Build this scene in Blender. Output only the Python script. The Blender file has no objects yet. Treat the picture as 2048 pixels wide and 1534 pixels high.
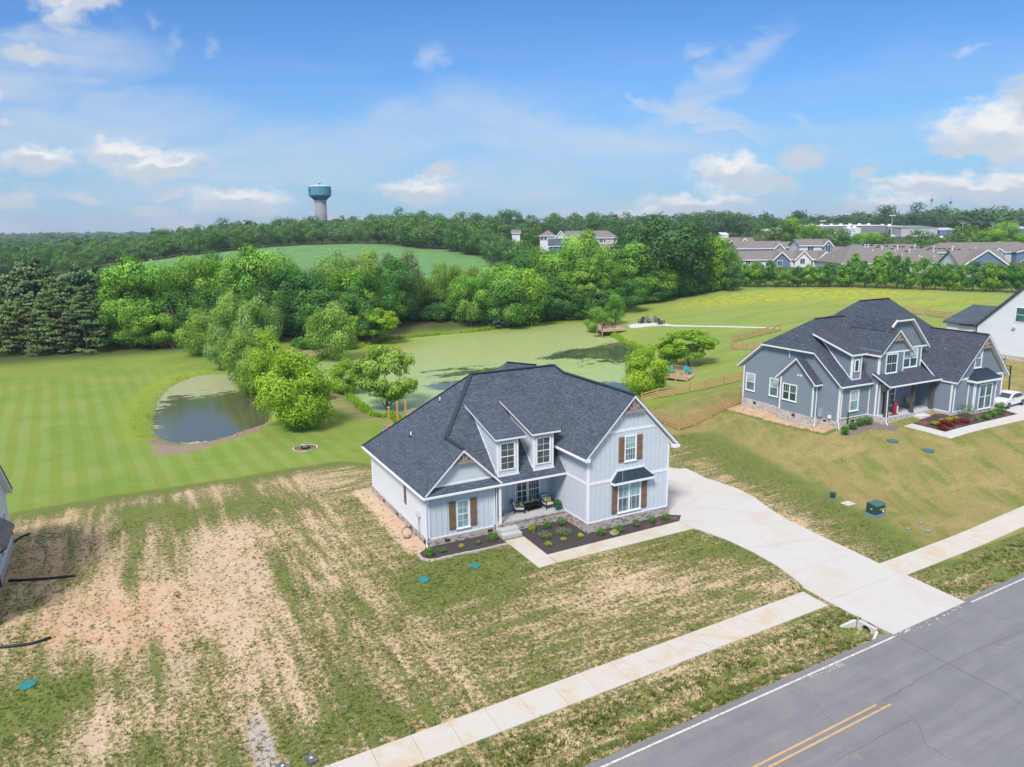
import bpy, bmesh, math, random
import numpy as np
from mathutils import Vector, Matrix
R = math.radians
scene = bpy.context.scene
COL = scene.collection
rnd = random.Random(7)
rng = np.random.default_rng(11)

# ------------------------------------------------------------------ camera
PX_W, PX_H, F_PX, CAM_H = 2048., 1534., 1500., 22.
ROLL = 0.010
CXp, CYp = 1024., 767.
_d = np.array([ROLL, 1.0, (767-452)/F_PX]); _d /= np.linalg.norm(_d)
_up = -_d
_u = np.array([3950-CXp, 452-ROLL*(3950-CXp)-CYp, F_PX]); _u /= np.linalg.norm(_u)
_u -= _up*_u.dot(_up); _u /= np.linalg.norm(_u)
_v = np.cross(_up, _u)
if _v[2] < 0: _v = -_v
RW = np.array([_u, _v, _up])            # world = RW @ camvec (x right, y down, z forward)
CAM = np.array([0, 0, CAM_H])
cam_data = bpy.data.cameras.new("camera"); cam = bpy.data.objects.new("camera", cam_data)
COL.objects.link(cam); scene.camera = cam
right = RW @ np.array([1, 0, 0]); upv = RW @ np.array([0, -1, 0]); back = RW @ np.array([0, 0, -1])
M4 = Matrix(((right[0], upv[0], back[0], 0), (right[1], upv[1], back[1], 0), (right[2], upv[2], back[2], CAM_H), (0, 0, 0, 1)))
cam.matrix_world = M4
cam_data.sensor_width = 36.; cam_data.sensor_fit = 'HORIZONTAL'
cam_data.lens = 36.*F_PX/PX_W
cam_data.clip_start = 0.5; cam_data.clip_end = 20000
def ray(px, py): return RW @ np.array([px-CXp, py-CYp, F_PX])
def gz(px, py, z=0.):
    r = ray(px, py); return CAM + r*((z-CAM_H)/r[2])
def azel(px, py):
    r = ray(px, py); r = r/np.linalg.norm(r); return math.atan2(r[0], r[1]), math.asin(r[2])
def DH(px, D):
    """depth in front of the camera -> horizontal distance, for the near belt and the right side"""
    return D*math.hypot(*(ray(px, 455.)[:2]))/F_PX*1.0 if (D < 215 or px > 1240) else D
def distp(px, D, py=None):
    r = ray(px, 455. if py is None else py); h = math.hypot(r[0], r[1]); return CAM + r*(D/h)

# ------------------------------------------------------------------ render / colour
scene.view_settings.view_transform = 'Standard'; scene.view_settings.look = 'None'
scene.view_settings.gamma = 1.0; scene.view_settings.use_curve_mapping = False
scene.view_settings.exposure = EXPOSURE = 0.78
scene.render.resolution_x = 1024; scene.render.resolution_y = 767
scene.render.engine = 'CYCLES'
cy = scene.cycles; cy.max_bounces = 5; cy.diffuse_bounces = 2; cy.glossy_bounces = 3; cy.transmission_bounces = 3; cy.transparent_max_bounces = 6; cy.volume_bounces = 0; cy.use_adaptive_sampling = True

# ------------------------------------------------------------------ sun and sky
SUN_EL, SUN_AZ = R(49), R(229)          # azimuth clockwise from +Y
sd = bpy.data.lights.new("sun", 'SUN'); sd.energy = 2.3; sd.angle = R(14); sd.color = (1.0, .955, .88)
sun = bpy.data.objects.new("sun", sd); COL.objects.link(sun)
sdir = Vector((math.sin(SUN_AZ)*math.cos(SUN_EL), math.cos(SUN_AZ)*math.cos(SUN_EL), math.sin(SUN_EL)))
sun.rotation_euler = sdir.to_track_quat('Z', 'Y').to_euler()

world = bpy.data.worlds.new("World"); scene.world = world; world.use_nodes = True
class NT:
    """tiny node-tree helper"""
    def __init__(s, nt): s.nt = nt; s.n = nt.nodes; s.l = nt.links
    def add(s, t, **k):
        o = s.n.new(t)
        for a, b in k.items(): setattr(o, a, b)
        return o
    def put(s, sock, v):
        if isinstance(v, bpy.types.NodeSocket): s.l.new(v, sock)
        elif v is not None: sock.default_value = v
    def m(s, op, a, b=None, c=None, clamp=False):
        o = s.add('ShaderNodeMath', operation=op); o.use_clamp = clamp
        for i, v in enumerate((a, b, c)):
            if v is not None: s.put(o.inputs[i], v)
        return o.outputs[0]
    def vm(s, op, a, b=None, scale=None):
        o = s.add('ShaderNodeVectorMath', operation=op); s.put(o.inputs[0], a)
        if b is not None: s.put(o.inputs[1], b)
        if scale is not None: s.put(o.inputs['Scale'], scale)
        return o.outputs['Value'] if op in ('LENGTH', 'DOT_PRODUCT', 'DISTANCE') else o.outputs[0]
    def noise(s, vec, scale, detail=3, rough=.55, dist=0., col=False, dims='3D'):
        o = s.add('ShaderNodeTexNoise', noise_dimensions=dims)
        s.put(o.inputs['Vector'], vec); s.put(o.inputs['Scale'], scale)
        o.inputs['Detail'].default_value = detail; o.inputs['Roughness'].default_value = rough; o.inputs['Distortion'].default_value = dist
        return o.outputs['Color'] if col else o.outputs['Fac']
    def mapr(s, v, a, b, c=0., d=1., smooth=True):
        o = s.add('ShaderNodeMapRange', interpolation_type='SMOOTHSTEP' if smooth else 'LINEAR')
        s.put(o.inputs[0], v)
        for i, x in zip((1, 2, 3, 4), (a, b, c, d)): s.put(o.inputs[i], x)
        return o.outputs[0]
    def mix(s, f, a, b, mode='MIX'):
        o = s.add('ShaderNodeMix', data_type='RGBA', blend_type=mode)
        s.put(o.inputs[0], f)
        for i, v in ((6, a), (7, b)):
            if isinstance(v, tuple) and len(v) == 3: v = (*v, 1)
            s.put(o.inputs[i], v)
        return o.outputs[2]
    def xyz(s, v):
        o = s.add('ShaderNodeSeparateXYZ'); s.put(o.inputs[0], v); return o.outputs
    def comb(s, x=0., y=0., z=0.):
        o = s.add('ShaderNodeCombineXYZ')
        for i, v in enumerate((x, y, z)): s.put(o.inputs[i], v)
        return o.outputs[0]
    def attr(s, name, typ='GEOMETRY'):
        o = s.add('ShaderNodeAttribute', attribute_name=name, attribute_type=typ); return o

def build_sky():
    t = NT(world.node_tree); t.n.clear()
    out = t.add('ShaderNodeOutputWorld'); bg = t.add('ShaderNodeBackground')
    t.l.new(bg.outputs[0], out.inputs[0])
    sky = t.add('ShaderNodeTexSky', sky_type='NISHITA', sun_disc=False)
    sky.sun_elevation = SUN_EL; sky.sun_rotation = SUN_AZ; sky.air_density = 1.0; sky.dust_density = .15; sky.ozone_density = 3.5
    S = .054                                       # sky strength
    tc = t.add('ShaderNodeTexCoord').outputs['Generated']
    d = t.vm('NORMALIZE', tc); x, y, z = t.xyz(d)
    az = t.m('ARCTAN2', x, y); el = t.m('ARCSINE', z)
    ae = t.comb(az, el, 0.)
    # blue sky slightly desaturated towards the horizon by thin high cloud
    base = t.mix(t.mapr(el, .0, .22, .68, 0.), t.mix(1., sky.outputs[0], (.62, 1.06, 1.52), 'MULTIPLY'), (3.1, 5.5, 7.9))
    # pale milky belt above the horizon
    belt = t.mapr(el, .0, .26, 1., 0.)
    pc = t.vm('DIVIDE', d, t.comb(t.m('ADD', t.m('MAXIMUM', z, 0.), .12), t.m('ADD', t.m('MAXIMUM', z, 0.), .12), 1.))
    streak = t.noise(t.vm('MULTIPLY', t.comb(az, el, 0.), (2.2, 11., 1.)), 1.3, 5, .6, .8)
    streak2 = t.noise(t.vm('MULTIPLY', pc, (.5, .5, .0)), 1.1, 6, .62, 1.2)
    # broad cirrus sheet rising towards the left
    def blob(px, py, rx, ry, tilt=0., src=None):
        a, e = azel(px, py); k = 1/F_PX
        v = t.vm('SUBTRACT', src if src is not None else ae, (a, e, 0.))
        if tilt:
            r_ = t.add('ShaderNodeVectorRotate', rotation_type='Z_AXIS'); t.put(r_.inputs[0], v); r_.inputs['Angle'].default_value = tilt
            v = r_.outputs[0]
        v = t.vm('MULTIPLY', v, (1/(rx*k*1.12), 1/(ry*k*1.15), 0.))
        return t.m('SUBTRACT', 1., t.vm('LENGTH', v))
    def mx(lst):
        o = lst[0]
        for b in lst[1:]: o = t.m('MAXIMUM', o, b)
        return o
    wn = t.noise(t.vm('MULTIPLY', ae, (7., 13., 1.)), 1., 5, .6, 0., True)
    wob = t.vm('SCALE', t.vm('SUBTRACT', wn, (.5, .5, .5)), None, .13)
    aew = t.vm('ADD', ae, wob)
    cir = mx([blob(640, 310, 560, 95, R(-9), aew), blob(1150, 290, 420, 75, R(6), aew), blob(80, 130, 230, 70, R(-16), aew), blob(150, 260, 330, 80, R(-8), aew),
              blob(1410, 165, 175, 42, R(-30), aew), blob(1400, 215, 190, 26, R(20), aew), blob(1450, 262, 110, 22, R(12), aew), blob(1100, 350, 330, 60, 0., aew)])
    cirm = t.m('MULTIPLY', t.mapr(cir, .0, .75), t.mapr(streak, .25, .70, .30, 1.))
    cirm = t.m('MAXIMUM', cirm, t.m('MULTIPLY', t.mapr(el, .0, .28, .55, .0), t.mapr(streak, .35, .7)))
    cirm = t.m('MULTIPLY', cirm, .80)
    col = t.mix(cirm, base, (6.5, 7.5, 8.9))
    # cumulus: fair weather puffs with flat darker bases
    cn = t.noise(t.vm('MULTIPLY', ae, (1., 1.4, 1.)), 34., 6, .60, .0, True)
    cn2 = t.noise(t.vm('MULTIPLY', ae, (1., 1.3, 1.)), 13., 3, .5, .0, True)
    w2 = t.vm('ADD', t.vm('SCALE', t.vm('SUBTRACT', cn, (.5, .5, .5)), None, .034), t.vm('SCALE', t.vm('SUBTRACT', cn2, (.5, .5, .5)), None, .05))
    aec = t.vm('ADD', ae, w2)
    C = [(175, 8, 78, 30, -32), (140, -8, 60, 30, 0), (70, 325, 78, 26, -8), (255, 312, 78, 32, 0), (320, 338, 88, 26, -8), (28, 393, 55, 18, 0), (15, 450, 40, 12, 0), (480, 402, 100, 30, -6),
         (300, 420, 45, 20, -8), (350, 445, 60, 18, 0), (340, 386, 36, 8, 0), (842, 390, 90, 27, 0), (872, 345, 44, 22, 0), (1470, 348, 88, 36, -6), (1540, 368, 62, 20, 0), (1612, 312, 36, 28, 0),
         (1395, 412, 120, 28, 0), (1340, 425, 60, 20, 0), (1722, 347, 28, 11, -20), (2005, 268, 112, 50, 14), (2055, 225, 70, 50, 0), (1930, 300, 44, 18, 0), (1960, 385, 210, 26, 5), (2045, 372, 85, 22, 5),
         (1780, 412, 80, 16, 0), (640, 432, 60, 12, 0), (50, 100, 40, 14, 0), (160, 395, 45, 9, 0), (0, 240, 22, 14, 0), (0, 180, 16, 9, 0), (1250, 440, 160, 14, 0), (960, 448, 150, 10, 0)]
    cu = mx([blob(a, b, c_, d_, R(tl), aec) for a, b, c_, d_, tl in C])
    det = t.noise(t.vm('MULTIPLY', ae, (1., 1.5, 1.)), 60., 5, .6)
    cum = t.mapr(t.m('ADD', cu, t.m('MULTIPLY', t.m('SUBTRACT', det, .5), .8)), -.04, .62)
    wisp = mx([blob(a, b, c_, d_, R(tl), aec) for a, b, c_, d_, tl in ((855, 125, 34, 26, -35), (428, 92, 12, 22, 0), (352, 80, 16, 32, 10), (296, 52, 14, 18, 20), (1270, 195, 30, 12, 25), (1940, 105, 40, 10, 10), (60, 60, 70, 16, -20), (1620, 245, 60, 10, 12))])
    cum = t.m('MAXIMUM', t.m('MULTIPLY', cum, .93), t.m('MULTIPLY', t.mapr(wisp, 0., 1.1), .32))
    # cloud body tone: bright crowns, grey-lilac bases
    aes = t.vm('ADD', aec, (0., -.0085, 0.))
    cub = mx([blob(a, b, c_, d_, R(tl), aes) for a, b, c_, d_, tl in C if c_ > 70])
    under = t.m('SUBTRACT', cu, cub)
    tone = t.m('ADD', t.mapr(under, -.25, .32, 1., 0.), t.m('MULTIPLY', t.m('SUBTRACT', det, .5), .5), clamp=True)
    ccol = t.mix(tone, (6.5, 7.2, 8.3), (10.4, 10.2, 10.1))
    col = t.mix(cum, col, ccol)
    col = t.mix(t.mapr(el, -.02, .0), (3.0, 4.2, 5.4), col)
    # unseen bright cloud deck, added above the frame for softer fill light
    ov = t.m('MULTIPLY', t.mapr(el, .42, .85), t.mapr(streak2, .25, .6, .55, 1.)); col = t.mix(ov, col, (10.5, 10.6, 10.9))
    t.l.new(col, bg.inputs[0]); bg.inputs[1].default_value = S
    try: world.cycles.sampling_method = 'MANUAL'; world.cycles.sample_map_resolution = 256
    except Exception: pass
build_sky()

# ------------------------------------------------------------------ materials
MAT = {}
def new_mat(name):
    m = bpy.data.materials.new(name); m.use_nodes = True; t = NT(m.node_tree); t.n.clear()
    out = t.add('ShaderNodeOutputMaterial'); b = t.add('ShaderNodeBsdfPrincipled'); t.l.new(b.outputs[0], out.inputs[0])
    b.inputs['Specular IOR Level'].default_value = .3
    MAT[name] = m; return m, t, b
def bump(t, b, h, strength=.3, dist=.02):
    o = t.add('ShaderNodeBump'); o.inputs['Strength'].default_value = strength; o.inputs['Distance'].default_value = dist
    t.put(o.inputs['Height'], h); t.l.new(o.outputs[0], b.inputs['Normal'])
def simple(name, c, rough=.6, var=.12, scale=3., metal=0., spec=.3, bmp=0., fine=0.):
    m, t, b = new_mat(name); tc = t.add('ShaderNodeTexCoord').outputs['Object']
    n = t.noise(tc, scale, 4); f = t.mapr(n, .25, .75, 1-var, 1+var, False)
    if fine:
        n2 = t.noise(tc, scale*12, 2); f = t.m('MULTIPLY', f, t.mapr(n2, .2, .8, 1-fine, 1+fine, False))
    t.put(b.inputs['Base Color'], t.vm('SCALE', (*c,), None, f)); b.inputs['Roughness'].default_value = rough
    b.inputs['Metallic'].default_value = metal; b.inputs['Specular IOR Level'].default_value = spec
    if bmp: bump(t, b, t.noise(tc, scale*8, 4), bmp, .02)
    return m
def uvnode(t): return t.add('ShaderNodeUVMap', uv_map='UVMap').outputs[0]
def siding(name, c, kind='lap', pitch=.18):
    m, t, b = new_mat(name); uv = uvnode(t); u, v, _ = t.xyz(uv)
    n = t.noise(t.vm('MULTIPLY', uv, (.35, 2., 1.)), 1.2, 4); f = t.mapr(n, .25, .75, .95, 1.05, False)
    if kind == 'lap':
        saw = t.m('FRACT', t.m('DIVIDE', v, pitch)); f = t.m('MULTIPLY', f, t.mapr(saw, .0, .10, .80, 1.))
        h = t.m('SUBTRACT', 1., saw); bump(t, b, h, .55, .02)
    elif kind == 'shake':
        br = t.add('ShaderNodeTexBrick'); br.offset = .5; t.put(br.inputs['Vector'], uv)
        for k_, v_ in (('Scale', 1.), ('Mortar Size', .008), ('Brick Width', .16), ('Row Height', .15), ('Bias', 0.)): br.inputs[k_].default_value = v_
        br.inputs['Color1'].default_value = (.97, .97, .97, 1); br.inputs['Color2'].default_value = (1.03, 1.03, 1.03, 1); br.inputs['Mortar'].default_value = (.82, .82, .82, 1)
        f = t.m('MULTIPLY', f, t.xyz(br.outputs['Color'])[0])
        bump(t, b, t.m('SUBTRACT', 1., t.m('FRACT', t.m('DIVIDE', v, .15))), .4, .015)
    else:
        bump(t, b, n, .1, .01)
    t.put(b.inputs['Base Color'], t.vm('SCALE', (*c,), None, f)); b.inputs['Roughness'].default_value = .55
    return m
def shingles(name, c1, c2, warm=.0, spark=0.):
    m, t, b = new_mat(name); uv = uvnode(t); u, v, _ = t.xyz(uv)
    br = t.add('ShaderNodeTexBrick'); br.offset = .37; br.offset_frequency = 2; t.put(br.inputs['Vector'], uv)
    for k_, v_ in (('Scale', 1.), ('Mortar Size', .012), ('Brick Width', .30), ('Row Height', .145), ('Bias', 0.)): br.inputs[k_].default_value = v_
    br.inputs['Color1'].default_value = (*c1, 1); br.inputs['Color2'].default_value = (*c2, 1); br.inputs['Mortar'].default_value = (*[x*.55 for x in c1], 1)
    n = t.noise(t.vm('MULTIPLY', uv, (.5, 1.5, 1.)), .9, 5, .6); f = t.mapr(n, .25, .75, .82, 1.2, False)
    n3 = t.noise(t.vm('MULTIPLY', uv, (3.2, 7., 1.)), 1., 3, .6); f = t.m('MULTIPLY', f, t.mapr(n3, .3, .7, .72, 1.32, False))
    col = t.vm('SCALE', br.outputs['Color'], None, f)
    if spark:
        s = t.noise(t.vm('MULTIPLY', uv, (2.6, 8.5, 1.)), 1., 2, .4); col = t.mix(t.m('MULTIPLY', t.mapr(s, .66, .74), spark), col, (.34, .37, .42))
    t.put(b.inputs['Base Color'], col); b.inputs['Roughness'].default_value = .85
    bump(t, b, t.m('ADD', t.m('SUBTRACT', 1., t.m('FRACT', t.m('DIVIDE', v, .145))), t.m('MULTIPLY', n3, .6)), .5, .02)
    return m
def brick(name, cols, mort, dark=.25):
    m, t, b = new_mat(name); uv = uvnode(t)
    br = t.add('ShaderNodeTexBrick'); t.put(br.inputs['Vector'], uv)
    for k_, v_ in (('Scale', 1.), ('Mortar Size', .010), ('Brick Width', .22), ('Row Height', .078), ('Bias', -.1)): br.inputs[k_].default_value = v_
    br.inputs['Color1'].default_value = (*cols[0], 1); br.inputs['Color2'].default_value = (*cols[1], 1); br.inputs['Mortar'].default_value = (*mort, 1)
    # occasional dark and occasional light bricks, one cell each
    u, v, _ = t.xyz(uv); row = t.m('FLOOR', t.m('DIVIDE', v, .078)); off = t.m('MULTIPLY', t.m('MODULO', row, 2.), .5)
    colx = t.m('FLOOR', t.m('ADD', t.m('DIVIDE', u, .22), off))
    wn = t.add('ShaderNodeTexWhiteNoise', noise_dimensions='2D'); t.put(wn.inputs['Vector'], t.comb(colx, row, 0.))
    dk = t.m('MULTIPLY', t.m('LESS_THAN', wn.outputs[0], dark), t.m('SUBTRACT', 1., br.outputs['Fac']))
    col = t.mix(dk, br.outputs['Color'], cols[2])
    n = t.noise(t.vm('MULTIPLY', uv, (1., 1., 1.)), 1.3, 4); col = t.vm('SCALE', col, None, t.mapr(n, .25, .75, .85, 1.12, False))
    t.put(b.inputs['Base Color'], col); b.inputs['Roughness'].default_value = .85
    bump(t, b, t.m('SUBTRACT', 1., br.outputs['Fac']), .5, .01)
    return m
def wood(name, c, c2, s=1.):
    m, t, b = new_mat(name); uv = uvnode(t)
    n = t.noise(t.vm('MULTIPLY', uv, (14.*s, 2.*s, 1.)), 1., 4, .6, .3); n2 = t.noise(uv, 2.3, 3)
    t.put(b.inputs['Base Color'], t.mix(t.mapr(t.m('ADD', t.m('MULTIPLY', n, .6), t.m('MULTIPLY', n2, .4)), .3, .7), c, c2)); b.inputs['Roughness'].default_value = .75
    bump(t, b, n, .3, .005)
    return m
def glass(name, c, rough=.08, var=.35):
    m, t, b = new_mat(name); tc = t.add('ShaderNodeTexCoord').outputs['Object']
    n = t.noise(tc, 1.6, 3); t.put(b.inputs['Base Color'], t.vm('SCALE', (*c,), None, t.mapr(n, .3, .7, 1-var, 1+var, False)))
    b.inputs['Roughness'].default_value = rough; b.inputs['Specular IOR Level'].default_value = .6
    return m
white = simple('white_paint', (.83, .84, .86), .45, .03)
sidA_bb = siding('pale_blue_board', (.60, .645, .695), 'bb')
sidA_lap = siding('pale_blue_lap', (.76, .78, .80), 'lap', .19)
sidA_shake = siding('pale_blue_shake', (.60, .645, .69), 'shake')
batA = simple('pale_blue_batten', (.545, .595, .65), .55, .02)
sidB_lap = siding('slate_blue_lap', (.235, .275, .335), 'lap', .18)
sidB_bb = siding('slate_blue_board', (.22, .26, .31), 'bb')
batB = simple('slate_blue_batten', (.19, .225, .275), .55, .02)
sidW = siding('white_lap', (.74, .76, .80), 'lap', .19)
roofA = shingles('charcoal_shingle', (.062, .077, .108), (.10, .12, .158))
roofB = shingles('charcoal_shingle_flecked', (.050, .062, .088), (.078, .092, .125), spark=.6)
roofT = shingles('taupe_shingle', (.20, .175, .165), (.25, .22, .21))
roofcap = simple('ridge_cap', (.035, .045, .062), .85, .25, 4., fine=.2)
brickA = brick('mixed_brick', ((.42, .33, .29), (.56, .50, .47), (.06, .05, .06)), (.55, .50, .46), .22)
brickB = brick('whitewashed_brick', ((.55, .49, .46), (.64, .59, .57), (.30, .24, .24)), (.58, .52, .49), .16)
shutM = wood('shutter_wood', (.16, .095, .06), (.27, .17, .11))
beamM = wood('gable_beam_wood', (.27, .20, .17), (.42, .33, .29))
postM = wood('porch_post_wood', (.075, .065, .06), (.14, .12, .105))
fenceM = wood('fence_wood', (.40, .235, .115), (.58, .37, .20), .5)
deckM = wood('deck_wood', (.46, .30, .20), (.60, .43, .30), .5)
dockM = wood('dock_post_wood', (.50, .25, .08), (.66, .36, .13), .5)
doorM = wood('door_wood', (.24, .08, .03), (.34, .13, .05), .6)
glTeal = glass('glass_blind', (.24, .40, .42)); glPale = glass('glass_pale_blind', (.40, .50, .52)); glDark = glass('glass_dark', (.035, .06, .065)); glGreen = glass('glass_green', (.05, .13, .13))
metalroof = simple('standing_seam', (.025, .04, .062), .35, .1, spec=.6)
black = simple('black_metal', (.012, .012, .014), .45, .1)
darkgut = simple('black_gutter', (.02, .024, .03), .4, .1)
conc_st = simple('step_concrete', (.50, .50, .50), .8, .08, 2., fine=.05)
# ------------------------------------------------------------------ object helpers
def tag(o, label=None, cat=None, group=None, kind=None):
    if label: o['label'] = label
    if cat: o['category'] = cat
    if group: o['group'] = group
    if kind: o['kind'] = kind
    return o
def empty(name, loc=(0, 0, 0), rz=0., label=None, cat=None, group=None):
    o = bpy.data.objects.new(name, None); COL.objects.link(o); o.location = loc; o.rotation_euler = (0, 0, rz); o.empty_display_size = .2
    return tag(o, label, cat, group)
def finish(me, uv=True, smooth=False):
    me.update()
    if uv and len(me.polygons):
        nl = len(me.loops); vs = np.empty(len(me.vertices)*3); me.vertices.foreach_get('co', vs); vs = vs.reshape(-1, 3)
        li = np.empty(nl, int); me.loops.foreach_get('vertex_index', li)
        pn = np.empty(len(me.polygons)*3); me.polygons.foreach_get('normal', pn); pn = pn.reshape(-1, 3)
        lt = np.empty(len(me.polygons), int); me.polygons.foreach_get('loop_total', lt)
        n = np.repeat(pn, lt, axis=0)
        u = np.stack([-n[:, 1], n[:, 0], np.zeros(nl)], 1); L = np.linalg.norm(u, axis=1); flat = L < .02
        u[flat] = (1, 0, 0); L[flat] = 1; u /= L[:, None]
        v = np.cross(n, u); p = vs[li]
        uvs = np.stack([(p*u).sum(1), (p*v).sum(1)], 1)
        lay = me.uv_layers.new(name='UVMap'); lay.data.foreach_set('uv', uvs.astype(np.float32).ravel())
    if smooth: me.polygons.foreach_set('use_smooth', np.ones(len(me.polygons), bool))
    return me
class MB:
    """collects boxes, polygons, tubes; build() links them as ONE mesh object"""
    def __init__(s): s.v = []; s.f = []; s.mi = []; s.cur = 0
    def face(s, pts):
        b = len(s.v); s.v += [tuple(map(float, p)) for p in pts]; s.f.append(tuple(range(b, b+len(pts)))); s.mi.append(s.cur); return s
    def obox(s, o, a, b, c):
        """box at corner o with edge vectors a, b, c"""
        o, a, b, c = (np.array(q, float) for q in (o, a, b, c))
        if np.dot(np.cross(a, b), c) < 0: a, b = b, a
        P = [o, o+a, o+a+b, o+b, o+c, o+a+c, o+a+b+c, o+b+c]; k = len(s.v); s.v += [tuple(p) for p in P]
        for q in ((3, 2, 1, 0), (4, 5, 6, 7), (0, 1, 5, 4), (1, 2, 6, 5), (2, 3, 7, 6), (3, 0, 4, 7)): s.f.append(tuple(k+i for i in q)); s.mi.append(s.cur)
        return s
    def box(s, x0, x1, y0, y1, z0, z1): return s.obox((x0, y0, z0), (x1-x0, 0, 0), (0, y1-y0, 0), (0, 0, z1-z0))
    def cbox(s, cx, cy, z0, w, d, h): return s.box(cx-w/2, cx+w/2, cy-d/2, cy+d/2, z0, z0+h)
    def slab(s, poly, t, down=True, topmat=None, sidemat=None):
        """polygon (any plane) extruded vertically down by t"""
        poly = [np.array(p, float) for p in poly]
        n = np.zeros(3)
        for i in range(len(poly)): n += np.cross(poly[i], poly[(i+1) % len(poly)])
        if n[2] < 0: poly = poly[::-1]
        low = [p-np.array([0, 0, t]) for p in poly]; k = len(s.v); N = len(poly)
        s.v += [tuple(p) for p in poly]+[tuple(p) for p in low]; c = s.cur
        s.f.append(tuple(range(k, k+N))); s.mi.append(c if topmat is None else topmat)
        s.f.append(tuple(range(k+2*N-1, k+N-1, -1))); s.mi.append(c if sidemat is None else sidemat)
        for i in range(N):
            j = (i+1) % N; s.f.append((k+i, k+N+i, k+N+j, k+j)); s.mi.append(c if sidemat is None else sidemat)
        return s
    def prism(s, poly, vec):
        """planar polygon extruded along vec"""
        poly = [np.array(p, float) for p in poly]; vec = np.array(vec, float); n = np.zeros(3)
        for i in range(len(poly)): n += np.cross(poly[i], poly[(i+1) % len(poly)])
        if n.dot(vec) > 0: poly = poly[::-1]
        k = len(s.v); N = len(poly); s.v += [tuple(p) for p in poly]+[tuple(p+vec) for p in poly]
        s.f.append(tuple(range(k, k+N))); s.mi.append(s.cur); s.f.append(tuple(range(k+2*N-1, k+N-1, -1))); s.mi.append(s.cur)
        for i in range(N):
            j = (i+1) % N; s.f.append((k+i, k+N+i, k+N+j, k+j)); s.mi.append(s.cur)
        return s
    def bar(s, a, b, w, h=None, up=(0, 0, 1)):
        """rectangular bar from a to b"""
        a, b = np.array(a, float), np.array(b, float); h = h or w; d = b-a; L = np.linalg.norm(d); d /= L; up = np.array(up, float)
        if abs(d.dot(up)) > .95: up = np.array([0, 1., 0])
        x = np.cross(d, up); x /= np.linalg.norm(x); y = np.cross(x, d)
        return s.obox(a-x*w/2-y*h/2, d*L, x*w, y*h)
    def tube(s, pts, rad, n=8, cap=True):
        pts = [np.array(p, float) for p in pts]; rad = rad if hasattr(rad, '__len__') else [rad]*len(pts); k = len(s.v); px = None
        for i, p in enumerate(pts):
            d = (pts[min(i+1, len(pts)-1)]-pts[max(i-1, 0)]); d /= max(np.linalg.norm(d), 1e-9)
            if px is None: a = np.array([0, 0, 1.]) if abs(d[2]) < .9 else np.array([1., 0, 0]); px = np.cross(d, a)
            px = px-d*px.dot(d); px /= np.linalg.norm(px); py = np.cross(d, px)
            for j in range(n):
                t = 2*math.pi*j/n; s.v.append(tuple(p+rad[i]*(px*math.cos(t)+py*math.sin(t))))
        for i in range(len(pts)-1):
            for j in range(n):
                j2 = (j+1) % n; s.f.append((k+i*n+j, k+i*n+j2, k+(i+1)*n+j2, k+(i+1)*n+j)); s.mi.append(s.cur)
        if cap:
            s.f.append(tuple(k+j for j in range(n-1, -1, -1))); s.mi.append(s.cur); e = k+(len(pts)-1)*n; s.f.append(tuple(e+j for j in range(n))); s.mi.append(s.cur)
        return s
    def lathe(s, prof, c=(0, 0, 0), n=24):
        k = len(s.v)
        for r, z in prof:
            for j in range(n):
                t = 2*math.pi*j/n; s.v.append((c[0]+r*math.cos(t), c[1]+r*math.sin(t), c[2]+z))
        for i in range(len(prof)-1):
            for j in range(n):
                j2 = (j+1) % n; s.f.append((k+i*n+j, k+i*n+j2, k+(i+1)*n+j2, k+(i+1)*n+j)); s.mi.append(s.cur)
        s.f.append(tuple(k+j for j in range(n-1, -1, -1))); s.mi.append(s.cur)
        e = k+(len(prof)-1)*n; s.f.append(tuple(e+j for j in range(n))); s.mi.append(s.cur)
        return s
    def build(s, name, mats, parent=None, smooth=False, bevel=0.):
        me = bpy.data.meshes.new(name); me.from_pydata(s.v, [], s.f)
        mats = mats if isinstance(mats, (list, tuple)) else [mats]
        for m in mats: me.materials.append(m)
        if len(mats) > 1: me.polygons.foreach_set('material_index', np.array(s.mi, np.int32))
        finish(me, True, smooth)
        o = bpy.data.objects.new(name, me); COL.objects.link(o)
        if parent is not None: o.parent = parent
        if bevel:
            b = o.modifiers.new('bevel', 'BEVEL'); b.width = bevel; b.segments = 2; b.limit_method = 'ANGLE'
        return o
def children(o): return [c for c in bpy.data.objects if c.parent == o]
CH = {}
def copy_tree(o, parent=None):
    if o.name not in CH: CH[o.name] = children(o)
    c = o.copy(); COL.objects.link(c); c.parent = parent
    for ch in CH[o.name]: copy_tree(ch, c)
    return c
def mesh_np(name, verts, faces, mats, parent=None, attrs=None, uv=False, smooth=False, link=True):
    """verts (N,3) float, faces (M,k) int"""
    me = bpy.data.meshes.new(name); N, M, k = len(verts), len(faces), faces.shape[1]
    me.vertices.add(N); me.vertices.foreach_set('co', verts.astype(np.float32).ravel())
    me.loops.add(M*k); me.loops.foreach_set('vertex_index', faces.astype(np.int32).ravel())
    me.polygons.add(M); me.polygons.foreach_set('loop_start', np.arange(0, M*k, k, dtype=np.int32)); me.polygons.foreach_set('loop_total', np.full(M, k, np.int32))
    for m in (mats if isinstance(mats, (list, tuple)) else [mats]): me.materials.append(m)
    if smooth: me.polygons.foreach_set('use_smooth', np.ones(M, bool))
    me.update(calc_edges=True)
    for nm, (dom, arr) in (attrs or {}).items():
        a = me.attributes.new(nm, 'FLOAT', dom); a.data.foreach_set('value', arr.astype(np.float32))
    if uv: finish(me)
    o = bpy.data.objects.new(name, me)
    if link: COL.objects.link(o)
    if parent is not None: o.parent = parent
    return o

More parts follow.
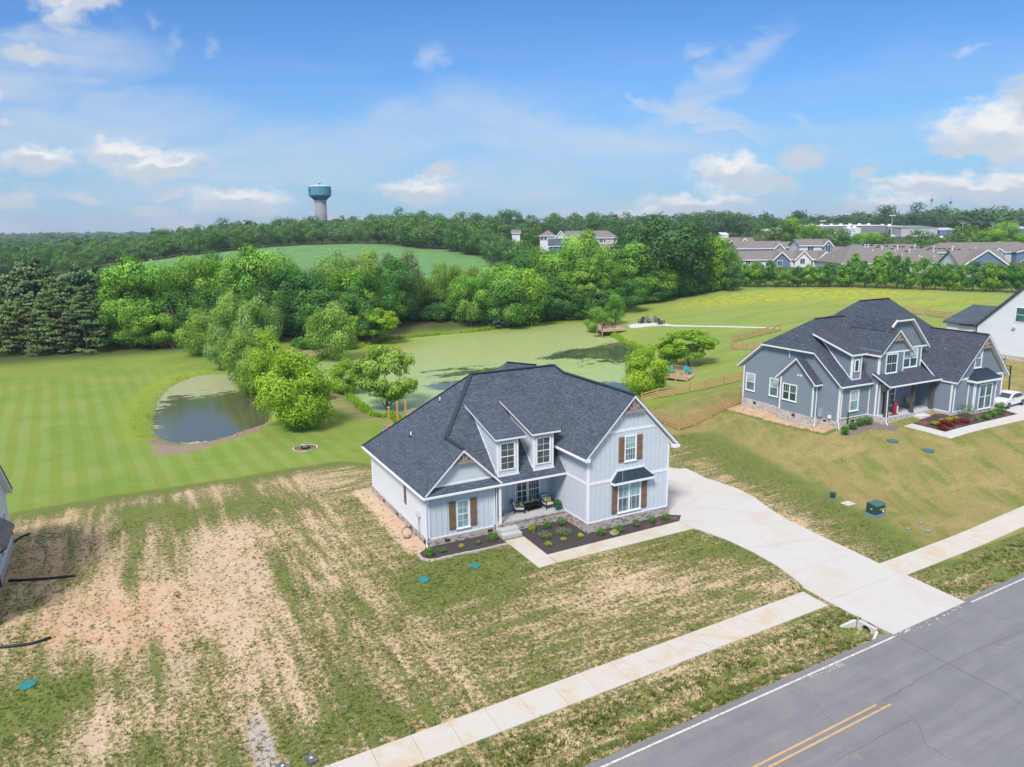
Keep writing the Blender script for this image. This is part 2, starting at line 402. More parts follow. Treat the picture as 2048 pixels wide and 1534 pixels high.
# ------------------------------------------------------------------ terrain height
def P2(px, py, z): q = gz(px, py, z); return (q[0], q[1], z)
def PD(px, D, z): q = distp(px, DH(px, D) if px > 1240 else D); return (q[0], q[1], z)
WL1, WL2 = -1.1, -1.5          # water levels: small pond, large pond
ctrl = [(x, y, 0.) for x in (-6, 6, 18, 30, 42) for y in (16, 28, 40, 52)] + [(50, 20, .1), (52, 30, .15), (48, 48, .1), (54, 40, .6),
  (62, 31.2, .35), (80, 33, 1.), (100, 36, 1.8), (65, 22, .4), (100, 20, 1.5),
  (60.9, 60.7, 1.85), (60.3, 52, 1.95), (61.2, 48, 2.3), (67, 45, 2.75), (73, 43, 2.8), (81, 43, 2.95), (70, 38, 2.), (58, 44, 1.5), (82, 60, 3.2), (95, 48, 3.3), (105, 62, 3.8), (70, 70, 1.6), (92, 75, 3.),
  (18, 62, 0.), (30, 62, -.1), (42, 62, 0.), (16, 76, -.45), (4, 66, -.2), (-12, 62, -.1), (-8, 48, 0.), (25, 80, -1.), (40, 78, -1.2), (52, 62, -.1), (57, 74, -.6), (70, 77, .2),
  P2(0, 850, -.5), P2(150, 900, -.3), P2(0, 760, -.8), P2(150, 730, -1.), P2(0, 695, -1.), P2(200, 688, -1.), P2(370, 692, -1.), P2(380, 760, -.9), P2(480, 905, -.5), P2(650, 800, -.8),
  P2(1250, 670, -.9), P2(1350, 760, -.5), P2(1310, 648, .2), P2(1230, 640, -.3), P2(1500, 656, .9), P2(1400, 700, .1), P2(1500, 620, 1.9), P2(1640, 600, 3.), P2(1350, 600, 1.5), P2(1260, 620, .3),
  P2(1450, 576, 3.2), P2(1600, 570, 3.8), P2(1750, 571, 4.), P2(1900, 577, 4.), P2(2048, 583, 4.), P2(1850, 620, 3.4), P2(800, 672, -1.), P2(900, 655, -1.), P2(1000, 655, -1.1), P2(840, 650, -.3), P2(920, 646, -.3), P2(600, 700, -1.1),
  PD(-300, 60, -.2), PD(-500, 150, -1.), PD(0, 200, -2.), PD(300, 200, -1.5), PD(600, 200, -1.5), PD(900, 205, -1.), PD(1150, 210, 0.), PD(1350, 230, 3.),
  PD(90, 430, -1.), PD(200, 430, 3.2), PD(400, 430, 8.6), PD(560, 430, 11.9), PD(740, 430, 12.7), PD(830, 400, 11.3), PD(970, 330, 7.), PD(400, 300, 2.), PD(620, 300, 4.5), PD(800, 300, 5.),
  PD(650, 600, 14.5), PD(400, 520, 10.), PD(200, 560, 3.), PD(0, 520, -4.), PD(-300, 400, -5.), PD(0, 900, -4.), PD(250, 900, -2.), PD(500, 850, 8.),
  PD(1160, 350, 10.6), PD(1000, 430, 11.), PD(1300, 450, 12.), PD(1580, 262, 6.2), PD(1880, 250, 5.6), PD(2100, 260, 5.8), PD(1500, 400, 10.), PD(1740, 500, 14.), PD(1950, 500, 14.), PD(1400, 600, 15.), PD(1900, 650, 16.), PD(2200, 600, 15.), PD(1000, 700, 14.), PD(2300, 300, 6.),
  (-400, 100, -2.), (400, 0, 4.), (0, -200, 0.), (200, 0, 2.5), (-200, 0, -.5)]
for a in range(0, 2400, 200): ctrl.append(PD(a, 1900, 3.))
for a in range(-20, 21, 4): ctrl.append((a*300., 5500., 2.))
ctrl += [(-5000, 0, 0.), (5000, 0, 4.), (0, -2500, 0.), (-2500, 1500, 0.), (3000, 1200, 6.)]
CT = np.array(ctrl, float); _c2 = 36.
def _phi(a, b): return np.sqrt(((a[:, None, :]-b[None, :, :])**2).sum(2)+_c2)
_A = _phi(CT[:, :2], CT[:, :2]); _W = np.linalg.solve(_A+np.eye(len(CT))*1e-3, CT[:, 2])
def _rbf(xy):
    out = np.empty(len(xy))
    for i in range(0, len(xy), 20000): out[i:i+20000] = _phi(xy[i:i+20000], CT[:, :2]) @ _W
    return out
def sstep(a, b, x): t = np.clip((x-a)/(b-a), 0, 1); return t*t*(3-2*t)
def sdf(xy, poly):
    """signed distance to polygon, negative inside"""
    poly = np.array(poly)[:, :2]; N = len(poly); d = np.full(len(xy), 1e18); inside = np.zeros(len(xy), bool)
    for i in range(N):
        a, b = poly[i], poly[(i+1) % N]; e = b-a; w = xy-a; t = np.clip((w@e)/e.dot(e), 0, 1); q = w-t[:, None]*e; d = np.minimum(d, (q**2).sum(1))
        c = ((a[1] > xy[:, 1]) != (b[1] > xy[:, 1])); den = (b[1]-a[1]) if abs(b[1]-a[1]) > 1e-9 else 1e-9
        inside ^= c & (xy[:, 0] < (b[0]-a[0])*(xy[:, 1]-a[1])/den+a[0])
    d = np.sqrt(d); return np.where(inside, -d, d)
def smooth_poly(pts, it=2):
    pts = [np.array(p[:2]) for p in pts]
    for _ in range(it):
        q = []
        for i in range(len(pts)): a, b = pts[i], pts[(i+1) % len(pts)]; q += [a*.75+b*.25, a*.25+b*.75]
        pts = q
    return np.array(pts)
POND1 = smooth_poly([gz(*p, WL1) for p in ((310, 868), (305, 830), (325, 790), (350, 768), (395, 751), (440, 748), (485, 760), (530, 790), (545, 830), (530, 848), (495, 858), (440, 878), (380, 890), (330, 882))])
POND2 = smooth_poly([gz(*p, WL2) for p in ((600, 745), (640, 720), (690, 700), (740, 690), (780, 680), (870, 671), (960, 664), (1010, 655), (1050, 645), (1120, 638), (1190, 640), (1215, 668), (1250, 688), (1285, 705), (1275, 745), (1262, 790), (1255, 850), (1000, 900), (820, 860), (790, 828), (760, 838), (725, 815), (700, 790), (655, 775))])
PADS = [((0, 50, 14, 61), 9., 0.)]
ROADLINE = np.polyfit([10.14, 26.65, 35.4, 42.6], [28.1, 28.76, 29.3, 29.66], 1)
def Tn(xy):
    xy = np.asarray(xy, float); z = _rbf(xy); x, y = xy[:, 0], xy[:, 1]
    (x0, x1, y0, y1), fall, zz = PADS[0]
    dx = np.maximum(np.maximum(x0-x, x-x1), 0); dy = np.maximum(np.maximum(y0-y, y-y1), 0); w = 1-sstep(0, fall, np.hypot(dx, dy)); z = z*(1-w)+zz*w
    # roadside swale
    yc = 24.75+.0405*(x-34.); sw = np.exp(-((y-yc)/.62)**2); z -= .34*sw*sstep(60, 40, x)*(1-sstep(34.5, 35.1, x)*sstep(44, 43, x)); z -= .42*np.exp(-((y-24.5)/.7)**2-((x-34.3)/1.2)**2)*(1-sstep(34.75, 35.05, x))*sstep(23.5, 23.9, y)
    for poly, wl, bank in ((POND1, WL1, 3.2), (POND2, WL2, 2.6)):
        bb = (x > poly[:, 0].min()-6) & (x < poly[:, 0].max()+6) & (y > poly[:, 1].min()-6) & (y < poly[:, 1].max()+6)
        if bb.any():
            s = sdf(xy[bb], poly); zz_ = z[bb]
            ins = s < 0; w = sstep(0, bank, s)
            zo = wl+.02+(np.maximum(zz_, wl+.12)-wl)*(.08*sstep(0, .5, s)+.92*w)
            zi = wl-.02+np.maximum(s*.45, -1.); z[bb] = np.where(ins, zi, zo)
    return z
def T(x, y): return float(Tn(np.array([[x, y]]))[0])
def at(px, py, dz=0.):
    """point where the ray of a photo pixel meets the ground"""
    r = ray(px, py); ts = np.concatenate([np.linspace(15, 400, 900), np.linspace(402, 3000, 600)])/np.linalg.norm(r[:2])
    P = CAM+ts[:, None]*r; h = P[:, 2]-Tn(P[:, :2])-dz; i = np.argmax(h < 0)
    if h[i] >= 0: i = len(ts)-1
    if i == 0: i = 1
    k = h[i-1]/(h[i-1]-h[i]); return P[i-1]+(P[i]-P[i-1])*k
def onX(px, py, X): r = ray(px, py); return CAM+r*(X/r[0])
def onY(px, py, Y): r = ray(px, py); return CAM+r*(Y/r[1])

def drape(name, poly, dz, mats, parent=None, step=1.2, skirt=.2, uv=True):
    """sheet following the ground inside a polygon, with its own edge thickness"""
    bm = bmesh.new(); vs = [bm.verts.new((p[0], p[1], 0)) for p in poly]; bm.faces.new(vs); bm.normal_update()
    bmesh.ops.triangulate(bm, faces=bm.faces[:])
    for _ in range(7):
        es = [e for e in bm.edges if e.calc_length() > step]
        if not es: break
        bmesh.ops.subdivide_edges(bm, edges=es, cuts=1); bmesh.ops.triangulate(bm, faces=[f for f in bm.faces if len(f.verts) > 3])
    xy = np.array([v.co[:2] for v in bm.verts]); z = Tn(xy)
    for v, zz in zip(bm.verts, z): v.co.z = zz+dz
    bmesh.ops.recalc_face_normals(bm, faces=bm.faces[:])
    if sum(f.normal.z for f in bm.faces) < 0: bmesh.ops.reverse_faces(bm, faces=bm.faces[:])
    if skirt:
        be = [e for e in bm.edges if e.is_boundary]; r_ = bmesh.ops.extrude_edge_only(bm, edges=be)
        for g in r_['geom']:
            if isinstance(g, bmesh.types.BMVert): g.co.z -= skirt
    me = bpy.data.meshes.new(name); bm.to_mesh(me); bm.free()
    for m in (mats if isinstance(mats, (list, tuple)) else [mats]): me.materials.append(m)
    finish(me, uv); o = bpy.data.objects.new(name, me); COL.objects.link(o)
    if parent: o.parent = parent
    return o
# ------------------------------------------------------------------ ground zones (where soil is bare, where grass is lush, dry, mown ...)
def blobs(xy, L):
    o = np.zeros(len(xy))
    for px, py, r, a in L:
        c = gz(px, py, 0.); o += a*np.exp(-((xy[:, 0]-c[0])**2+(xy[:, 1]-c[1])**2)/(r*r))
    return o
BARE = [(130, 1110, 5., .25), (60, 1060, 4., .2), (480, 1080, 4.2, .62), (450, 1160, 3.6, .6), (440, 1240, 3., .45), (300, 1230, 3.6, .45), (180, 1210, 4., .42), (250, 1280, 3., .35), (330, 1380, 3., .3), (230, 1460, 2.6, .3),
        (560, 1380, 3., .22), (520, 1280, 3., .25), (600, 1220, 4., .1), (1250, 1165, 2.6, .30), (1330, 1160, 2.4, .3), (1180, 1200, 3., .28), (1450, 1150, 1.6, .35), (1540, 1170, 1.5, .5), (640, 960, 3.6, .30), (780, 1010, 1.3, .30), (830, 1060, 1.0, .2), (330, 985, 3., .4),
        (720, 1130, 3., .18), (650, 1080, 3., .1), (800, 1290, 4., .05), (1100, 1450, 2., .15), (1500, 1240, 1.6, .2), (1340, 1340, 1.6, .3), (1650, 1320, 1.2, .2), (1560, 1290, 2., .15),
        (920, 1150, 3.6, -.62), (1000, 1120, 2.2, -.35), (50, 1420, 2.4, -.62), (130, 1380, 1.8, -.3), (1380, 1095, 3., -.40), (1480, 1100, 1.6, -.35), (290, 1022, 3., -.5), (420, 1030, 3., -.42), (540, 1010, 3., -.35), (860, 1170, 2.4, -.3), (620, 1480, 2.2, -.35), (590, 1090, 2.5, -.2), (800, 1430, 2., -.22), (1480, 1190, 1.5, -.2), (60, 1180, 3., .06),
        (1600, 1040, 2., .35), (1560, 1000, 3., .18), (1700, 1100, 2., .30), (1450, 950, 2.4, .2), (1350, 900, 3., .05), (1640, 1060, 2.5, .15)]
def zones(xy):
    x, y = xy[:, 0], xy[:, 1]; z = {}
    yard = sstep(61.5+.0*x, 57.5, y-np.where(x < 17, 9.+.12*np.minimum(0, x+2), 9.*sstep(24, 17, x)))*sstep(-60, -30, x)*(1-sstep(43, 62, x))
    strip = sstep(60, 70, x)*0
    bl = blobs(xy, BARE)
    trk = sum(a*np.exp(-((x-x0-.25*np.sin(y*.21+x0))/w)**2) for x0, w, a in ((2.2, .35, -.2), (4.0, .28, .24), (5.7, .28, .22), (7.9, .5, -.18), (-2.5, .3, .18), (-.8, .5, -.16), (11.5, .35, .14), (13.2, .35, .14)))*sstep(24, 32, y)
    z['bare'] = np.clip(yard*np.clip(.435+bl*.50+trk, .13, .80), 0, .9)*sstep(14, 18, y+8)
    right = sstep(39, 45, x-(y-30)*.28)*sstep(76, 66, y)*sstep(26.5, 27.5, y-.05*(x-40))
    z['dry'] = np.clip(right*.75+blobs(xy, [(1100, 1420, 2.5, .25), (600, 1500, 3., .3), (1290, 880, 4, .3)]), 0, 1)
    z['bare'] = np.where(right > .5, np.clip(z['bare']*(1-sstep(41, 50, x-(y-30)*.30))*.9, 0, 1), z['bare'])
    # field grass right of the large pond
    z['field'] = sstep(70, 84, y)*sstep(40, 60, x)
    z['mown'] = sstep(66, 72, y)*sstep(150, 120, y)*sstep(28, 12, x)
    d1, d2 = sdf(xy, POND1), sdf(xy, POND2)
    z['lush'] = np.clip(np.exp(-((d1-2.2)/1.6)**2)*.85*(y < 140)+np.exp(-((d2-.9)/1.4)**2)*.8, 0, 1)
    front = sstep(93, 84, y)                       # near shore of the small pond is trampled mud
    z['mud'] = np.clip(np.exp(-((d1-.9)/2.1)**2)*front*1.6+np.exp(-((x-3.5)/3.5)**2-((y-82.5)/2.4)**2)*.7+np.exp(-(d1/.5)**2)*.6+np.where(d1 < 0, 1, 0), 0, 1)
    z['wild'] = np.clip(sstep(12, 8, d2)*sstep(.6, 1.6, d2)*sstep(116, 124, y)*sstep(62, 50, x)*sstep(8, 16, x)*1.2+sstep(5, 2, d2)*sstep(40, 30, x)*sstep(84, 88, y)*.8, 0, 1)
    z['crop'] = sstep(2, -2, sdf(xy, CROPF)) if len(xy) else 0*x
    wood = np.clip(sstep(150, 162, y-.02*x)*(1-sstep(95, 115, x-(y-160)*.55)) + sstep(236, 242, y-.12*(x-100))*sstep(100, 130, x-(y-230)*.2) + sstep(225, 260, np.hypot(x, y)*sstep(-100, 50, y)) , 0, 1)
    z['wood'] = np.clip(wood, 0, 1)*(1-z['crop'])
    z['yellow'] = blobs(xy, [])
    for px, py, r, a in ((1480, 597, 14, .8), (1430, 597, 10, .5), (1600, 586, 16, .9), (1670, 588, 12, .7), (1760, 592, 16, .6), (1880, 602, 10, .8), (1540, 592, 10, .5), (1800, 586, 14, .4), (1900, 615, 7, .5)):
        c = at(px, py); z['yellow'] += a*np.exp(-((x-c[0])**2/(r*r*2.5)+(y-c[1])**2/(r*r*.35)))
    z['yellow'] = np.clip(z['yellow'], 0, 1)
    z['gravel'] = np.clip(sstep(.75, .1, np.abs(x-(4.4+(y-24)*-.115+.25*np.sin(y*.8)))-.15*(36-y)*.25)*sstep(37, 31, y)*sstep(14, 20, y)*.62, 0, 1)
    z['red'] = np.clip(blobs(xy, [(110, 1080, 5, .8), (230, 1200, 5, .7), (300, 1290, 3, .8), (120, 1260, 3, .7), (800, 1040, 1.4, .5), (745, 975, 1.5, .4), (1550, 1120, 3, .2), (90, 1140, 3, .8)]), 0, 1)
    # clay against house B
    s = np.maximum(np.maximum(59.6-x, x-61.5), np.maximum(48.5-y, y-61.5)); z['red'] = np.clip(z['red']+sstep(.6, -.2, s), 0, 1); z['bare'] = np.clip(z['bare']+sstep(.5, .0, s)*.75, 0, 1)
    s2 = np.maximum(np.maximum(16.5-x, x-17.6), np.maximum(46-y, y-60)); z['bare'] = np.clip(z['bare']+sstep(.45, .0, s2)*.7, 0, 1)
    z['clay'] = sstep(3, -1, sdf(xy, CLAYP))
    z['clay'] = np.clip(z['clay'], 0, 1)*.8
    return z
CROPF = np.array([PD(a, D, 0)[:2] for a, D in ((60, 222), (300, 215), (600, 212), (900, 215), (985, 250), (985, 330), (900, 385), (830, 402), (740, 440), (560, 440), (400, 440), (200, 445), (60, 450), (-250, 420), (-250, 230))])
CLAYP = np.array([at(*p)[:2] for p in ((1240, 560), (1100, 560), (1180, 540), (1300, 540))])
def axis(segs):
    out = [segs[0][0]]
    for a, b, s0, s1 in segs:
        L = b-a; n = max(2, int(2*L/(s0+s1))); t = np.linspace(0, 1, n+1)[1:]; w = s0*t+(s1-s0)*t*t/2; out += list(a+L*w/w[-1])
    return np.array(out)
def ground():
    xs = axis([(-6000, -900, 900, 90), (-900, -160, 90, 9), (-160, -20, 9, .9), (-20, 95, .55, .8), (95, 175, .8, 3), (175, 900, 3, 60), (900, 6000, 60, 700)])
    ys = axis([(-2500, -40, 500, 20), (-40, 15, 12, .6), (15, 70, .5, .6), (70, 140, .6, 1.3), (140, 480, 1.3, 6), (480, 1500, 6, 60), (1500, 7000, 60, 800)])
    X, Y = np.meshgrid(xs, ys); xy = np.stack([X.ravel(), Y.ravel()], 1); z = Tn(xy)
    nx, ny = len(xs), len(ys); i = np.arange(nx*ny).reshape(ny, nx)
    F = np.stack([i[:-1, :-1].ravel(), i[:-1, 1:].ravel(), i[1:, 1:].ravel(), i[1:, :-1].ravel()], 1)
    Z = zones(xy)
    # small undulations in the rough ground
    r = (np.sin(xy[:, 0]*2.1+np.sin(xy[:, 1]*1.7)*1.3)*np.sin(xy[:, 1]*2.6+1.))*.012*Z['bare']; z = z+r
    o = mesh_np('ground', np.column_stack([xy, z]), F, ground_mat(), attrs={k: ('POINT', v) for k, v in Z.items()}, smooth=True)
    return tag(o, kind='structure')
def ground_mat():
    m, t, b = new_mat('ground_surface'); P = t.add('ShaderNodeNewGeometry').outputs['Position']; x, y, _ = t.xyz(P)
    A = lambda n: t.attr(n).outputs['Fac']
    P2_ = t.comb(x, y, 0.)
    n_f = t.noise(P2_, 4.2, 4, .62)                    # tuft scale
    n_ff = t.noise(P2_, 11., 3, .6)
    n_m = t.noise(t.vm('MULTIPLY', P2_, (1., 1.25, 1.)), .55, 4, .6, .4)  # metre scale patches
    n_l = t.noise(P2_, .12, 4, .55)
    n_s = t.noise(P2_, 30., 2, .5)
    # soil
    soil = t.mix(t.mapr(n_m, .3, .7), (.56, .405, .27), (.655, .49, .345)); soil = t.mix(t.mapr(n_ff, .35, .75), soil, (.47, .345, .235))
    soil = t.mix(t.m('MULTIPLY', t.mapr(n_l, .40, .62), t.mapr(x, 12., -4., 0., .75)), soil, (.40, .345, .27)); soil = t.mix(t.mapr(t.noise(P2_, 1.7, 4, .65), .45, .7, 0., .55), soil, (.71, .55, .40)); soil = t.mix(t.m('MULTIPLY', A('red'), t.mapr(n_m, .3, .65)), soil, (.56, .33, .20))
    straw = t.mix(n_f, (.36, .275, .135), (.47, .365, .20))
    # grass
    g1 = t.mix(t.mapr(n_m, .3, .7), (.165, .185, .052), (.215, .222, .075)); g1 = t.mix(t.mapr(n_ff, .3, .72), g1, (.095, .135, .034)); g1 = t.mix(t.m('MULTIPLY', t.mapr(n_f, .5, .75), .4), g1, (.22, .235, .07))
    lawn = t.mix(t.mapr(n_l, .3, .7), (.175, .265, .038), (.235, .305, .058)); lawn = t.mix(t.m('MULTIPLY', t.mapr(n_m, .35, .7), .35), lawn, (.28, .33, .085)); lawn = t.mix(t.m('MULTIPLY', t.mapr(t.m('ADD', t.m('MULTIPLY', n_ff, .5), t.m('MULTIPLY', n_f, .5)), .40, .62), .50), lawn, (.125, .205, .028))
    lawn = t.mix(t.m('MULTIPLY', t.mapr(t.noise(P2_, .35, 5, .65), .52, .75), .45), lawn, (.27, .27, .095))
    # mowing stripes
    st = t.add('ShaderNodeTexWave', wave_type='BANDS', bands_direction='X', wave_profile='SIN'); t.put(st.inputs['Vector'], t.vm('MULTIPLY', t.comb(t.m('ADD', x, t.m('MULTIPLY', y, .06)), y, 0.), (1., 1., 1.)))
    st.inputs['Scale'].default_value = .155; st.inputs['Distortion'].default_value = 1.1; st.inputs['Detail'].default_value = 2; st.inputs['Detail Scale'].default_value = .6
    sf = t.m('MULTIPLY', t.mapr(st.outputs['Fac'], .25, .75), t.m('MULTIPLY', A('mown'), t.mapr(n_l, .25, .75, .35, 1.)))
    lawn = t.mix(t.m('MULTIPLY', sf, .38), lawn, (.275, .37, .135))
    fieldc = t.mix(t.mapr(t.noise(t.vm('MULTIPLY', P2_, (.25, 1.1, 1.)), .25, 4, .6), .3, .7), (.20, .285, .055), (.27, .33, .085)); fieldc = t.mix(t.m('MULTIPLY', t.mapr(n_m, .4, .75), .4), fieldc, (.31, .34, .14))
    lawn = t.mix(A('field'), lawn, fieldc)
    # dry, brownish turf with diagonal mower tracks
    dv = t.noise(t.vm('MULTIPLY', t.comb(t.m('ADD', x, t.m('MULTIPLY', y, -.55)), t.m('ADD', y, t.m('MULTIPLY', x, .55)), 0.), (.42, .07, 1.)), 1.3, 5, .62, .9)
    dv2 = t.noise(P2_, .22, 5, .6, .6)
    dryc = t.mix(t.mapr(t.m('ADD', t.m('MULTIPLY', dv, .70), t.m('MULTIPLY', dv2, .30)), .35, .56), (.135, .175, .038), (.345, .235, .115)); dryc = t.mix(t.m('MULTIPLY', t.mapr(t.m('ADD', t.m('MULTIPLY', n_m, .5), t.m('MULTIPLY', dv2, .5)), .47, .62), .75), dryc, (.46, .30, .175))
    dryc = t.mix(t.m('MULTIPLY', t.mapr(n_f, .42, .62), .45), dryc, (.15, .165, .045)); dryc = t.mix(t.m('MULTIPLY', t.mapr(n_ff, .5, .75), .35), dryc, (.42, .34, .20))
    turf = t.mix(A('dry'), lawn, dryc)
    bare0 = A('bare'); stk = t.noise(t.vm('MULTIPLY', P2_, (1.15, .14, 1.)), 1.0, 4, .6, .3); stk2 = t.noise(t.vm('MULTIPLY', P2_, (.22, 1.5, 1.)), 1.0, 4, .6, .4); lft = t.mapr(x, 11., 17., 1., 0.)
    sk = t.m('SUBTRACT', t.m('ADD', t.m('MULTIPLY', stk, lft), t.m('MULTIPLY', stk2, t.m('SUBTRACT', 1., lft))), .5)
    on = t.mapr(bare0, .0, .12); bare = t.m('ADD', bare0, t.m('MULTIPLY', on, t.m('ADD', t.m('MULTIPLY', sk, 1.1), t.m('MULTIPLY', t.m('SUBTRACT', n_m, .5), .75))))
    k = t.m('ADD', t.m('ADD', t.m('MULTIPLY', n_f, .66), t.m('MULTIPLY', n_m, .62)), t.m('MULTIPLY', n_ff, .34))     # ~.35 .. .85
    cov = t.m('SUBTRACT', k, t.m('ADD', t.m('MULTIPLY', bare, .50), .545))                            # >0 grass, <0 soil
    yardg = t.mix(t.mapr(cov, -.13, .01), soil, straw); yardg = t.mix(t.mapr(cov, -.03, .12), yardg, g1); yardg = t.mix(t.mapr(cov, .14, .36), yardg, t.mix(.55, lawn, g1))
    col = t.mix(t.mapr(t.m('ADD', bare0, t.m('MULTIPLY', t.m('SUBTRACT', n_m, .5), .10)), .015, .07), turf, yardg)
    lush = t.m('MULTIPLY', A('lush'), t.mapr(n_m, .3, .6, .55, 1.))
    col = t.mix(lush, col, t.mix(t.mapr(n_f, .35, .65), (.20, .30, .035), (.33, .38, .05)))
    wildc = t.mix(t.mapr(n_m, .4, .6), (.36, .28, .17), (.17, .22, .07)); col = t.mix(A('wild'), col, t.mix(t.mapr(n_f, .4, .7), wildc, (.27, .22, .11)))
    col = t.mix(t.m('MULTIPLY', A('yellow'), t.mapr(t.noise(t.vm('MULTIPLY', P2_, (.5, 1.6, 1.)), .7, 4, .65), .45, .6)), col, (.50, .47, .03))
    mudm = t.mapr(t.m('ADD', A('mud'), t.m('MULTIPLY', t.m('SUBTRACT', n_m, .5), .7)), .35, .6); col = t.mix(mudm, col, t.mix(t.mapr(n_f, .3, .7), (.36, .28, .21), (.22, .175, .13)))
    cropc = t.mix(t.mapr(n_l, .3, .7), (.125, .26, .085), (.175, .32, .115)); rowv = t.noise(t.vm('MULTIPLY', t.comb(t.m('ADD', x, t.m('MULTIPLY', y, .5)), y, 0.), (.02, .5, 1.)), 1., 4, .6)
    cropc = t.mix(t.m('MULTIPLY', t.mapr(rowv, .35, .7), .6), cropc, (.085, .215, .085)); col = t.mix(A('crop'), col, cropc)
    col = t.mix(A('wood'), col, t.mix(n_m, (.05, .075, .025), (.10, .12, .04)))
    col = t.mix(t.m('MULTIPLY', A('clay'), t.mapr(n_m, .4, .6)), col, (.40, .24, .15))
    gm = t.mapr(t.m('ADD', A('gravel'), t.m('MULTIPLY', t.m('SUBTRACT', n_f, .5), .9)), .35, .6); col = t.mix(gm, col, t.mix(t.mapr(t.noise(P2_, 22., 2), .35, .65), (.34, .29, .25), (.60, .55, .50)))
    col = t.vm('SCALE', col, None, t.mapr(n_s, .25, .75, .88, 1.12, False))
    t.put(b.inputs['Base Color'], col); b.inputs['Roughness'].default_value = .95; b.inputs['Specular IOR Level'].default_value = .1
    h = t.m('ADD', t.m('MULTIPLY', n_f, .5), t.m('MULTIPLY', n_ff, .5)); bump(t, b, t.m('MULTIPLY', h, t.mapr(cov, -.05, .1, .35, 1.)), .7, .12)
    return m
ground()

# ------------------------------------------------------------------ ponds
def duck_mat(name, weed, water, wr=.05, nw=1.5):
    m, t, b = new_mat(name); P = t.add('ShaderNodeNewGeometry').outputs['Position']; x, y, _ = t.xyz(P)
    op = t.attr('open').outputs['Fac']; yl = t.attr('yel').outputs['Fac']
    n1 = t.noise(t.vm('MULTIPLY', t.comb(x, y, 0.), (.14, .30, 1.)), 2.3, 7, .68, 1.4); n2 = t.noise(t.comb(x, y, 0.), 2.2, 4, .6)
    k = t.m('ADD', t.m('MULTIPLY', op, .95), t.m('MULTIPLY', t.m('SUBTRACT', n1, .5), nw)); wm = t.mapr(k, .40, .50)
    wc = t.mix(t.mapr(n1, .3, .7), weed, tuple(c*.86 for c in weed)); wc = t.mix(yl, wc, (.30, .37, .035)); wc = t.vm('SCALE', wc, None, t.mapr(n2, .3, .7, .93, 1.07, False))
    col = t.mix(wm, wc, water); t.put(b.inputs['Base Color'], col)
    t.put(b.inputs['Roughness'], t.mapr(wm, 0., 1., .30, wr, False)); t.put(b.inputs['Specular IOR Level'], t.mapr(wm, 0., 1., .5, .9, False))
    bump(t, b, t.noise(t.comb(x, y, 0.), 1.5, 3), .03, .05)
    return m
def pond(name, poly, wl, mat, blob, step, yel=()):
    x0, y0 = poly.min(0)-1; x1, y1 = poly.max(0)+1; xs = np.arange(x0, x1, step); ys = np.arange(y0, y1, step)
    X, Y = np.meshgrid(xs, ys); xy = np.stack([X.ravel(), Y.ravel()], 1); s = sdf(xy, poly)
    i = np.arange(len(xy)).reshape(len(ys), len(xs)); F = np.stack([i[:-1, :-1].ravel(), i[:-1, 1:].ravel(), i[1:, 1:].ravel(), i[1:, :-1].ravel()], 1)
    F = F[(s[F] < step*.9).any(1)]
    def acc(L):
        o = np.zeros(len(xy))
        for px, py, rx, ry, a in L: c = gz(px, py, wl); o += a*np.exp(-((xy[:, 0]-c[0])/rx)**2-((xy[:, 1]-c[1])/ry)**2)
        return np.clip(o, 0, 1.2)
    used = np.unique(F); re = -np.ones(len(xy), int); re[used] = np.arange(len(used))
    o = mesh_np(name, np.column_stack([xy[used], np.full(len(used), wl)]), re[F], mat, attrs={'open': ('POINT', acc(blob)[used]), 'yel': ('POINT', acc(yel)[used])})
    return tag(o, kind='structure')
pond('pond_water', POND2, WL2, duck_mat('duckweed_water', (.41, .495, .185), (.075, .085, .055)),
     [(1165, 705, 7, 5, .8), (1235, 712, 6, 6, .75), (1255, 692, 6, 7, .85), (1215, 775, 4.5, 4, 1.1), (1110, 715, 6, 2.5, .45), (965, 742, 11, 2.6, .85), (915, 770, 5, 4, 1.0), (900, 738, 8, 1.3, .6), (800, 830, 5, 3, .5), (1205, 672, 3, 3, .6), (1180, 730, 8, 4, .35)], .9,
     [(1060, 645, 30, 5, .8), (1150, 640, 20, 5, .8), (770, 690, 9, 5, .8), (960, 668, 60, 3, .3), (720, 705, 6, 6, .6)])
pond('small_pond_water', POND1, WL1, duck_mat('murky_water', (.42, .43, .22), (.095, .092, .052), .12, 2.6),
     [(430, 830, 6, 6, .95), (450, 800, 6, 5, .9), (380, 830, 5, 5, .8), (500, 820, 5, 6, 1.1), (400, 870, 6, 3, .8), (470, 860, 5, 3, 1.1), (350, 800, 3, 4, .5), (520, 790, 4, 4, 1.), (360, 860, 4, 3, .5)], .5)

